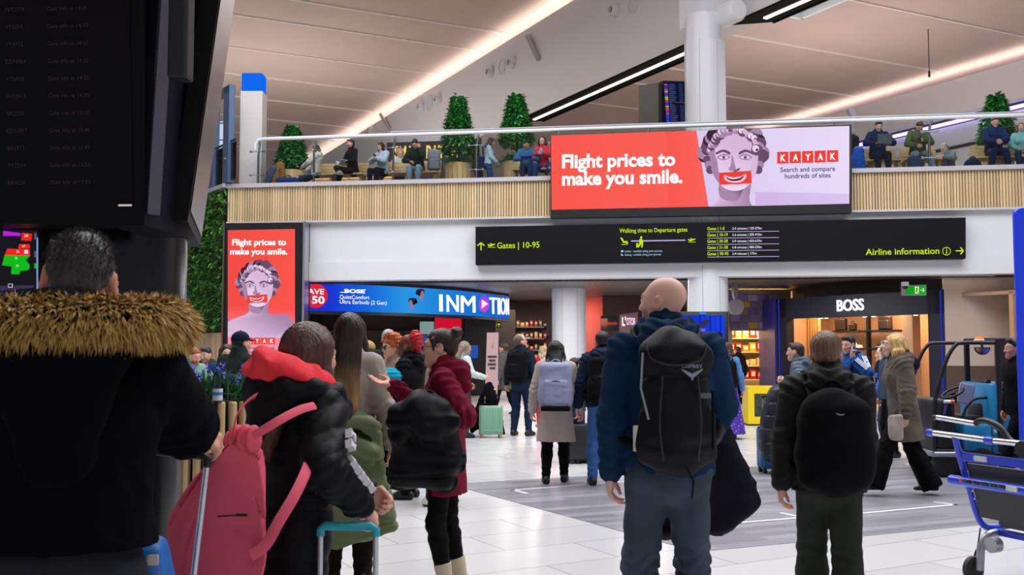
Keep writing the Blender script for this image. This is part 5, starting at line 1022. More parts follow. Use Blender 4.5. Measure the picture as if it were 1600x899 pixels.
# ================================================================== UP ON THE GALLERY
Dp = lambda x, back=0.: hit(x, 545, Q0-gn*back, gn)[1]        # depth of the gallery front (or behind it) under a photo column
def gal(x, back): D = Dp(x, back); return np.array([gx(x, D), D, FZ])
LEAF = mat('glossy_leaf', '#3f9447', .38, island=.6, spec=.6); FERN = mat('fern_leaf', '#5f9a78', .5, island=.45); BARK = mat('bark', '#5a4534', .8, bump=.5, bs=40)
def crown_mesh(h, r, n, seed):
    mb = MB(); rg = np.random.RandomState(seed)
    for i in range(n):
        t = rg.beta(1.0, 1.35); a = rg.uniform(0, 6.283); rr = r*(1-t*.80)**.9*min(1, .55+t*4)*rg.uniform(.72, 1.08); p = np.array([rr*math.cos(a), rr*math.sin(a), t*h]); d = np.array([math.cos(a), math.sin(a), -.35+rg.normal()*.45])+rg.normal(size=3)*.35
        leaf(mb, p, d, (0, 0, 1), rg.uniform(.11, .20), rg.uniform(.065, .10))
    for i in range(n//2):
        t = rg.uniform(0, .95); a = rg.uniform(0, 6.283); rr = r*(1-t*.8)*.65; p = np.array([rr*math.cos(a), rr*math.sin(a), t*h]); leaf(mb, p, np.array([math.cos(a), math.sin(a), .3]), (0, 0, 1), .16, .10)
    return mb
def fern_mesh(r, n, seed):
    mb = MB(); rg = np.random.RandomState(seed)
    for i in range(n):
        a = rg.uniform(0, 6.283); L = r*rg.uniform(.6, 1.15); el = rg.uniform(.3, 1.2); o = np.array([0, 0, 0.])+np.array([math.cos(a), math.sin(a), 0])*.12
        P = [o+np.array([math.cos(a)*L*t*math.cos(el), math.sin(a)*L*t*math.cos(el), L*(t*math.sin(el)-.75*t*t)]) for t in np.linspace(0, 1, 8)]
        for j in range(1, 8):
            d = unit(P[j]-P[j-1]); s_ = unit(np.cross(d, (0, 0, 1)))
            for e in (-1, 1): leaf(mb, P[j], d*.6+s_*e, (0, 0, 1), .13*(1.1-j/9), .035)
    return mb
def planter(x, back, cy0, cy1, r, label, fern=True, seed=1, pl=True):
    b = gal(x, back); D = b[1]; t = thing('topiary_planter', label, 'potted tree', b); z0, z1 = at(x, cy1, D)[2]-FZ, at(x, cy0, D)[2]-FZ
    if pl:
        mb = MB(); mb.lathe([(.33, 0), (.36, .85), (.33, .85), (.32, .75), (.001, .75)], (0, 0, 0), 40)
        for k in range(16): a = k/16*6.283; mb.m(1).box((.352*math.cos(a), .352*math.sin(a), .43), (.008, .008, .84))
        mb.build('tub', [OAK, mat('tub_joint', '#6b5236', .7)], t, 40)
    MB().tube([(0, 0, .6), (.02, .01, 1.1), (0, 0, z1*.8)], [.045, .035, .015], 10).build('trunk', BARK, t, True)
    crown_mesh(z1-z0, r*D/FPX, 1500, seed).build('crown', LEAF, t).location = (0, 0, z0)
    if fern: fern_mesh(.66, 120, seed).build('fern', FERN, t).location = (0, 0, .86)
planter(715, 2.2, 150, 240, 27, 'cone-shaped topiary tree in a wooden tub beside the grey backpack', True, 1)
planter(807, 2.2, 147, 228, 27, 'cone-shaped topiary tree in a wooden tub beside the boy with the tablet', True, 2)
planter(453, 2.6, 197, 262, 25, 'smaller bushy topiary tree behind the handrail at the gallery left end', False, 3)
planter(1567, 2.0, 148, 232, 30, 'leafy topiary tree behind the man in the navy jacket at right', True, 4)
# wooden benches behind the glass
def bench(x0, x1, back, label, hb=.8):
    a, b = gal(x0, back), gal(x1, back); L = np.linalg.norm(b-a); t = thing('gallery_bench', label, 'bench', (a+b)/2, math.atan2((b-a)[1], (b-a)[0]))
    mb = MB()
    for i in range(6): mb.rbox((0, -.22+i*.088, .42), (L, .075, .04), .02)
    mb.build('seat_slats', OAK, t); mb = MB()
    for i in range(4): mb.rbox((0, .30+i*.02, .52+i*.085), (L, .03, .07), .012)
    mb.build('backrest_slats', OAK, t)
    for e in (-1, 0, 1): MB().rbox((e*(L/2-.06), .02, .2), (.07, .44, .40), .02).build('leg', mat('bench_frame', '#9b7b50', .6), t)
bench(468, 568, 1.1, 'slatted wooden bench under the man in the black turtleneck'); bench(588, 684, 1.1, 'slatted wooden bench under the man bending forward'); bench(802, 862, 1.1, 'slatted wooden bench under the boy with the blue tablet'); bench(1322, 1412, 1.1, 'slatted wooden bench under the man with the laptop'); bench(1416, 1475, 1.1, 'slatted wooden bench under the man in the olive hoodie'); bench(1530, 1610, 1.1, 'slatted wooden bench under the man in the navy jacket')
# long leaning counter with plants behind the left end
t = thing('planting_counter', 'long oak counter with a warm light line behind the gallery left end', 'counter', gal(500, 4.2), math.atan2(gu[1], gu[0]))
MB().rbox((0, 0, .45), (4.4, .4, .9), .03).build('cabinet', OAK, t); MB().box((0, -.02, .93), (4.6, .5, .05)).build('top', OAK, t); MB().box((0, -.24, .87), (4.4, .03, .03)).build('light_line', glow('#ffd9a0', 1.8, 'warm_line'), t)
for i, x in enumerate((412, 470, 520, 565, 625)):
    o = fern_mesh(.55, 46, 20+i).build('counter_plant', mat('dark_fern', '#33503c', .6, island=.5)); c = gal(x, 4.2); o.location = (c[0], c[1], FZ+.97); tag(o, 'spiky dark green plant on the oak counter, '+['farthest left behind the glass end', 'behind the left topiary tree', 'between white-coat woman and turtleneck man', 'right of the turtleneck man', 'behind the bending man'][i], 'plant')
# white illuminated pillar and blue steel frame at the left end
t = thing('light_pillar', 'white square pillar with a glowing blue top at the gallery left end', 'pillar', gal(391, .75)); D = gal(391, .75)[1]; k = D/FPX; zA = at(391, 146, D)[2]-FZ; zB = at(391, 118, D)[2]-FZ
MB().rbox((0, 0, zA/2), (35*k, .5, zA), .02).build('shaft', mat('pillar_grey', '#cfcac8', .45), t); MB().rbox((0, 0, (zA+zB)/2), (32*k, .46, zB-zA), .015).build('blue_top', glow('#1268f0', .95, 'blue_glow'), t); MB().box((-17.8*k, -.1, zA/2), (.02, .16, zA*.97)).build('side_slot', DGREY, t)
BS = mat('blue_steel', '#4b6280', .45, .2); t = thing('steel_frame', 'tall blue-grey steel portal frame with glass rail left of the white pillar', 'frame', S0+sd*1.1+np.array([0, 0, 5.67]), math.atan2(sd[1], sd[0]))
def onS(x): return (hit(x, 290, S0, sn)-S0)@sd-1.1
for x, y in ((356, 137), (333, 161)):
    u = onS(x); zt = hit(x, y, S0, sn)[2]-5.67; MB().rbox((u, .0, zt/2), (.42, .16, zt), .02).build('post', BS, t)
u0, u1 = onS(356), onS(318); zt = hit(356, 137, S0, sn)[2]-5.67; MB().rbox(((u0+u1)/2, 0, zt-.08), (abs(u1-u0)+.4, .16, .18), .02).build('top_beam', BS, t)
mb = MB(); mb.tube([(onS(368), 0, 1.05), (onS(300), 0, 1.05)], .03, 8); mb.build('handrail', DGREY, t); MB().box(((onS(368)+onS(300))/2, 0, .52), (abs(onS(300)-onS(368)), .012, .95)).build('glass_pane', GLASS, t)
for x in (356, 333):
    mb = MB(); mb.tube([(onS(x), -.12, .62), (onS(x), .12, .62)], .03, 8); mb.build('clamp', STEEL, t)
# cafe board with warm letters
f = Face(gal(665, 7.2), gn); t = thing('cafe_sign', 'dark cafe board with glowing amber letters behind the bending man', 'shop sign', gal(665, 7.2)); slab('sign_board', f, [(604, 223), (604, 345), (722, 342), (722, 219)], .2, mat('cafe_dark', '#3a3030', .6), t, -.01)
pc = Pic(f); pc.text('SMALL BATCH', 616, 716, 248, 229, '#ffcf72', .03, 246); wchild(pc.build('lettering', None, 1.15), t); pc = Pic(f); pc.text('BAR & KITCHEN', 618, 660, 262, 256, '#e8b060', .0, 261.5) if False else pc.poly([(618, 257), (618, 261), (640, 260.5), (640, 256.5)], '#d8a050'); wchild(pc.build('small_line', None, .7), t)
# flight screens hung by the column
t = thing('flight_screens', 'pair of black flight screens bracketed to the white column above the billboard', 'screen', at(1058, 160, 29)); c0 = np.array(t.location)
def pan(x0, x1, yt0, yt1, yb0, yb1, D0, D1, nm):
    a, b, c, d = at(x0, yb0, D0), at(x1, yb1, D1), at(x1, yt1, D1), at(x0, yt0, D0); n = unit(np.cross(b-a, d-a)); mb = MB(); mb.raw([p-c0 for p in (a, b, c, d)]+[p-c0-n*.12 for p in (a, b, c, d)], [(0, 1, 2, 3), (7, 6, 5, 4), (0, 4, 5, 1), (1, 5, 6, 2), (2, 6, 7, 3), (3, 7, 4, 0)]); return mb.build(nm, BLACK, t), Face(a, n)
pan(998, 1029, 134, 129, 197, 195, 29.2, 28.2, 'rear_panel'); o, f = pan(1036, 1078, 126, 127, 197, 196, 28.4, 29.0, 'flight_panel')
pc = Pic(f); pc.poly([(1037, 128), (1037, 196), (1078, 195.5), (1078, 128.5)], '#10142e'); rg = random.Random(5)
for i in range(22):
    y = 131+i*2.9; pc.poly([(1037.5, y), (1037.5, y+2.3), (1042.5, y+2.3), (1042.5, y)], rg.choice(['#d04a58', '#3448d8', '#2c3cc8', '#c8a83a', '#d04a58', '#3448d8'])); pc.poly([(1044, y+.5), (1044, y+1.7), (1044+rg.uniform(6, 12), y+1.7), (1055, y+.5)], '#4a5288'); pc.poly([(1060, y+.5), (1060, y+1.7), (1066, y+1.7), (1066, y+.5)], '#3a4274'); pc.poly([(1069, y+.5), (1069, y+1.7), (1074, y+1.7), (1074, y+.5)], '#4a5288')
wchild(pc.build('rows', None, .9), t); wchild(MB().tube([at(1032, 160, 28.6), at(1036, 160, 28.7), at(1085, 162, 28.2)], .05, 8).box(at(1032.5, 160, 28.6), (.12, .2, .9)).build('bracket', BLACK), t)
a = hit(1452, 27, (0, 42., 0), (0, 1, 0)); b = hit(1452, 116, (0, 42., 0), (0, 1, 0)); t = thing('hanging_cable', 'thin cable with a small weight hanging from the ceiling at right', 'cable', b); MB().tube([(0, 0, 0), (0, 0, CZ-b[2])], .02, 6).build('wire', DGREY, t); MB().lathe([(.001, -.15), (.05, -.12), (.05, .1), (.02, .16)], (0, 0, 0), 10).build('weight', DGREY, t)
c = gal(1338, 1.9); t = thing('floodlight', 'small grey floodlight on a pole behind the man in the black jacket turned away', 'light', c); zt = at(1334, 178, c[1])[2]-FZ; MB().tube([(0, 0, 0), (0, 0, zt)], .035, 8).build('pole', mat('lamp_grey', '#9a98a4', .5), t); MB().rbox((0, 0, zt), (.16, .2, .30), .03, roty(-.4)).build('lamp_head', mat('lamp_grey', '#9a98a4', .5), t); 
# ================================================================== HALL FURNITURE
# black flight-board tower at the left
cc = np.array([gx(100, 6.0), 6.0, 0]); tw = thing('flight_board_tower', 'huge black flight board tower on a round pillar at far left', 'information tower', cc)
PB = mat('tower_black', '#0b080b', .5, spec=.12); L_ = lambda p: np.asarray(p)-cc
MB().lathe([(.70, 0), (.70, 5.5)], (0, 0, 0), 64).m(1).lathe([(.72, 0), (.72, .12), (.70, .14)], (0, 0, 0), 64).build('pillar', [mat('pillar_black', '#17151a', .22, .6), BLACK], tw, 40)
zb_ = 2.13
def lean_slab(name, a, b, lean, z0, z1, th, m, parent=tw, inset=None):
    """board between ground-plan points a and b (front face), leaning towards its front by lean per metre"""
    a, b = np.array([*a, 0.]), np.array([*b, 0.]); n = unit(np.array([(b-a)[1], -(b-a)[0], 0])); P = []
    for o_ in (0, -th):
        for z in (z0, z1): P += [a+n*((z-z0)*lean+o_)+np.array([0, 0, z]), b+n*((z-z0)*lean+o_)+np.array([0, 0, z])]
    mb = MB(); mb.raw([L_(p) for p in P], [(0, 1, 3, 2), (5, 4, 6, 7), (0, 4, 5, 1), (2, 3, 7, 6), (0, 2, 6, 4), (1, 5, 7, 3)]); o = mb.build(name, m, parent)
    return o, (a, b, n, lean)
fa, fb = (gx(-260, 5.08), 5.08), (gx(222, 4.98), 4.98)
o, (a, b, n, le) = lean_slab('front_board', fa, fb, .09, zb_, 5.6, .22, PB)
U = unit(b-a); W_ = np.linalg.norm(b-a); Vv = unit(n*le+np.array([0, 0, 1])); q = lambda u, v, l=.004: L_(a+U*u+Vv*v+n*l+np.array([0, 0, zb_]))
MB().raw([q(.06, .07), q(W_-.055, .07), q(W_-.055, 3.4), q(.06, 3.4)], [(0, 1, 2, 3)]).build('screen', mat('dim_screen', '#0d080b', .3, spec=.1), o)
mb = MB(); N_ = unit(np.cross(U, Vv)); rg = random.Random(8)
for i in range(23):
    v = .20+i*.087; uR = W_-.26
    lettering(mb, 'Gate info at %d:%02d' % (15-(i+2)//7, (55-i*5) % 60), q(uR-.22, v, 0), U, Vv, N_, None, .020, 0, 0, .007)
    lettering(mb, '%s%d' % (rg.choice(['EZY', 'BA', 'TOM', 'VY', 'W9']), rg.randint(1200, 8899)), q(uR-.44, v, 0), U, Vv, N_, None, .020, 0, 0, .007); lettering(mb, '%d:%02d' % (15-(i+2)//7, (50-i*5) % 60), q(uR-.82, v, 0), U, Vv, N_, None, .020, 0, 0, .007)
mb.build('timetable_rows', glow('#2a2427', 1., 'dim_rows'), o); MB().raw([q(W_-.13, .085, .006), q(W_-.06, .085, .006), q(W_-.06, .095, .006), q(W_-.13, .095, .006)], [(0, 1, 2, 3)]).build('clock_bar', glow('#cfc8c8', .8, 'bar_lit'), o)
fc = (gx(290, 5.55), 5.55)
lean_slab('corner_case', fb, fc, .05, zb_-.01, 5.6, .2, mat('corner_black', '#0b0d18', .6, spec=.12)); lean_slab('reveal_strip', (fb[0]+.012, fb[1]+.01), (fb[0]+.05, fb[1]+.08), .06, zb_+.05, 5.6, .02, mat('reveal_grey', '#5a5660', .35, .5))
sb, sc_ = (gx(300, 5.5), 5.5), (gx(322, 6.6), 6.6); o, (a, b, n, le) = lean_slab('side_board', (gx(290, 5.35), 5.35), (gx(310, 6.7), 6.7), .115, zb_+.06, 5.6, .10, PB)
U2 = unit(b-a); q2 = lambda u, z, l=.006: L_(a+U2*u+n*((z-zb_-.06)*le+l)+np.array([0, 0, z])); W2 = np.linalg.norm(b-a)
MB().raw([q2(.05, zb_+.12), q2(W2-.05, zb_+.12), q2(W2-.05, 5.5), q2(.05, 5.5)], [(0, 1, 2, 3)]).build('screen', mat('glossy_screen', '#4a4048', .3, spec=.8), o)
MB().rbox(L_(at(283, 60, 4.85))+np.array([0, 0, .6]), (.10, .12, 1.62), .02).build('loudspeaker', mat('speaker_black', '#0f1016', .4), tw); MB().tube([L_(at(263, 112, 4.95)), L_(at(283, 110, 4.95))], .012, 8).build('bracket', BLACK, tw)
# lower map screen
f = Face(at(30, 420, 5.25), unit((.0, -1, 0))); t = thing('map_kiosk', 'black kiosk with a coloured map screen under the flight board', 'kiosk', (gx(10, 5.3), 5.3, 0)); slab('case', f, [(-150, 356), (-150, 900), (66, 900), (66, 356)], .10, PB, t)
pc = Pic(f); pc.poly([(-140, 360), (-140, 475), (60, 470), (60, 360)], '#1d1a22', '#1a181f')
pc.poly([(-2, 455), (-2, 447), (54, 446), (54, 450)], '#3a3350'); pc.poly([(6, 361), (34, 365), (33, 369), (6, 369)], '#c81ee8'); pc.poly([(36, 364), (52, 366), (50, 377), (34, 376)], '#f02a20'); pc.poly([(31, 382), (48, 382), (48, 389), (30, 389)], '#f02a20'); pc.poly([(13, 389), (48, 390), (49, 400), (9, 399)], '#f02a20')
pc.poly([(9, 399), (49, 400), (42, 407), (48, 414), (47, 422), (33, 424), (32, 429), (19, 429), (20, 417), (5, 415)], '#12c01c'); pc.poly([(55, 412), (60, 412), (60, 420), (55, 420)], '#12b020'); pc.poly([(40, 391), (46, 391), (46, 397), (40, 397)], '#e8e0f4'); pc.text('38', 40, 46, 371, 367, '#ffe0e0'); pc.text('37', 37, 42, 387, 383.5, '#ffe0e0'); pc.text('36', 28, 33, 396, 392, '#ffe0e0'); pc.text('35', 26, 30, 406, 402, '#d8ffd8'); pc.text('34', 28, 32, 418, 414, '#d8ffd8')
pc.poly([(16, 444), (23, 444), (23, 450), (16, 450)], '#d8d0ee'); pc.poly([(17, 445), (22, 445), (22, 449), (17, 449)], '#1d1a22'); pc.poly([(60.5, 372), (60.5, 470), (63, 470), (63, 372)], '#7f9fd8')
for y in (370, 398): pc.poly([(57, y-5), (57, y+5), (61, y+5), (61, y-5)], '#5a5078')
wchild(pc.build('screen', None, .9), t)
# slatted round planter with lavender, bottle on its rim
pcx = np.array([gx(338, 8.05), 8.05, 0]); pl = thing('slatted_planter', 'round pale wood slatted planter full of lavender', 'planter', pcx); pz = 1.10; pr = .56
mb = MB()
for i in range(42): a = i/42*6.283; mb.rbox((pr*math.cos(a), pr*math.sin(a), pz/2), (.075, .058, pz), .02, None)
mb = MB()
for i in range(42): a = i/42*6.283; mb.rbox((pr*math.cos(a), pr*math.sin(a), pz/2), (.085, .056, pz), .024, rotz(a))
mb.build('slats', mat('pale_slat', '#d9b98a', .5, island=.12), pl); MB().lathe([(pr-.05, 0), (pr-.05, pz-.02), (.001, pz-.02)], (0, 0, 0), 36).build('liner', mat('planter_liner', '#2e251c', .9), pl)
mb = MB(); rg = np.random.RandomState(5)
for i in range(1500):
    a, r_ = rg.uniform(0, 6.283), pr*.88*math.sqrt(rg.uniform()); p = np.array([r_*math.cos(a), r_*math.sin(a), pz-.02+rg.uniform(0, .12)]); leaf(mb, p, np.array([math.cos(a)*.6, math.sin(a)*.6, rg.uniform(.2, 1.3)])+rg.normal(size=3)*.3, (0, 0, 1), rg.uniform(.08, .19), .022)
mb.build('leaves', mat('lavender_leaf', '#3f7a4c', .5, island=.5), pl); mb = MB()
for i in range(64):
    a, r_ = rg.uniform(0, 6.283), pr*.9*math.sqrt(rg.uniform()); o_ = np.array([r_*math.cos(a), r_*math.sin(a), pz]); d = unit(np.array([math.cos(a)*.45, math.sin(a)*.45, 1])+rg.normal(size=3)*.25); L = rg.uniform(.14, .26)
    mb.m(0).tube([o_, o_+d*L], .003, 5)
    for j in range(16): p = o_+d*(L-.02+j*.006); mb.m(1); leaf(mb, p, rg.normal(size=3)+d*.8, (0, 0, 1), .035, .018)
mb.build('lavender_flowers', [mat('stem_green', '#4a6a3a', .6), mat('lavender', '#6a5ad0', .5, island=.4)], pl)
c = at(340, 624, 7.5); t = thing('water_bottle', 'clear plastic water bottle with a blue cap on the planter rim', 'bottle', (c[0], c[1], pz)); 
MB().lathe([(.001, 0), (.034, .0), (.036, .01), (.036, .14), (.033, .16), (.036, .18), (.030, .205), (.013, .23), (.013, .236)], (0, 0, 0), 24).build('bottle', glass_mat('bottle_plastic', (.80, .86, .90)), t, True); MB().lathe([(.015, .234), (.015, .252), (.001, .253)], (0, 0, 0), 16).build('screw_cap', mat('cap_blue', '#2a62c8', .4), t, 40); MB().lathe([(.0368, .012), (.0368, .10)], (0, 0, 0), 24).m(1).lathe([(.0372, .05), (.0372, .075)], (0, 0, 0), 24).build('paper_label', [mat('label_white', '#d6dee8', .5), mat('label_blue', '#4a7ac8', .5)], t, True); MB().lathe([(.001, .004), (.031, .004), (.031, .13), (.001, .131)], (0, 0, 0), 20).build('water', mat('water_in_bottle', '#dfe8ec', .05, trans=1.), t, True)
# ---- suitcases
def suitcase(label, loc, rz, W, Hh, T, m, hz, hm, gm=None, rib=True, tilt=0., group=None, cat='suitcase'):
    t = thing('suitcase', label, cat, loc, rz, group); R = rotx(tilt)
    t.rotation_euler = (tilt, 0, rz); wz = .055
    mb = MB(); mb.rbox((0, 0, wz+Hh/2), (W, T, Hh), min(W, T)*.28); o = mb.build('shell', m, t, 40)
    if rib:
        mb = MB(); n = max(5, int(W/.05))
        for i in range(n):
            x = -W*.40+W*.80*i/(n-1)
            for e in (-1, 1): mb.rbox((x, e*(T/2+.002), wz+Hh/2), (.018, .012, Hh*.86), .005)
        for e in (-1, 1): mb.box((0, e*(T/2+.004), wz+Hh*.16), (W*.8, .010, .03))
        mb.build('rib', m, o)
    MB().rbox((0, 0, wz+Hh*.5), (W+.006, .014, Hh*1.005), .005).build('seam', gm or DGREY, o)
    for sx in (-1, 1):
        for sy in (-1, 1):
            mb = MB(); mb.lathe([(.001, -.02), (.026, -.02), (.028, -.01), (.028, .01), (.026, .02), (.001, .02)], (sx*(W/2-.05), sy*(T/2-.04), .028), 14, roty(math.pi/2)); mb.box((sx*(W/2-.05), sy*(T/2-.04), .05), (.03, .03, .03)); mb.build('wheel', gm or BLACK, t, 40)
    if hz:
        hz -= 0
        for e in (-1, 1): MB().tube([(e*W*.24, T*.32, wz+Hh-.02), (e*W*.24, T*.32, hz-.012)], .0095, 8).build('handle_tube', hm[0], t, True)
        mb = MB(); mb.tube([(-W*.24, T*.32, hz-.03), (-W*.24, T*.32, hz-.008), (-W*.2, T*.32, hz+.004), (W*.2, T*.32, hz+.004), (W*.24, T*.32, hz-.008), (W*.24, T*.32, hz-.03)], .015, 8, flat=(1, .8)); mb.build('grip', hm[1], t, True)
    else: MB().tube([(-.07, 0, wz+Hh-.005), (-.05, 0, wz+Hh+.02), (.05, 0, wz+Hh+.02), (.07, 0, wz+Hh-.005)], .01, 8).build('carry_handle', gm or BLACK, t, True)
    return t
MINT = mat('mint_shell', '#7fb294', .4); GOLD = mat('gold_tube', '#c9b27a', .35, .5); ALU = mat('aluminium', '#c4c8ce', .3, .9)
suitcase('mint green ribbed suitcase with tan wheels and raised handle', ground(767, 684), .1, .40, .48, .24, MINT, .80, (GOLD, GOLD), mat('tan_wheel', '#b8814a', .6))
# ---- airport wheelchair at the right edge, seen from behind
BLU = mat('wheelchair_blue', '#1f3fd0', .3, coat=.3); wA = at(1492, 684, 6.45); wB0 = at(1594, 697, 6.0); wu = unit(np.array([(wB0-wA)[0], (wB0-wA)[1], 0])); wn_ = np.array([-wu[1], wu[0], 0]); ww = np.linalg.norm((wB0-wA)[:2])+.10
wc = thing('airport_wheelchair', 'blue tubular airport wheelchair with black back panels at the right edge', 'wheelchair', (wA[0], wA[1], 0), math.atan2(wu[1], wu[0]))
wz = lambda y, D=6.4: at(1500, y, D)[2]
Z1, Z2, Z3, Z4 = wz(684), wz(757), wz(826), wz(838)
for x in (0, ww): MB().tube(catmull([(x, 0, Z1), (x, .05, Z1-.16), (x, .10, Z2), (x, .16, Z3+.10), (x, .22, Z3-.0), (x, .34, Z3-.03), (x, .75, Z3-.01), (x, .95, Z3-.18), (x, 1.02, .12)], 4), .021, 10, flat=(1, 1)).build('side_tube', BLU, wc, True)
MB().tube([(-.20, 0, Z1+.012), (.28, 0, Z1-.0), (ww-.02, 0, Z1-.0)], .019, 12).build('push_handle', CHROME, wc, True)
MB().lathe([(.001, -.022), (.022, -.02), (.026, 0), (.022, .03)], (-.205, 0, Z1+.012), 14, roty(math.pi/2)).build('handle_end_cap', BLU, wc, True); MB().lathe([(.024, -.03), (.024, .03)], (.27, 0, Z1), 14, roty(math.pi/2)).build('handle_collar', BLU, wc, True)
MB().tube([(-.17, .03, wz(656)), (.14, .03, wz(661))], .017, 12).build('brake_bar', CHROME, wc, True); MB().tube(catmull([(-.2, .03, wz(657)), (-.17, .03, wz(656))], 2), .019, 10).build('brake_bar_cap', BLACK, wc, True); mb = MB(); mb.tube(catmull([(.14, .03, wz(661)), (.2, .03, wz(655)), (.32, .03, wz(663)), (.42, .02, wz(684)), (ww, 0, Z1-.02)], 4), .02, 10); mb.lathe([(.001, -.03), (.05, -.03), (.055, 0), (.05, .03), (.001, .03)], (ww-.05, -.02, Z1-.03), 20, rotx(math.pi/2)); mb.build('brake_lever', BLACK, wc, True)
MB().rbox((ww/2, .045, Z1-.125), (ww, .03, .055), .012).build('upper_crossbar', BLU, wc); MB().rbox((.17, .028, Z1-.125), (.10, .006, .035), .01).build('maker_plate', mat('plate', '#cdd2d8', .3), wc)
mb = MB(); mb.tube([(-.06, .02, Z2+.015), (ww+.05, .02, Z2+.015)], .032, 12); mb.build('lower_crossbar', BLU, wc, True)
mb = MB(); rg = random.Random(2)
for i in range(11): mb.m(0 if i == 0 else 1+(i % 2)).rbox((.05+i*.032, -.013, Z2+.025), (.024, .008, .024), .006)
mb.m(3).rbox((.43, -.013, Z2+.02), (.08, .006, .034), .006); mb.build('instruction_strip', [mat('strip_red', '#d84a50', .4), mat('strip_black', '#1c1c22', .4), mat('strip_green', '#2a4a40', .4), mat('plate', '#cdd2d8', .3)], wc)
BP = mat('back_panel_black', '#2a282a', .5, bump=.05); mb = MB(); mb.rbox((ww/2, .085, (Z1-.15+Z2)/2+.01), (ww-.05, .022, Z1-.15-Z2-.05), .01, rotx(.30)); mb.build('upper_back_panel', BP, wc); mb = MB(); mb.rbox((ww/2, .15, (Z2+Z3)/2+.015), (ww-.05, .022, (Z2-Z3)-.08), .01, rotx(.25)); mb.build('lower_back_panel', BP, wc)
MB().rbox((ww/2+.04, .50, Z3+.03), (ww-.06, .5, .06), .05).build('seat_cushion', mat('seat_grey', '#3a3a40', .6, bump=.1), wc)
MB().rbox((ww/2, .30, Z3-.045), (ww, .04, .04), .01).build('seat_rail', BLU, wc)
for x in (.05, ww-.05):
    mb = MB(); mb.tube(catmull([(x, .32, Z3-.05), (x-.01, .22, Z3-.06), (x-.02, .17, Z3-.14), (x-.02, .16, .16), (x-.02, .15, .08)], 4), .026, 10, flat=(1, 1)); mb.lathe([(.001, -.03), (.05, -.03), (.05, .03), (.001, .03)], (x+.05, .2, Z3-.11), 16, rotx(math.pi/2)); mb.build('rear_leg', mat('leg_silver', '#a9abb2', .35, .7), wc, 50)
    mb = MB(); mb.lathe([(.001, -.02), (.07, -.022), (.08, -.015), (.08, .015), (.07, .022), (.001, .02)], (x-.07, .15, .08), 24, roty(math.pi/2)); w_ = mb.build('rear_wheel', mat('tyre', '#2c2a2c', .7), wc, 50)
    mb = MB(); mb.lathe([(.001, -.02), (.11, -.022), (.12, -.015), (.12, .015), (.11, .022), (.001, .02)], (x, 1.0, .12), 24, roty(math.pi/2)); mb.build('front_wheel', mat('tyre', '#2c2a2c', .7), wc, 50)
MB().tube(catmull([(.0, .2, Z3-.02), (-.03, .19, Z3-.2), (-.02, .18, .2), (-.06, .16, .05)], 5), .005, 6).build('brake_cable', BLACK, wc, True)
mb = MB()
for x, y in ((.012, Z1-.22), (.015, Z1-.27), (.02, Z2-.05), (.025, Z2-.10), (ww-.02, Z1-.30)): mb.lathe([(.001, .0), (.006, 0), (.006, .01)], (x+.02, .03+(Z1-y)*.22, y), 8, rotx(math.pi/2))
mb.build('bolts', CHROME, wc)
# tall blue panel at the very right edge
t = thing('blue_panel', 'tall glossy blue panel with rounded corner at the right edge', 'panel', (at(1640, 545, 10.5)[0], 10.5, 0)); zt = at(1600, 325, 10.5)[2]; Wp = 2*(1640-1589.5)*10.5/FPX
MB().rbox((0, 0, zt/2), (Wp, zt, .07), .06, rotx(math.pi/2)).build('panel', mat('panel_blue', '#1338d8', .3, emit=.1), t, 40); MB().rbox((0, 0, .02), (Wp+.1, .4, .04), .03).build('foot', BLACK, t)
# ---- blue electric tow tractor
bg = at(1455, 545, 11.7); bt = thing('tow_tractor', 'small blue electric tow tractor with a black cage beside the plain wall', 'vehicle', (bg[0], bg[1], 0), -.06); k = 11.7/FPX
bx = lambda x: (x-1455)*k; bz = lambda y: at(1500, y, 11.7)[2]; TB = mat('tractor_blue', '#1f7fb4', .35); TK = mat('tractor_black', '#151417', .45); Wd = .95
mb = MB(); mb.rbox((bx(1548), .48, (bz(597)+.28)/2), (bx(1640)-bx(1548)+bx(1548)-bx(1535), Wd, bz(597)-.28), .04); mb = MB()
mb.rbox(((bx(1543)+bx(1640))/2, .48, (bz(600)+.28)/2), (bx(1640)-bx(1543), Wd, bz(600)-.28), .05); mb.build('rear_body', TB, bt, 40)
mb = MB(); mb.rbox(((bx(1502)+bx(1545))/2, .48, (bz(664)+.30)/2), (bx(1545)-bx(1502), Wd, bz(664)-.30), .04); mb.build('seat_base', TB, bt, 40)
mb = MB(); mb.rbox(((bx(1457)+bx(1492))/2, .48, (bz(626)+.30)/2), (bx(1492)-bx(1457), Wd*.95, bz(626)-.30), .06); mb.build('front_cowl', TK, bt, 40); mb = MB(); mb.rbox(((bx(1457)+bx(1545))/2, .48, .30), (bx(1545)-bx(1457), Wd, .06), .03); mb.build('floor_plate', TK, bt)
for y in (.02, .94): MB().tube(catmull([(bx(1457), y, .32), (bx(1458), y, bz(640)), (bx(1466), y, bz(600)), (bx(1480), y, bz(560)), (bx(1493), y, bz(540)), (bx(1506), y, bz(536)), (bx(1556), y, bz(536))], 4), .024, 10).build('cage_tube', TK, bt, True)
for y in (.02, .94): MB().rbox((bx(1557), y, (bz(529)+.3)/2), (.06, .06, bz(529)-.3), .012).build('rear_pillar', TK, bt)
mb = MB(); mb.rbox(((bx(1553)+bx(1640))/2, .48, bz(531)), (bx(1640)-bx(1553), Wd, .045), .02); mb.build('cab_roof', TK, bt); mb = MB(); mb.box(((bx(1560)+bx(1640))/2, .02, (bz(533)+bz(597))/2), (bx(1640)-bx(1560), .012, bz(533)-bz(597))); mb.build('cab_window', glass_mat('dark_glass', (.22, .22, .24)), bt)
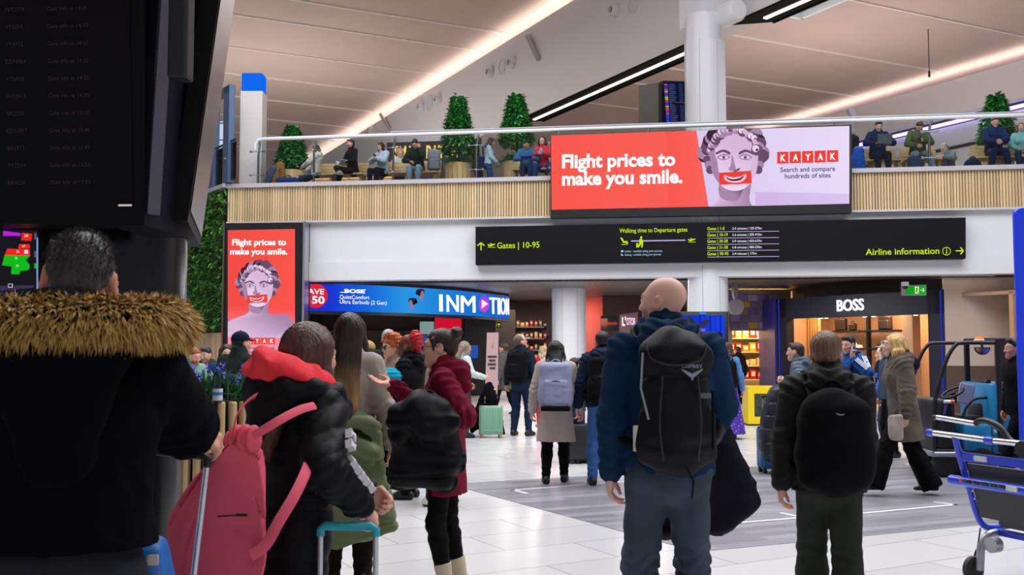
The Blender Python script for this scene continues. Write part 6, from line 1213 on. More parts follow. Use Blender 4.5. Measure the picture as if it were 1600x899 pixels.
MB().rbox((bx(1571), .008, bz(584)), (.10, .006, .15), .01).build('notice', mat('paper', '#cfcfe0', .6), bt)
mb = MB(); Rw = roty(-.5)@rotx(.15); cW = np.array([bx(1503), .35, bz(616)]); mb.tube([cW+Rw@np.array([.13*math.cos(a), .13*math.sin(a), 0]) for a in np.linspace(0, 6.283, 25)], .014, 8); mb.tube([cW+Rw@np.array([.12, 0, 0]), cW+Rw@np.array([-.12, 0, 0])], .010, 6); mb.tube([cW, cW+Rw@np.array([0, 0, -.1]), np.array([bx(1488), .35, bz(640)])], .028, 8); mb.build('steering_wheel', TK, bt, True)
mb = MB(); mb.rbox((bx(1532), .45, bz(658)), (.30, .45, .09), .04); mb.rbox((bx(1549), .45, bz(628)), (.08, .45, .50), .03, roty(.12)); mb.build('driver_seat', mat('seat_vinyl', '#1e1d21', .5), bt, 40); mb = MB(); mb.tube(catmull([(bx(1505), .10, bz(655)), (bx(1512), .10, bz(636)), (bx(1525), .10, bz(624)), (bx(1545), .10, bz(622))], 4), .018, 8); mb.build('grab_rail', TK, bt, True)
mb = MB(); mb.rbox((bx(1522), .30, bz(617)), (.18, .015, .24), .02, roty(.2)); mb.build('document_pocket', mat('pocket_lilac', '#aeb0cc', .4), bt); mb = MB(); mb.tube([(bx(1472), .0, bz(628)), (bx(1482), .0, bz(628))], .02, 8).m(1).tube([(bx(1482), .0, bz(628)), (bx(1488), .0, bz(628))], .021, 8).m(2).tube([(bx(1475), .0, bz(632)), (bx(1472), .0, bz(648))], .018, 8); mb.build('spray_bottle', [WHITE, mat('nozzle_orange', '#e0602a', .4), mat('bottle_violet', '#4a3a8a', .4)], bt, True)
MB().tube([(bx(1455), .0, .27), (bx(1500), .0, .27)], .035, 10).tube([(bx(1455), .0, .27), (bx(1455), .94, .27)], .035, 10).build('bumper', mat('bumper_silver', '#a8abb4', .3, .6), bt, True)
for x, r_ in ((1474, .15), (1528, .18), (1615, .18)):
    for y in (.06, .88): mb = MB(); mb.lathe([(.001, -.06), (r_*.6, -.06), (r_*.9, -.055), (r_, -.03), (r_, .03), (r_*.9, .055), (r_*.6, .06), (.001, .06)], (bx(x), y, r_), 28, rotx(math.pi/2)); mb.build('wheel', mat('tyre', '#1c1b1c', .7), bt, 40)
mb = MB(); mb.lathe([(.06, 0), (.06, .03), (.05, .035)], (bx(1539), .2, bz(535)), 20).m(1).lathe([(.05, .035), (.045, .06), (.001, .066)], (bx(1539), .2, bz(535)), 20); mb.build('beacon', [WHITE, mat('beacon_orange', '#f07a1a', .3, emit=.5)], bt, 40)
mb = MB(); mb.prism([(.09*math.cos(a), .09*math.sin(a)) for a in np.linspace(math.pi, 2*math.pi, 14)], (bx(1532), .0, bz(543)), (1, 0, 0), (0, 0, 1), (0, -1, 0), .02); mb.m(1).prism([(.075*math.cos(a), .075*math.sin(a)-.008) for a in np.linspace(math.pi, 2*math.pi, 14)], (bx(1532), -.02, bz(543)), (1, 0, 0), (0, 0, 1), (0, -1, 0), .004); mb.m(0).tube([(bx(1532), -.01, bz(543)), (bx(1532), .0, bz(536))], .015, 6); mb.build('mirror', [TK, CHROME], bt)
f_ = lambda mb: lettering(mb, '79', (bx(1545.5), .0, bz(677)), (1, 0, 0), (0, 0, 1), (0, -1, 0), .034, .032, .03, 0, .012); mb = MB(); f_(mb); mb.rbox((bx(1547.5), -.004, bz(672)), (.03, .006, .012), .003); mb.build('fleet_number', WHITE, bt)
# ================================================================== PEOPLE
def hold(P, side, name, label, cat, dims, m, off=(0, 0, 0), rot=None, fn=None):
    """a small object placed in a hand"""
    t = thing(name, label, cat, P.loc, P.rz); g = P.grip[side]+np.array(off); mb = MB(); mb.rbox(g, dims, min(dims)*.3, rot); mb.build(name+'_body', m, t, 40); return t, g
def cloth(label, name, f, pts, th, m, cat='jacket', wd=.09, lumps=(), fold=.012, ff=26, h=.012, seams=()):
    """a hanging garment: outline in photo pixels on its own plane, real thickness and folds"""
    t = thing(name, label, cat, tuple(f(*pts[0]))); o = f.p0; uv = [((f(x, y)-o)@f.U, (f(x, y)-o)@f.V) for x, y in pts]; W = np.array([f(x, y) for x, y in pts])
    lo = W.min(0)-th-.06; hi = W.max(0)+th+.06; t.location = tuple((lo+hi)/2*np.array([1, 1, 0])+np.array([0, 0, W[:, 2].min()])); g = Sdf(lo, hi, h)
    g.pillow(smooth_poly(uv, 3), o, f.U, f.V, f.n, th, wd)
    for (x, y, r, out) in lumps: g.ball(f(x, y, out), r, None, .05)
    tx = np.array([0, 0, 0]); U = f.U
    g.disp(lambda x, y, z: fold*np.sin(((x-o[0])*U[0]+(y-o[1])*U[1])*ff+2.2*np.sin(z*6)+1.2*np.sin(z*13))); g.disp(wrinkle(fold*.5, 24, 5))
    for y in seams: zz = f(pts[0][0], y)[2]; g.disp(lambda x, yy, z, zz=zz: -.018*np.exp(-((z-zz)/.012)**2))
    return wchild(g.build('garment', m), t)
PUFF = mat('black_padding', '#08090d', .55, 0, .15, 120., spec=.15); BLK = fab('#0a0b0f'); NVY = fab('#141d2e'); DEN = fab('#2c3d55', bs=300.); LEG = fab('#08080a', .8); SHB = mat('shoe_black', '#101012', .5); SHW = mat('shoe_white', '#cfcac2', .6)
# ---- the man in the fur-trimmed parka, nearest at left
PKM = mat('parka_cloth', '#06070b', .9, 0, .35, 90., .25, spec=.06)
P = Person('man in a black parka with tawny fur hood trim, nearest at left', 112, 2.42, 1.82, 16, w=1.02, skin='#cf947c', h=.006, hy=0, hr=6, hp=-2, rw=px(297, 676, .55), rp=(.6, -.4, -1), rhd=(.86, .30, -.35), lw=(-.28, .2, .95), rcurl=.55, rthumb=(-.3, .4, .6))
P.eyes(); P.top(PKM, .036, hem=.055, collar=True, name='parka', fold=.006, flare=.02, h=.008); P.bottom(fab('#22242a'), .02); P.shoes(SHB); P.hair('crop', hair_mat('#3a3634'), vol=.945)
mb = MB(); c_ = P.wr[1]-P.hd[1]*.05; mb.rbox(c_+np.array([.055, -.02, -.01]), (.022, .035, .05), .006); mb.build('cuff_tab', PUFF, P.root)
S = Sdf(P.nb-.42, P.nb+.42, .009); ring = [P.nb+np.array(v) for v in ((-.34, -.03, -.03), (-.27, -.13, .005), (-.14, -.185, .025), (0, -.20, .03), (.12, -.185, .03), (.205, -.12, .035), (.24, -.0, .025))]
for a, b in zip(ring, ring[1:]): S.cone(a, b, .042, .042, .02)
S.cone(P.nb+np.array([-.08, -.08, .0]), P.nb+np.array([.08, -.08, .0]), .05, .05, .04); S.cone(P.nb+np.array([0, -.17, -.05]), P.nb+np.array([0, -.19, -.26]), .15, .09, .05, (P.fwd, .35)); S.disp(wrinkle(.006, 25, 2)); S.build('parka_hood', PKM, P.root)
V, F = [], []; rg = np.random.RandomState(3); mi = []; CR = catmull(ring, 12); T = len(CR)
for i in range(15000):
    u = rg.uniform(0, T-1.001); k = int(u); c = CR[k]+(CR[k+1]-CR[k])*(u-k); tg = unit(CR[k+1]-CR[k]); a = rg.uniform(0, 6.283); e1 = unit(np.cross(tg, (0, 0, 1))); e2 = np.cross(e1, tg); n = e1*math.cos(a)+e2*math.sin(a); L = rg.uniform(.024, .050); tuft = .5*math.sin(u*3.1)+.5*math.sin(u*7.7+a*2); d = unit(n+tg*(.55*tuft+rg.normal()*.25)+np.array([0, 0, -.45])+rg.normal(size=3)*.18); p = c+n*.034; s_ = unit(np.cross(d, n)+rg.normal(size=3)*.3)*rg.uniform(.0018, .0036); m_ = p+d*L*.55; tip = p+d*L+np.array([0, 0, -.010])
    b = len(V); V += [p-s_*.6, p+s_*.6, m_+s_, m_-s_, tip]; F += [(b, b+1, b+2, b+3), (b+3, b+2, b+4)]; q = 0 if rg.uniform() < .35 else (1 if rg.uniform() < .7 else 2); mi += [q, min(2, q+1) if q else 1]
o = add_mesh('fur_trim', V, F, [mat('fur_dark', '#3d2c16', .7), mat('fur_tawny', '#9a7434', .65), mat('fur_light', '#c7a25a', .65)], P.root, False, mi); o['kind'] = 'stuff'
V, F = [], []; k = P.k_head     # short hair strands over the back of the head
for i in range(5200):
    z = rg.uniform(-.35, 1); a = rg.uniform(0, 6.283); r_ = math.sqrt(1-z*z); n = np.array([r_*math.cos(a), r_*math.sin(a), z]); q = np.array([0, -.018, .036])+n*np.array([.0765, .0945, .084])
    if (q-np.array([0, .082, .066]))@np.array([0, .165, -.160]) > -.004: continue
    if abs(q[0]) > .04 and (q[1]+.006)**2/.0026+(q[2]+.008)**2/.0040 < 1: continue
    bald = np.exp(-((q[0]-.012)**2+(q[1]+.055)**2+(q[2]-.105)**2)/.0011)
    if rg.uniform() < bald*.75: continue
    d = unit(n*.55+np.array([.25*math.sin(a*3), -.35, -.55+.4*z])+rg.normal(size=3)*.2); L = rg.uniform(.009, .018); p = P.hx(*q); D_ = P.Rh@d*L; s_ = P.Rh@unit(np.cross(d, n))*.0011; b = len(V); V += [p-s_, p+s_, p+D_]; F.append((b, b+1, b+2))
o = add_mesh('hair_strands', V, F, mat('strand_grey', '#54504e', .5, island=.6), P.root); o['kind'] = 'stuff'; PARKA = P
suitcase('dark blue suitcase with silver handle held by the man in the parka', (gx(207, 2.93), 2.86, 0), .0, .44, .66, .26, mat('case_blue', '#123a86', .35), 1.20, (ALU, BLACK)).rotation_euler[1] = .10; 
t = thing('shopping_bag', 'blue bag standing on the suitcase beside the parka', 'bag', (gx(226, 2.84), 2.84, .70)); g = Sdf((-.16, -.1, -.02), (.16, .1, .34), .008); g.box((0, 0, .13), (.085, .06, .13), .03); g.disp(wrinkle(.008, 28, 1)); g.build('bag_body', mat('bag_blue', '#1a6ab8', .5), t); MB().rbox((.06, -.062, .22), (.03, .006, .03), .006).build('tag', SHW, t)
# white-haired head just seen behind the fur
P = Person('person in a dark jacket mostly hidden behind the parka fur at far left', 40, 3.35, 1.645, 10, sex='f', h=.01, skin='fair'); P.top(fab('#2a2c33'), .02); P.bottom(BLK); P.shoes(SHB); P.hair('curly', hair_mat('#b9b5b3'), vol=.95)
# ---- girl with the pink drawstring bag
P = Person('girl in a black puffer coat with a red hood pushing a case', 456, 3.62, 1.60, -40, sex='f', w=.94, h=.006, lean=7, hp=4, hy=2, rw=px(566, 792, -.10), lw=px(572, 772, .12), rp=(.6, -.5, -.8), lp=(-.3, -.4, -1), rcurl=.75, lcurl=.7, rthumb=(-.6, .3, .5), lthumb=(.6, .3, .5), skin='#d8a08c')
GIRL = P; P.eyes(); P.top(PUFF, .040, hem=-.30, quilt=.009, name='puffer_coat', fold=.003, h=.008); P.bottom(LEG); P.shoes(SHB); P.hair('long', hair_mat('#4a2f22'), L=.36, vol=1.12)
S = Sdf(P.nb-.35, P.nb+.35, .008); c = lambda x, y, z: P.nb+P.R@np.array([x, y, z])
ring = [c(-.10, .10, -.06), c(-.15, .02, -.02), c(-.14, -.08, .0), c(-.08, -.14, -.01), c(.0, -.165, -.02), c(.08, -.14, -.01), c(.14, -.08, .0), c(.15, .02, -.02), c(.10, .10, -.06)]
for a, b in zip(ring, ring[1:]): S.cone(a, b, .050, .050, .02)
S.cone(c(0, -.15, -.04), c(0, -.17, -.18), .10, .06, .05, (P.fwd, .5)); S.disp(wrinkle(.010, 20, 8)); S.build('coat_hood', PUFF, P.root)
S = Sdf(P.nb-.3, P.nb+.3, .006); ring = [c(-.08, .09, .03), c(-.125, .04, .05), c(-.13, -.04, .07), c(-.10, -.115, .085), c(0, -.155, .085), c(.08, -.13, .075), c(.11, -.06, .05), c(.105, .0, .03)]
for a, b in zip(ring, ring[1:]): S.cone(a, b, .052, .052, .015)
S.cone(c(-.10, -.12, .06), c(.06, -.16, .06), .062, .055, .03); S.disp(lambda x, y, z: .009*np.sin(z*62+26*x+18*y)); S.disp(wrinkle(.008, 24, 6)); S.build('red_hood', fab('#f2404a', .7), P.root, 'bright red hood')
# printed white letters down the near sleeve
u = unit(P.wr[1]-P.el[1]); R_ = unit(np.cross(u, (0, 0, 1))); mb = MB()
for (p, q, n_) in ((P.sh[1], P.el[1], 4), (P.el[1], P.wr[1], 5)):
    d = unit(q-p); side = unit(np.cross(d, np.cross(P.local(('px', 570, 700, -1.5))-p, d))); L = np.linalg.norm(q-p)
    for i in range(n_):
        z = .18+i/n_*.68; 
        if p is P.sh[1] and i < 2: continue
        rr = .108 if p is P.sh[1] else .092-.02*i/n_; w_ = P.R@np.array([.45, .5, .55]); w_ = unit(w_-d*(w_@d)); x_ = np.cross(d, w_); o_ = p+d*L*z+w_*rr
        pts = [(-.022, 0), (-.014, .030), (.0, .022), (.016, .034), (.022, .004), (.004, .010)] if i % 2 else [(-.02, 0), (-.018, .036), (.0, .012), (.018, .036), (.02, 0), (.008, .006)]
        mb.prism([(a, b) for a, b in pts], o_-w_*.02, x_, d, w_, .024)
mb.build('sleeve_print', fab('#d8d4dc', name='print_white'), P.root)
# her drawstring bag
PINK = mat('pink_canvas', '#dd5a70', .75, 0, .3, 300., .06, spec=.25); f = Face(at(340, 800, 3.22), unit((-.50, -.86, .0))); t = thing('drawstring_backpack', 'pink canvas drawstring backpack on the girl in the black puffer coat', 'bag', tuple(at(335, 930, 3.22)))
uv = lambda pts: [((f(x, y)-f.p0)@f.U, (f(x, y)-f.p0)@f.V) for x, y in pts]; out = [(368, 690), (392, 690), (402, 712), (408, 787), (408, 850), (404, 905), (380, 935), (320, 940), (272, 925), (263, 880), (270, 835), (282, 795), (308, 748), (348, 705)]
g = Sdf(f(265, 940)-.16, np.maximum(f(410, 680), f(265, 690))+.16, .0065); g.pillow(smooth_poly(uv(out), 4), f.p0, f.U, f.V, f.n, .12, .20)
apx = f(380, 690)
def gather(x, y, z):
    du = (x-apx[0])*f.U[0]+(y-apx[1])*f.U[1]; dv = apx[2]-z; a = np.arctan2(du, dv+.03); return (-.030*np.exp(-(np.sin(a*10+.5*np.sin(dv*9)+.4)/.30)**2)*np.exp(-(dv/.42)**2)-.016*np.exp(-(np.sin(a*7-dv*9+1.1)/.16)**2)*np.clip(dv*4-.6, 0, 1)+.008*np.sin(a*23+dv*5)*np.exp(-dv/.2))
g.disp(gather, .05); g.disp(wrinkle(.006, 16, 4)); g.ball(f(402, 862, .03), .035, None, .03); wchild(g.build('bag_body', PINK), t)
g = Sdf(f(360, 705)-.12, f(400, 665)+.12, .006); g.cone(f(366, 690, .0), f(394, 690, .0), .030, .030, .01); g.cone(f(370, 678, .0), f(392, 676, .0), .024, .022, .02); g.disp(lambda x, y, z: .006*np.sin(((x-apx[0])*f.U[0]+(y-apx[1])*f.U[1])*170)); wchild(g.build('gathered_neck', PINK), t)
def strapw(pts, r, fl=(.22, 1)): mb = MB(); mb.tube(catmull(pts, 5), r, 8, flat=fl); wchild(mb.build('strap', PINK, None, True), t)
strapw([f(372, 692, .02), at(366, 668, 3.12), at(372, 645, 3.14), at(386, 628, 3.22), at(400, 618, 3.34)], .012); strapw([f(390, 690, .03), at(412, 672, 3.13), at(440, 655, 3.16), at(470, 640, 3.24), at(492, 634, 3.34)], .014); strapw([f(402, 866, .03), at(415, 852, 3.12), at(436, 815, 3.13), at(460, 775, 3.18), at(476, 742, 3.26), at(484, 720, 3.36)], .018)
mb = MB(); mb.rbox(f(398, 801, .055), (.035, .012, .008), .003); wchild(mb.build('zip_puller', BLACK), t); mb = MB(); mb.tube([f(378, 800, .10), f(388, 800, .085), f(399, 801, .05)], .003, 6); wchild(mb.build('pocket_zip', BLACK, None, True), t)
hzz = at(548, 822, 3.50)[2]; suitcase('suitcase with a teal grip and silver handle tubes pushed by the girl', (gx(545, 3.46), 3.40, 0), -.05, .40, .50, .22, mat('teal_case', '#1f8f9c', .4), hzz, (ALU, mat('teal_grip', '#1fa3b4', .4)))
# ---- woman with long two-tone hair and cream jumper
P = Person('woman in a cream jumper seen from behind, olive jacket at her hips', 546, 6.4, 1.745, 4, sex='f', w=.92, h=.008, rw=(.29, .0, .82), lw=(-.16, .25, .98), hp=4)
P.top(mat('cream_knit', '#b5aa9f', .95, 0, .6, 260., .08, spec=.1), .022, hem=-.02, name='jumper', fold=.007); P.bottom(fab('#241a18'), .018); P.shoes(SHB); P.hair('long', hair_mat('#2b1d16', '#a07848'), L=.46, vol=1.10)
GRN = mat('olive_padding', '#67774e', .5, 0, .1, 60., .05, spec=.35); t = thing('puffer_jacket', 'olive green long puffer jacket hung round the hips of the cream jumper woman', 'jacket', P.loc, P.rz); g = Sdf((-.45, -.5, .2), (.5, .35, 1.15), .010)
g.cone((0, -.02, 1.00), (.03, -.07, .55), .175, .255, .04, ((0, 1, 0), .8)); g.cone((.03, -.07, .55), (.06, -.09, .20), .255, .31, .03, ((0, 1, 0), .8)); g.cut((0, 0, .30), unit((.25, 0, -1))); g.cone((-.15, -.13, 1.02), (.13, -.17, 1.03), .055, .06, .03); g.cone((-.06, -.19, .96), (.16, -.19, .84), .07, .06, .05); g.cone((.17, -.14, 1.0), (.20, -.13, .74), .05, .04, .03); g.cone((.20, -.13, .74), (-.05, -.24, .66), .035, .04, .03)
g.disp(lambda x, y, z: -.012*np.exp(-(np.mod(z+.05, .19)-.095)**2/.00015)); g.disp(wrinkle(.012, 17, 6)); g.build('garment', GRN, t)
# ---- woman in the maroon hoodie
P = Person('woman in a maroon hoodie with glasses and a bun, facing left', 697, 6.1, 1.635, 88, sex='f', w=.95, h=.007, hy=0, hp=2, rw=px(614, 602, -.05), rp=(.3, -.3, -1), rthumb=(1, 0, .2), rcurl=.12, lw=px(664, 655, -.22), lp=(-.4, -.4, -1), lcurl=.7, rhd=(0, 1, .15), skin='#dba58f', brow='#2a1a14', lf=(-.10, -.02, .085), rf=(.09, -.10, .085))
P.eyes(); MAR = fab('#741630', .85); P.top(MAR, .022, hem=-.26, hood=.95, name='hoodie', fold=.008); P.bottom(LEG, .006, end=.30); P.shoes(mat('boot_cream', '#c4b39a', .6, bump=.1), boot=.15, sole='#b09a78'); P.hair('bun', hair_mat('#2a1614')); P.glasses(mat('glasses_metal', '#3a3436', .3, .8)); mb = MB()
mb.lathe([(.001, -.006), (.006, 0), (.001, .006)], P.hx(-.083, -.008, -.036), 8); mb.build('earring', CHROME, P.root)
f = Face(at(665, 690, 5.80), (-.1, -1, 0)); cloth('black padded jacket carried over the arm of the maroon hoodie woman', 'padded_jacket', f, [(612, 660), (618, 632), (645, 618), (690, 617), (712, 640), (720, 690), (724, 725), (712, 745), (706, 764), (660, 766), (606, 757), (604, 735), (612, 700)], .12, PUFF, lumps=((635, 650, .10, .10), (660, 645, .09, .13), (682, 655, .10, .11), (655, 632, .07, .10), (692, 638, .07, .08), (640, 672, .06, .14), (668, 676, .06, .15), (706, 660, .06, .07)), fold=.016, ff=22, h=.009, seams=(742,))
# ---- bald man with black rucksack
P = Person('man in a navy hoodie and jeans with a black hiking rucksack', 1040, 4.54, 1.865, -5, w=1.08, h=.006, skin='#deb09d', hy=58, hp=-3, lw=px(954, 742, .02), rw=(.20, .30, .98), rp=(1, -.7, -.3), lcurl=.4, lf=(-.14, 0, .085), rf=(.13, .05, .085), beard=('#9c7464', .5), brow='#8a6a52', lean=1)
P.eyes(); P.top(fab('#142f4c', .9, .35), .024, hem=-.055, hood=1.08, name='hoodie', fold=.006, h=.008); P.bottom(mat('faded_denim', '#303d4d', .85, 0, .3, 260., .4, 4.), .020, fold=.014, flare=.01); P.shoes(SHB); BALD = P
t, B = P.backpack('black hiking rucksack with a grey bird emblem on the navy hoodie man', mat('rucksack_black', '#0a0b10', .6, 0, .15, 140., .15, spec=.2), sw=.305, sh=.60, dp=.20, top=.545, off=(.02, 0), tilt=3, style='hike')
mb = MB(); g0 = B(.05, -.125, .125); Ux, Vx, Nx = P.R@np.array([1., 0, 0]), P.R@unit([0, -.12, 1]), P.R@np.array([0, -1., 0]); LG = fab('#8f97a0', name='logo_grey')
lettering(mb, 'OSPREY', B(.02, -.118, .135), Ux, Vx, Nx, .085, .014, .02, 0, .012); 
for e in (-1, 1): mb.prism([(0, -.004), (e*.045, .018), (e*.040, .008), (e*.012, -.016), (0, -.022)], B(.062, -.119, .115), Ux, Vx, Nx, .012)
mb.prism([(-.006, -.022), (0, -.034), (.006, -.022)], B(.062, -.119, .115), Ux, Vx, Nx, .012); mb.build('emblem', LG, t)
mb = MB(); mb.tube([B(-.14, -.09, .20), B(-.15, -.10, .05), B(-.12, -.115, -.08)], .005, 6); mb.build('side_cord', LG, t, True); mb = MB(); mb.tube([B(.13, -.10, .02), B(.15, -.08, .04), B(.145, -.09, -.2)], .006, 6); mb.build('compression_strap', BLK, t, True); MB().rbox(B(-.165, -.02, -.16), (.035, .01, .11), .008).build('white_tag', SHW, t); mb = MB()
lettering(mb, 'DAYLITE', B(.01, -.13, -.245), Ux, Vx, Nx, .06, .010, .01, 0, .018); mb.build('model_print', LG, t) if False else None
mb = MB()
for pts in ([B(-.125, -.085, .235), B(-.10, -.118, .17), B(0, -.135, .145), B(.10, -.118, .17), B(.125, -.085, .235)], [B(-.06, -.128, .10), B(-.075, -.132, -.1), B(-.06, -.122, -.25)], [B(.085, -.118, .10), B(.095, -.122, -.1), B(.08, -.112, -.25)]): mb.tube(catmull(pts, 5), .0045, 6)
mb.build('seam_piping', mat('piping', '#1c1e24', .5), t, True); mb = MB(); mb.rbox(B(.115, -.10, .02), (.05, .014, .022), .005); mb.build('buckle', mat('buckle_grey', '#5a5e66', .4), t)
MB().tube([B(.03, -.11, -.27), B(.06, -.12, -.33), B(.055, -.10, -.40)], .010, 6, flat=(1, .4)).build('dangling_strap', BLK, t, True)
f = Face(at(1110, 740, 4.86), (.15, -1, 0)); cloth('dark jacket hanging from the right arm of the navy hoodie man', 'jacket', f, [(1098, 640), (1128, 640), (1148, 680), (1168, 735), (1186, 782), (1180, 798), (1160, 815), (1130, 832), (1080, 838), (1024, 838), (1032, 800), (1060, 735), (1084, 690)], .085, fab('#10121b', .75), wd=.12, fold=.012, ff=22)
# ---- boy with black rucksack
P = Person('boy in a black jacket with a black rucksack, walking away', 1290, 5.19, 1.60, -12, w=1.02, h=.007, lw=px(1221, 765, .02), rw=px(1342, 768, .06), lf=(-.09, .18, .10), rf=(.09, -.12, .085), hy=-6, skin='#d09a84')
P.eyes(); P.top(mat('shell_black', '#0b0c10', .7, 0, .2, 80., spec=.25), .036, hem=-.09, hood=1.0, name='jacket', fold=.004, h=.009); P.bottom(fab('#2a2e27'), .022, flare=.02); P.shoes(SHB); P.hair('crop', hair_mat('#6b4f3a'), vol=1.03)
S = Sdf(P.nb-.15, P.nb+.15, .007); S.cone(P.nb-P.up*.03, P.nb+P.up*.055, .083, .072, .01); S.build('blue_collar', fab('#3a5a7a'), P.root, 'blue inner collar')
t, B = P.backpack('plain black rucksack with small crescent mark on the boy', mat('rucksack_dull', '#08090c', .8, 0, .15, 140., .15, spec=.1), sw=.36, sh=.52, dp=.17, top=.49, off=(.01, 0), tilt=2, style='round'); mb = MB()
mb.prism(smooth_poly([(-.022, .006), (-.01, -.006), (.008, -.008), (.022, .0), (.008, -.002), (-.008, .0)], 3), B(.02, -.10, .13), P.rt, P.up, -P.fwd, .006); mb.build('crescent_mark', LG, t)
t = thing('bottle', 'small green bottle in the right hand of the boy', 'bottle', P.loc, P.rz); g = P.grip[1]; MB().lathe([(.001, -.08), (.028, -.08), (.03, -.07), (.03, .03), (.015, .05), (.015, .065), (.001, .066)], g+np.array([0, .02, -.02]), 18, rotx(.5)).build('bottle_body', mat('bottle_green', '#5a9a50', .3), t, True)
MB().lathe([(.017, .055), (.017, .075), (.001, .076)], g+np.array([0, .02, -.02]), 14, rotx(.5)).build('bottle_cap', DGREY, t, True)
# ---- others on the floor, right half
P = Person('woman in a grey tweed coat striding left', 1408, 10.3, 1.665, 84, sex='f', w=1.0, lf=(-.07, .36, .10), rf=(.07, -.30, .10), rw=(.24, -.12, .86), lw=(-.26, .05, .80), rt=-4, lean=6, skin='#d9a690'); P.eyes()
P.top(mat('tweed', '#5c544a', .95, 0, .5, 90., .35), .045, hem=-.34, hood=.95, name='coat', flare=.02); P.bottom(LEG, .03, flare=.045); P.shoes(SHB); P.hair('long', hair_mat('#c8a468'), L=.05, vol=1.1); S = Sdf(P.nb-.25, P.nb+.25, .01); P.topo.name = 'coat'
S.cone(P.nb-P.up*.06, P.nb+P.up*.05, .12, .09, .02); S.cone(P.nb+P.R@np.array([0, -.08, -.02]), P.nb+P.R@np.array([0, -.14, -.08]), .09, .07, .03); S.build('navy_scarf', NVY, P.root, 'navy scarf collar')
t = thing('tote_bag', 'cream tote bag with grey straps held by the striding woman in tweed', 'bag', P.loc, P.rz); g = Sdf((-.40, -.1, .5), (-.25, .45, 1.05), .01); g.box((-.335, .17, .72), (.03, .07, .13), .03); g.disp(wrinkle(.006, 24, 3)); g.build('bag_body', fab('#a89c92'), t); MB().tube([(-.335, .12, .83), (-.33, .14, 1.0), (-.33, .19, 1.0), (-.335, .22, .83)], .01, 6).build('handle', fab('#5a5a60'), t, True)
P = Person('man in a grey-blue hoodie reaching left to a navy coat', 1260, 12.3, 1.60, 62, lean=14, lw=px(1228, 597, -.30), lp=(-.5, -.4, -1), rw=(.2, .3, .95), lcurl=.8); P.eyes(); P.top(fab('#61707f'), .022, hood=.9, name='hoodie'); P.bottom(DEN, .016); P.shoes(SHB); P.hair('short', hair_mat('#3a2a20'))
sc = ground(1208, 739); suitcase('bright blue suitcase under the navy puffer coat', sc, .1, .36, .50, .24, mat('case_azure', '#1a6ea8', .4), .92, (ALU, BLACK)); f = Face((sc[0], sc[1]-.2, 1.), (0, -1, 0)); cloth('navy puffer coat draped over the bright blue suitcase', 'puffer_coat', f, [(1196, 625), (1204, 606), (1220, 602), (1232, 618), (1240, 660), (1243, 705), (1228, 716), (1204, 722), (1188, 712), (1186, 680), (1190, 650)], .15, mat('navy_padding', '#121a2a', .5, 0, .1, 90.), 'coat', .08, fold=.008, ff=18, seams=(628, 648, 668, 690, 708))
P = Person('man in a blue jacket with white stripes talking on a phone', 1328, 13.2, 1.69, 128, lw=px(1333, 562, -.26), lp=(-1, -.2, -1), lhd=(.1, 0, 1), lthumb=(.3, 1, 0), rw=(.18, .25, .98), hp=8, brow='#1c1410'); P.eyes(); P.top(fab('#1b4a8c', .6), .028, hood=.9, name='jacket'); P.bottom(BLK, .02); P.shoes(SHW); P.hair('short', hair_mat('#1f1613'), vol=1.05)
mb = MB()
for a, b in ((P.sh[0], P.el[0]), (P.el[0], P.wr[0])):
    d = unit(b-a); w_ = unit(np.array([-.9, .6, .3])-d*(np.array([-.9, .6, .3])@d)); x_ = np.cross(d, w_)
    for e in (-1, 0, 1): mb.tube([a+d*.03+w_*.080+x_*e*.022, b-d*.03+w_*.070+x_*e*.022], .008, 6)
mb.build('sleeve_stripes', fab('#dde2ea', name='stripe_white'), P.root); t, g = hold(P, 0, 'phone', 'pale phone held to the ear of the blue jacket man', 'phone', (.012, .075, .15), mat('phone_case', '#c9ccd6', .4), (.02, .0, .01), rotz(.5)); MB().rbox(g+np.array([.021, 0, .055]), (.014, .03, .02), .004).build('camera_bump', DGREY, t)
P.t = .03; P.backpack('black rucksack on the man with the phone', BLK, top=.46, straps=(1, 1))
P = Person('person in a bright blue padded jacket and dark waistcoat before the menswear shop', 1381, 15., 1.53, 80, sex='f', lw=(-.2, .25, .95), rw=(.2, .2, .95)); P.eyes(); P.top(mat('blue_padding', '#1b55b0', .5), .04, hem=-.08, quilt=.01); P.bottom(DEN); P.shoes(SHB); P.hair('long', hair_mat('#c9c6c0'), L=.02, vol=1.05)
S = Sdf(P.sp(0, 0, 0)-.4, P.nb+.4, .012); S.cone(P.sp(0, -.02, .0), P.sp(0, -.02, .40), .215, .222, .03, (P.fwd, .70)); S.cut(P.sp(0, 0, -.05), -P.up); S.build('dark_waistcoat', NVY, P.root, 'dark padded waistcoat')
P = Person('person in a beige cap half hidden behind the striding tweed coat woman', 1389, 13.9, 1.62, 95); P.eyes(); P.top(fab('#3a4a5a'), .025); P.bottom(BLK); P.shoes(SHB); P.hair('short', hair_mat('#8a8078')); P.cap(fab('#b8ab98'))
P = Person('dark-clothed person standing at the slatted left edge of the menswear shop', 1250, 23.3, 1.56, -40); P.eyes(); P.top(BLK, .03, hem=-.1); P.bottom(BLK); P.shoes(SHB); P.hair('short', hair_mat('#1a1614'))
P = Person('man in a black jacket walking behind the blue panel at the right edge', 1588, 11.1, 1.625, 88, lf=(-.08, .25, .1), rf=(.08, -.25, .1), skin='#c98f7c'); P.eyes(); P.top(BLK, .03, hem=-.1); P.bottom(BLK); P.shoes(SHB); P.hair('short', hair_mat('#1d1715'))
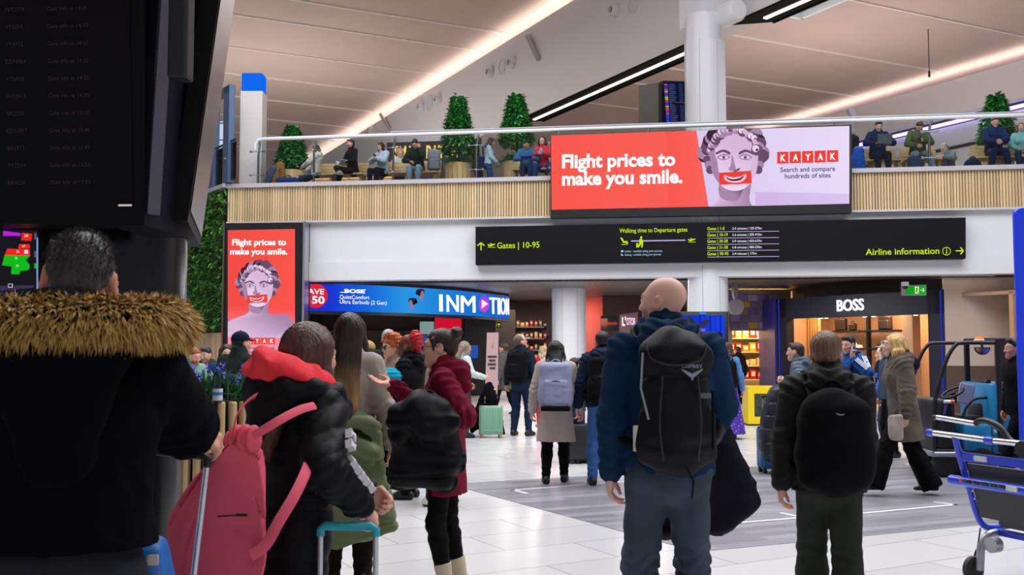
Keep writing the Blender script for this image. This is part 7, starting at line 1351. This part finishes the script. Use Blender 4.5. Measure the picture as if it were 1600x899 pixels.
P = Person('woman in a denim shirt and dotted purple skirt facing the toy shop', 1135, 16.7, 1.62, -12, sex='f', rw=(.28, .04, .84), h=.01); P.eyes(); P.top(fab('#5a86bc'), .02, hem=-.05, name='denim_shirt', collar=True)
SK = mat('dotted_purple', '#4a2aa0', .7); nt = SK.node_tree; vo = nt.nodes.new('ShaderNodeTexVoronoi'); vo.inputs['Scale'].default_value = 26; cr = nt.nodes.new('ShaderNodeValToRGB'); cr.color_ramp.elements[0].color = lin('#c9a8e8'); cr.color_ramp.elements[1].color = lin('#43279a'); cr.color_ramp.elements[0].position = .18; cr.color_ramp.elements[1].position = .3; tc = nt.nodes.new('ShaderNodeTexCoord'); nt.links.new(tc.outputs['Object'], vo.inputs[0]); nt.links.new(vo.outputs[0], cr.inputs[0]); nt.links.new(cr.outputs[0], nt.nodes['Principled BSDF'].inputs['Base Color'])
P.skirt(SK, hem=.10, flare=.12); P.shoes(SHB); P.hair('long', hair_mat('#4a2e22'), L=.12); P.backpack('black rucksack on the denim shirt woman', BLK, sw=.30, sh=.46)
P = Person('dark-clothed person by the warm toy shelves', 1153, 27.2, 1.56, 30); P.eyes(); P.top(fab('#241a18'), .03); P.bottom(BLK); P.shoes(SHB); P.hair('short', hair_mat('#3a221a'))
# ---- middle
P = Person('woman in a pale beige coat wearing a lilac-grey rucksack', 868, 11.2, 1.60, -3, sex='f', w=1.0, lf=(-.12, -.05, .085), rf=(.10, .12, .085), lw=(-.30, .02, .82), rw=(.32, .0, .84)); P.eyes(); P.top(mat('beige_wool', '#b3a39c', .95, 0, .3, 120.), .032, hem=-.42, name='coat', flare=.04); P.bottom(LEG, .01); P.shoes(SHB, boot=.22); P.hair('long', hair_mat('#0f0d10'), L=.17); t, B = P.backpack('lilac-grey rucksack on the woman in the beige coat', mat('lilac_canvas', '#8d93b4', .7, 0, .2, 120.), sw=.36, sh=.52, dp=.18, top=.54); MB().rbox(B(0, -.02, -.25), (.32, .17, .05), .02).build('dark_base', BLK, t)
P = Person('man in a navy jacket and bright blue jeans with black rucksack', 941, 11.1, 1.715, -4, rw=(.3, .1, .85), lf=(-.12, -.05, .085), rf=(.10, .15, .085)); P.eyes(); P.top(fab('#20293f'), .03, hood=1., name='jacket'); P.bottom(fab('#3c6aa6'), .016); P.shoes(SHB); P.hair('short', hair_mat('#141012')); P.backpack('black rucksack on the man in bright blue jeans', BLK, sw=.32, sh=.52, top=.50); S = Sdf(P.nb-.25, P.nb+.25, .01); P._hood(S, .02, .8); S.build('pale_hood', fab('#9aa0ae'), P.root, 'pale grey inner hood')
P = Person('small boy in a navy jacket pulling a black wheeled case', 896, 13.2, 1.37, -38, rw=px(903, 648, -.1), w=1.05); P.eyes(); P.top(fab('#1d2436'), .03); P.bottom(DEN); P.shoes(SHB); P.hair('short', hair_mat('#15100f'))
suitcase('black wheeled cabin case beside the small boy', ground(906, 724), .25, .36, .46, .22, mat('case_black', '#16181c', .5), .93, (BLACK, BLACK), rib=False, tilt=-.0)
P = Person('man in a cream cap and dark jacket looking up to the right', 814, 17.3, 1.76, -24, hy=-48, hp=-14, h=.009, lf=(-.14, 0, .085), rf=(.14, 0, .085)); P.eyes(); P.top(fab('#1d2531'), .026, hem=-.0, name='jacket'); P.bottom(fab('#1c2a45'), .016); P.shoes(SHB); P.hair('crop', hair_mat('#5a4a40')); P.cap(fab('#cbbcaa')); P.backpack('black rucksack on the man in the cream cap', BLK, sw=.34, sh=.50, top=.48); S = Sdf(P.sp(0, 0, 0)-.3, P.sp(0, 0, 0)+.3, .01); S.cone(P.sp(0, 0, -.02), P.sp(0, 0, .06), .178, .17, .02, (P.fwd, .72)); S.cut(P.sp(0, 0, -.03), -P.up); S.build('white_shirt_hem', fab('#b8c4cc'), P.root, 'pale shirt hem')
P = Person('person in a red coat and red trousers behind the beige coat woman', 850, 19.2, 1.56, 15, sex='f'); P.eyes(); P.top(fab('#c01c26'), .035, hem=-.15); P.bottom(fab('#c4222c')); P.shoes(SHW); P.hair('long', hair_mat('#b79a72'), L=.10); S = Sdf(P.nb-.2, P.nb+.2, .01); S.cone(P.nb-P.up*.04, P.nb+P.up*.05, .12, .10, .02); S.build('white_scarf', fab('#d8d4d0'), P.root, 'white scarf')
P = Person('person in a grey coat walking past the far shops', 789, 22.5, 1.62, 60, lf=(-.08, .25, .1), rf=(.08, -.25, .1)); P.eyes(); P.top(fab('#5c5654'), .035, hem=-.3, name='coat'); P.bottom(BLK); P.shoes(SHB); P.hair('short', hair_mat('#3a2a22'))
P = Person('person in a white top behind the navy jacket man', 952, 14.2, 1.58, -10, sex='f'); P.eyes(); P.top(fab('#c9cdd4'), .02); P.bottom(fab('#7fa0c8')); P.shoes(SHW); P.hair('long', hair_mat('#b89a70'), L=.2)
P = Person('woman in a pale mint jumper resting her hand on the mint suitcase', 724, 16.9, 1.64, -62, sex='f', rw=px(757, 590, -.15), rp=(.5, -.5, -1), lw=(-.2, .2, .95), rcurl=.8); P.eyes(); P.top(fab('#c3d2d0'), .02, hem=.0, name='jumper'); P.bottom(fab('#5a3a48')); P.shoes(SHB); P.hair('long', hair_mat('#8f7c6a'), L=.15)
f = Face(at(762, 640, 17.05), (0, -1, 0)); cloth('black coat hanging behind the mint suitcase handle', 'coat', f, [(760, 598), (770, 599), (778, 625), (784, 655), (789, 678), (775, 676), (750, 672), (735, 676), (740, 650), (750, 620)], .06, BLK, 'coat', .06, fold=.012, ff=24)
P = Person('woman in a black hoodie facing left, turquoise hat under her arm', 641, 10.1, 1.655, 76, sex='f', w=1.12, skin='dark', brow='#1a0f0c', lips='#5a2a2a', hp=-4, lw=(-.24, .12, .88), rw=(.2, .2, .9)); P.eyes(); P.top(fab('#15171b'), .026, hem=-.12, hood=.9, name='hoodie'); P.bottom(LEG, .02); P.shoes(SHB)
P.hair('crop', hair_mat('#7a3028'), vol=.985); S = Sdf(P.hc-.25, P.hc+.28, .008); S.ball(P.hx(0, -.085, .10), (.075, .07, .07)); S.ball(P.hx(0, -.115, .02), (.07, .05, .07), None, .03); S.disp(wrinkle(.008, 120, 9)); S.build('red_hair_puff', hair_mat('#c01a26'), P.root, 'red hair puff'); CURLYF = P
Q = Person('person in sunglasses and fawn jumper behind the black hoodie woman', 617, 10.9, 1.645, 128, sex='f', hp=4); Q.eyes(); Q.top(fab('#a08a7c'), .025, name='jumper'); Q.bottom(BLK); Q.shoes(SHB); Q.hair('curly', hair_mat('#b8551f'), vol=1.12); Q.glasses(BLACK); mb = MB()
for e in (-1, 1): mb.lathe([(.001, .0), (.023, .0), (.023, .003), (.001, .004)], Q.hx(.034*e, .104, .004), 16, Q.Rh@rotx(-math.pi/2))
mb.build('dark_lenses', mat('dark_lens', '#0a0a0c', .1), Q.root); P = CURLYF
t = thing('bobble_hat', 'turquoise knitted hat tucked under the arm of the black hoodie woman', 'hat', P.loc, P.rz); g = Sdf((-.45, -.1, .9), (-.1, .4, 1.5), .01); g.ball((-.27, .10, 1.22), (.09, .11, .09)); g.cone((-.27, .12, 1.14), (-.28, .16, .86), .05, .03, .03); g.disp(lambda x, y, z: .005*np.sin(z*160)); g.build('knit', fab('#1a9ec0'), t)
P = Person('man in a dark jacket standing behind the person in sunglasses', 607, 12.2, 1.76, 5, h=.01); P.eyes(); P.top(fab('#2a2a30'), .025); P.bottom(BLK); P.shoes(SHB); P.hair('short', hair_mat('#a3a3a8'))
P = Person('person in a fawn cap walking behind the cream jumper woman', 577, 12.8, 1.60, 85); P.eyes(); P.top(fab('#232a3a'), .03); P.bottom(BLK); P.shoes(SHB); P.hair('crop', hair_mat('#6a5038')); P.cap(fab('#b59868'))
P = Person('person in a beige coat and cream trainers behind the maroon hoodie woman', 684, 9.7, 1.58, -70, sex='f', lf=(-.08, .1, .085), rf=(.08, -.1, .085)); P.eyes(); P.top(fab('#a8968c'), .03, hem=-.2, name='coat'); P.bottom(BLK); P.shoes(SHW); P.hair('long', hair_mat('#7a6a5c'), L=.1)
# ---- group behind the planter
P = Person('man in a teal hoodie looking down behind the planter', 301, 13.6, 1.53, 230, hp=22, lw=(-.1, .28, 1.05), rw=(.1, .28, 1.05), beard=('#8a4a2a', .9), brow='#8a5230'); P.eyes(); P.top(fab('#7aa094'), .024, hood=.9, name='hoodie'); P.bottom(DEN); P.shoes(SHW); P.hair('crop', hair_mat('#8a5230'))
P = Person('man in a grey tee and dark jacket holding a phone behind the planter', 326, 14.4, 1.53, 165, hp=12, lw=(.02, .3, 1.02), rw=(.08, .3, 1.02), beard=('#5a4438', .5)); P.eyes(); P.top(fab('#7c7a78'), .018, name='tee'); P.bottom(DEN); P.shoes(SHB); P.hair('short', hair_mat('#2a201c'))
S = Sdf(P.sp(0, 0, 0)-.45, P.nb+.4, .011); S.cone(P.sp(0, -.01, -.05), P.sp(0, -.01, .40), .20, .205, .03, (P.fwd, .74)); S.cone(P.sh[0], P.sh[1], .07, .07, .05)
for i in (0, 1): S.cone(P.sh[i], P.el[i], .08, .07, .03); S.cone(P.el[i], P.wr[i], .07, .05, .02)
S.box(P.sp(0, .2, .25), (.075, .16, .36), .02, P.R, .02, 's'); S.build('open_jacket', fab('#2e3430'), P.root); t, g = hold(P, 1, 'phone', 'dark phone in the hands of the man in the grey tee', 'phone', (.07, .13, .012), mat('phone_dark', '#17181c', .3), (0, .03, .02)); MB().rbox(g+np.array([0, .03, .027]), (.06, .115, .003), .005).build('screen', mat('phone_glass', '#2a3040', .1), t)
P = Person('woman in a blue jacket behind the man in the navy cap', 355, 12.6, 1.56, 200, sex='f', hp=6); P.eyes(); P.top(fab('#1d3f7a'), .03); P.bottom(BLK); P.shoes(SHB); P.hair('long', hair_mat('#2a1714'), L=.2, vol=1.05)
P = Person('man in a dark green jacket and navy cap seen from behind', 374, 10.6, 1.69, -25, w=1.1, hy=-12); P.eyes(); P.top(fab('#26302c', .9, .4), .035, hem=-.1); P.bottom(BLK); P.shoes(SHB); P.hair('crop', hair_mat('#1c1614')); P.cap(fab('#101a30'))
P = Person('child in a black top behind the planter and the water bottle', 384, 9.2, 1.20, 30, h=.009, hp=14); P.eyes(); P.top(fab('#17181c'), .025); P.bottom(BLK); P.shoes(SHB); P.hair('short', hair_mat('#120d0c'), vol=1.05)
# ================================================================== people up on the gallery
def gperson(label, x, back, H, rz, **kw): 
    D = Dp(x, back); a = dict(z0=FZ, h=.011); a.update(kw); P = Person(label, x, D, H, rz, **a); P.eyes(); return P
def seat(**k): a = dict(SEAT); a['pel'] = (0, 0, .53); a.update(k); return a
P = gperson('woman in a white coat and jeans slouched facing left behind the glass', 490, .95, 1.60, 82, sex='f', **seat(lf=(-.10, .80, .085), rf=(.08, .72, .085), lean=-4, lw=(-.15, .32, .68), hp=10)); P.top(fab('#cfc8bf'), .032, hem=-.10, hood=.9, name='coat'); P.bottom(fab('#2c3f63'), .016); P.shoes(SHB); P.hair('long', hair_mat('#3a2019'), L=.14)
P = gperson('man in a black turtleneck with crossed legs behind the glass', 549, 1.0, 1.76, 128, **seat(lf=(-.05, .46, .085), rf=(-.25, .50, .38), rk=(1, .6, .6), lw=(-.05, .26, .72), rw=(.05, .28, .72), beard=('#3a2c24', .6))); P.top(fab('#15171b'), .02, hem=-.05, name='turtleneck'); P.bottom(fab('#1c1e24'), .018); P.shoes(SHW); P.hair('short', hair_mat('#2a1f1a')); S = Sdf(P.nb-.15, P.nb+.18, .009); S.cone(P.nb-P.up*.03, P.nb+P.up*.055, .074, .068, .01); S.build('roll_neck', fab('#15171b'), P.root)
t = thing('magazine', 'folded pale magazine on the lap of the turtleneck man', 'magazine', P.loc, P.rz); mb = MB(); c = P.kn[0]*.5+P.pel*.5+np.array([.05, .1, .13]); mb.box(c+np.array([-.08, 0, .05]), (.18, .24, .012), roty(.6)); mb.box(c+np.array([.08, 0, .05]), (.18, .24, .012), roty(-.6)); mb.build('pages', mat('paper', '#cfcfe0', .6), t)
P = gperson('woman in a pale blue printed hoodie looking at her phone', 597, 1.0, 1.62, 145, sex='f', **seat(hp=22, lw=(.02, .28, .86), rw=(.10, .28, .86))); P.top(fab('#b9c3d6'), .03, hem=-.04, hood=.9, name='hoodie'); P.bottom(fab('#1c222e'), .016); P.shoes(SHW); P.hair('long', hair_mat('#241713'), L=.2); t, g = hold(P, 1, 'phone', 'dark phone held by the woman in the pale hoodie', 'phone', (.07, .13, .014), mat('phone_dark', '#17181c', .3), (0, .02, .03), rotx(.6))
P = gperson('person in a cream top partly hidden behind the pale hoodie woman', 623, 1.9, 1.60, 190, sex='f', **seat()); P.top(fab('#c8c2ba'), .03); P.bottom(DEN); P.shoes(SHB); P.hair('curly', hair_mat('#b89a6a'), vol=.95)
P = gperson('man in a dark green jumper bent forward with hand on face', 651, 1.0, 1.74, 172, **seat(lean=22, hp=45, lw=(-.10, .30, 1.0), lhd=(.2, -.2, 1), lp=(-.6, .6, -1), rw=(.10, .36, .66), rthumb=(-1, 0, 0))); P.top(fab('#25332c'), .025, name='jumper'); P.bottom(fab('#9db4c8'), .016); P.shoes(SHW); P.hair('crop', hair_mat('#2a1e1a'))
t = thing('backpack', 'grey backpack standing on the bench beside the bending man', 'backpack', gal(677, .95)+np.array([0, 0, .44]), 0); GB = fab('#7d828c'); g = Sdf((-.25, -.2, -.02), (.25, .2, .62), .011); g.box((0, 0, .29), (.17, .09, .28), .09); g.disp(wrinkle(.006, 20, 2)); g.build('main_compartment', GB, t); g = Sdf((-.25, -.25, -.02), (.25, .2, .6), .011); g.box((0, -.08, .18), (.13, .04, .14), .035); g.build('front_pocket', GB, t); MB().tube([(.06*math.cos(a), .02, .56+.05*math.sin(a)) for a in np.linspace(0, math.pi, 8)], .01, 6).build('handle', BLK, t, True); MB().tube([(-.13, -.06, .3), (-.10, -.075, .48), (0, -.07, .53), (.10, -.075, .48), (.13, -.06, .3)], .006, 6).build('zip', DGREY, t, True)
P = gperson('woman standing with a dark blue shoulder bag, back turned', 746, 2.6, 1.66, -60, sex='f'); P.top(fab('#8d8580'), .022, hem=-.05); P.bottom(fab('#2b3e66'), .016); P.shoes(SHB); P.hair('long', hair_mat('#3a251c'), L=.28)
t = P.prop('shoulder_bag', 'dark blue shoulder bag on the standing woman with her back turned', 'bag'); g = Sdf((.1, -.25, .65), (.45, .15, 1.15), .011); g.box((.27, -.06, .90), (.05, .13, .17), .04); g.build('bag_body', fab('#22315a'), t); MB().tube([(.27, -.12, 1.05), (.21, -.08, 1.42), (.24, .02, 1.40), (.27, .02, 1.05)], .012, 6).build('strap', BLK, t, True)
P = gperson('girl in a pale blue top looking right beside the shoulder bag', 763, 2.2, 1.55, -85, sex='f', hp=16, lw=(-.15, .25, .95), rw=(.15, .25, .95)); P.top(fab('#a9c0d4'), .022); P.bottom(fab('#2a4470'), .016); P.shoes(SHW); P.hair('long', hair_mat('#4a2e24'), L=.12)
P = gperson('boy in a blue hoodie bent over a bright blue tablet', 823, .95, 1.52, 178, **seat(hp=26, lean=12, lw=(-.12, .36, .74), rw=(.12, .36, .74), lthumb=(0, 0, 1), rthumb=(0, 0, 1), brow='#17100e', skin='tan')); P.top(fab('#3f6f9e'), .028, hood=.95, name='hoodie'); P.bottom(fab('#24406a'), .018); P.shoes(SHW); P.hair('short', hair_mat('#14100f'), vol=1.1)
t = P.prop('tablet', 'bright blue tablet held by the boy in the blue hoodie', 'tablet'); c = (P.grip[0]+P.grip[1])/2+np.array([0, .04, .02]); MB().rbox(c, (.27, .19, .02), .02, rotx(.35)).build('case', mat('tablet_blue', '#1a56d8', .4), t); MB().rbox(c+rotx(.35)@np.array([0, 0, .0115]), (.24, .16, .003), .008, rotx(.35)).build('screen', mat('tablet_glass', '#1d2430', .1), t)
P = gperson('woman in a coral red top and jeans sitting at the billboard edge', 849, 1.0, 1.66, 165, sex='f', **seat(lw=(-.06, .3, .82), rw=(.06, .3, .82), lf=(-.2, .48, .3), lk=(-1, .6, .4))); P.top(fab('#d23a4a'), .02, name='top'); P.bottom(fab('#2c4f8a'), .016); P.shoes(SHB); P.hair('long', hair_mat('#2c1c18'), L=.24); t, g = hold(P, 1, 'phone', 'lilac phone held by the woman in the coral top', 'phone', (.07, .014, .14), mat('phone_lilac', '#a89ac8', .4), (0, .02, .04))
# brown coat and blue bag at the left end
t = thing('coat', 'tan brown coat lying over the seat below the left topiary', 'coat', gal(432, 1.0)); g = Sdf((-.35, -.35, -.02), (.35, .35, 1.0), .012); g.cone((0, 0, .12), (.02, .05, .72), .20, .12, .05, ((0, 1, 0), .75)); g.cone((.1, -.08, .6), (.14, -.14, .25), .08, .07, .04); g.cut((0, 0, .01), (0, 0, -1)); g.disp(wrinkle(.014, 15, 3)); g.build('garment', fab('#8a6238'), t)
t = thing('jeans', 'folded grey-blue jeans hanging beside the tan brown coat', 'jeans', gal(417, .95)); g = Sdf((-.3, -.2, -.02), (.3, .2, .8), .012); g.cone((.12, 0, .62), (-.12, 0, .06), .10, .09, .03); g.cut((0, 0, .01), (0, 0, -1)); g.disp(wrinkle(.010, 18, 4)); g.build('cloth', fab('#4a5a74'), t)
t = thing('holdall', 'blue holdall lying at the feet of the white coat woman', 'bag', gal(447, .75)); g = Sdf((-.4, -.25, -.02), (.4, .25, .5), .012); g.box((0, 0, .17), (.30, .16, .17), .10); g.disp(wrinkle(.010, 16, 6)); g.build('bag_body', fab('#274f9c'), t); MB().tube([(.10*math.cos(a), -.0, .32+.07*math.sin(a)) for a in np.linspace(0, math.pi, 8)], .012, 6).build('handle', BLK, t, True)
# right of the billboard
P = gperson('man in a black jacket turned away beside the billboard', 1341, 1.5, 1.72, 62, **seat(hp=12, pel=(0, 0, .56))); P.top(fab('#1b1d22'), .03, hood=.85, name='jacket'); P.bottom(BLK); P.shoes(SHB); P.hair('crop', hair_mat('#9a9490')); S = Sdf(P.nb-.25, P.nb+.25, .01); P._hood(S, .02, .82); S.build('pale_hood', fab('#b9bcc4'), P.root, 'pale grey hood')
t = thing('jacket', 'bright blue jacket heaped beside the black jacket man at the billboard', 'jacket', gal(1345, .75)+np.array([0, 0, .0])); g = Sdf((-.3, -.3, -.02), (.3, .3, .95), .012); g.cone((0, 0, .2), (0.03, .02, .62), .20, .13, .04); g.cut((0, 0, .01), (0, 0, -1)); g.disp(wrinkle(.016, 15, 8)); g.build('garment', fab('#1d5ac8', .6), t)
P = gperson('man in a navy hoodie working on a laptop', 1377, 1.05, 1.80, 176, **seat(hp=24, lean=8, lw=(-.14, .36, .76), rw=(.14, .36, .76), lthumb=(1, 0, 0), rthumb=(-1, 0, 0), pel=(0, 0, .56), brow='#1a1210')); P.top(fab('#16264c'), .03, hood=.9, name='hoodie'); P.bottom(fab('#1d2230'), .018); P.shoes(SHB); P.hair('short', hair_mat('#1b1412'), vol=1.05)
t = P.prop('laptop', 'open grey laptop on the knees of the man in the navy hoodie', 'laptop'); AL = mat('laptop_grey', '#6f7278', .35, .6); c = (P.wr[0]+P.wr[1])/2+np.array([0, .10, -.035]); MB().rbox(c, (.34, .23, .018), .02).build('base', AL, t); MB().rbox(c+np.array([0, .125, .10]), (.34, .014, .22), .012, rotx(-.18)).build('lid', AL, t); mb = MB(); mb.lathe([(.001, 0), (.016, 0), (.016, .003), (.001, .003)], c+np.array([0, .137, .11]), 12, rotx(-math.pi/2-.18)); mb.build('lid_badge', mat('laptop_badge', '#8f9298', .3, .8), t)
P = gperson('man in an olive hoodie and grey jeans bowed over a phone', 1440, .95, 1.76, 172, **seat(hp=48, lean=16, lw=(-.04, .38, .80), rw=(.10, .36, .68), lf=(-.26, .40, .085), rf=(.26, .40, .085), pel=(0, 0, .56))); P.top(fab('#55603f'), .028, hem=-.03, name='hoodie'); P.bottom(fab('#8b98a8'), .02); P.shoes(SHW); P.hair('short', hair_mat('#4a2c1e'), vol=1.03); t, g = hold(P, 0, 'phone', 'black phone held by the man in the olive hoodie', 'phone', (.075, .016, .14), mat('phone_dark', '#17181c', .3), (.02, .03, .03))
t = thing('rucksack', 'blue-grey rucksack between the feet of the olive hoodie man', 'backpack', gal(1436, .50)); g = Sdf((-.25, -.2, -.02), (.25, .2, .5), .012); g.box((0, 0, .21), (.17, .10, .21), .08); g.disp(wrinkle(.007, 20, 2)); g.build('main_compartment', fab('#42546e'), t); MB().tube([(.05*math.cos(a), 0, .41+.05*math.sin(a)) for a in np.linspace(0, math.pi, 8)], .01, 6).build('handle', BLK, t, True)
P = gperson('man with glasses in a grey jumper looking down', 1490, 1.9, 1.70, 112, **seat(pel=(0, 0, .22), lf=(-.1, .6, .085), rf=(.1, .6, .085), hp=24, lean=10, beard=('#b8b0a8', .7), brow='#8a8480')); P.top(fab('#6f747c'), .03, hood=.8, name='jumper'); P.bottom(fab('#3a3f48')); P.shoes(SHB); P.hair('crop', hair_mat('#8f8c8a')); P.glasses(DGREY)
P = gperson('man in a navy jacket clasping his hands by the right topiary', 1560, 1.0, 1.80, 172, **seat(hp=20, lean=12, lw=(-.04, .42, .72), rw=(.06, .42, .70), lf=(-.2, .42, .085), rf=(.2, .42, .085), pel=(0, 0, .56), brow='#5a3a28')); P.top(fab('#172c58'), .034, hem=-.02); P.bottom(fab('#14224a'), .02); P.shoes(SHW); P.hair('short', hair_mat('#4a2e20'))
P = gperson('person in a pale turquoise jumper cut by the right edge', 1604, 1.0, 1.62, 160, sex='f', **seat()); P.top(fab('#7fb8bc'), .028); P.bottom(DEN); P.shoes(SHW); P.hair('long', hair_mat('#6a4a34'), L=.2)
t = thing('holdall', 'dark blue rolled bag on the gallery floor left of the navy jacket man', 'bag', gal(1527, .8)); g = Sdf((-.3, -.25, -.02), (.3, .25, .5), .012); g.ball((0, 0, .2), (.20, .16, .2)); g.cut((0, 0, .01), (0, 0, -1)); g.disp(wrinkle(.010, 16, 6)); g.build('bag_body', fab('#15234a'), t); MB().tube([(.07*math.cos(a), -.0, .38+.05*math.sin(a)) for a in np.linspace(0, math.pi, 8)], .012, 6).build('handle', BLK, t, True)
t = thing('paper_cup', 'white paper cup on the bench edge beside the laptop man', 'cup', gal(1353, .80)+np.array([0, 0, .44])); MB().lathe([(.001, 0), (.03, 0), (.042, .11), (.001, .105)], (0, 0, 0), 16).build('cup', WHITE, t, 40); MB().lathe([(.044, .108), (.044, .118), (.001, .122)], (0, 0, 0), 16).build('lid', mat('lid_red', '#c04038', .4), t, 40)
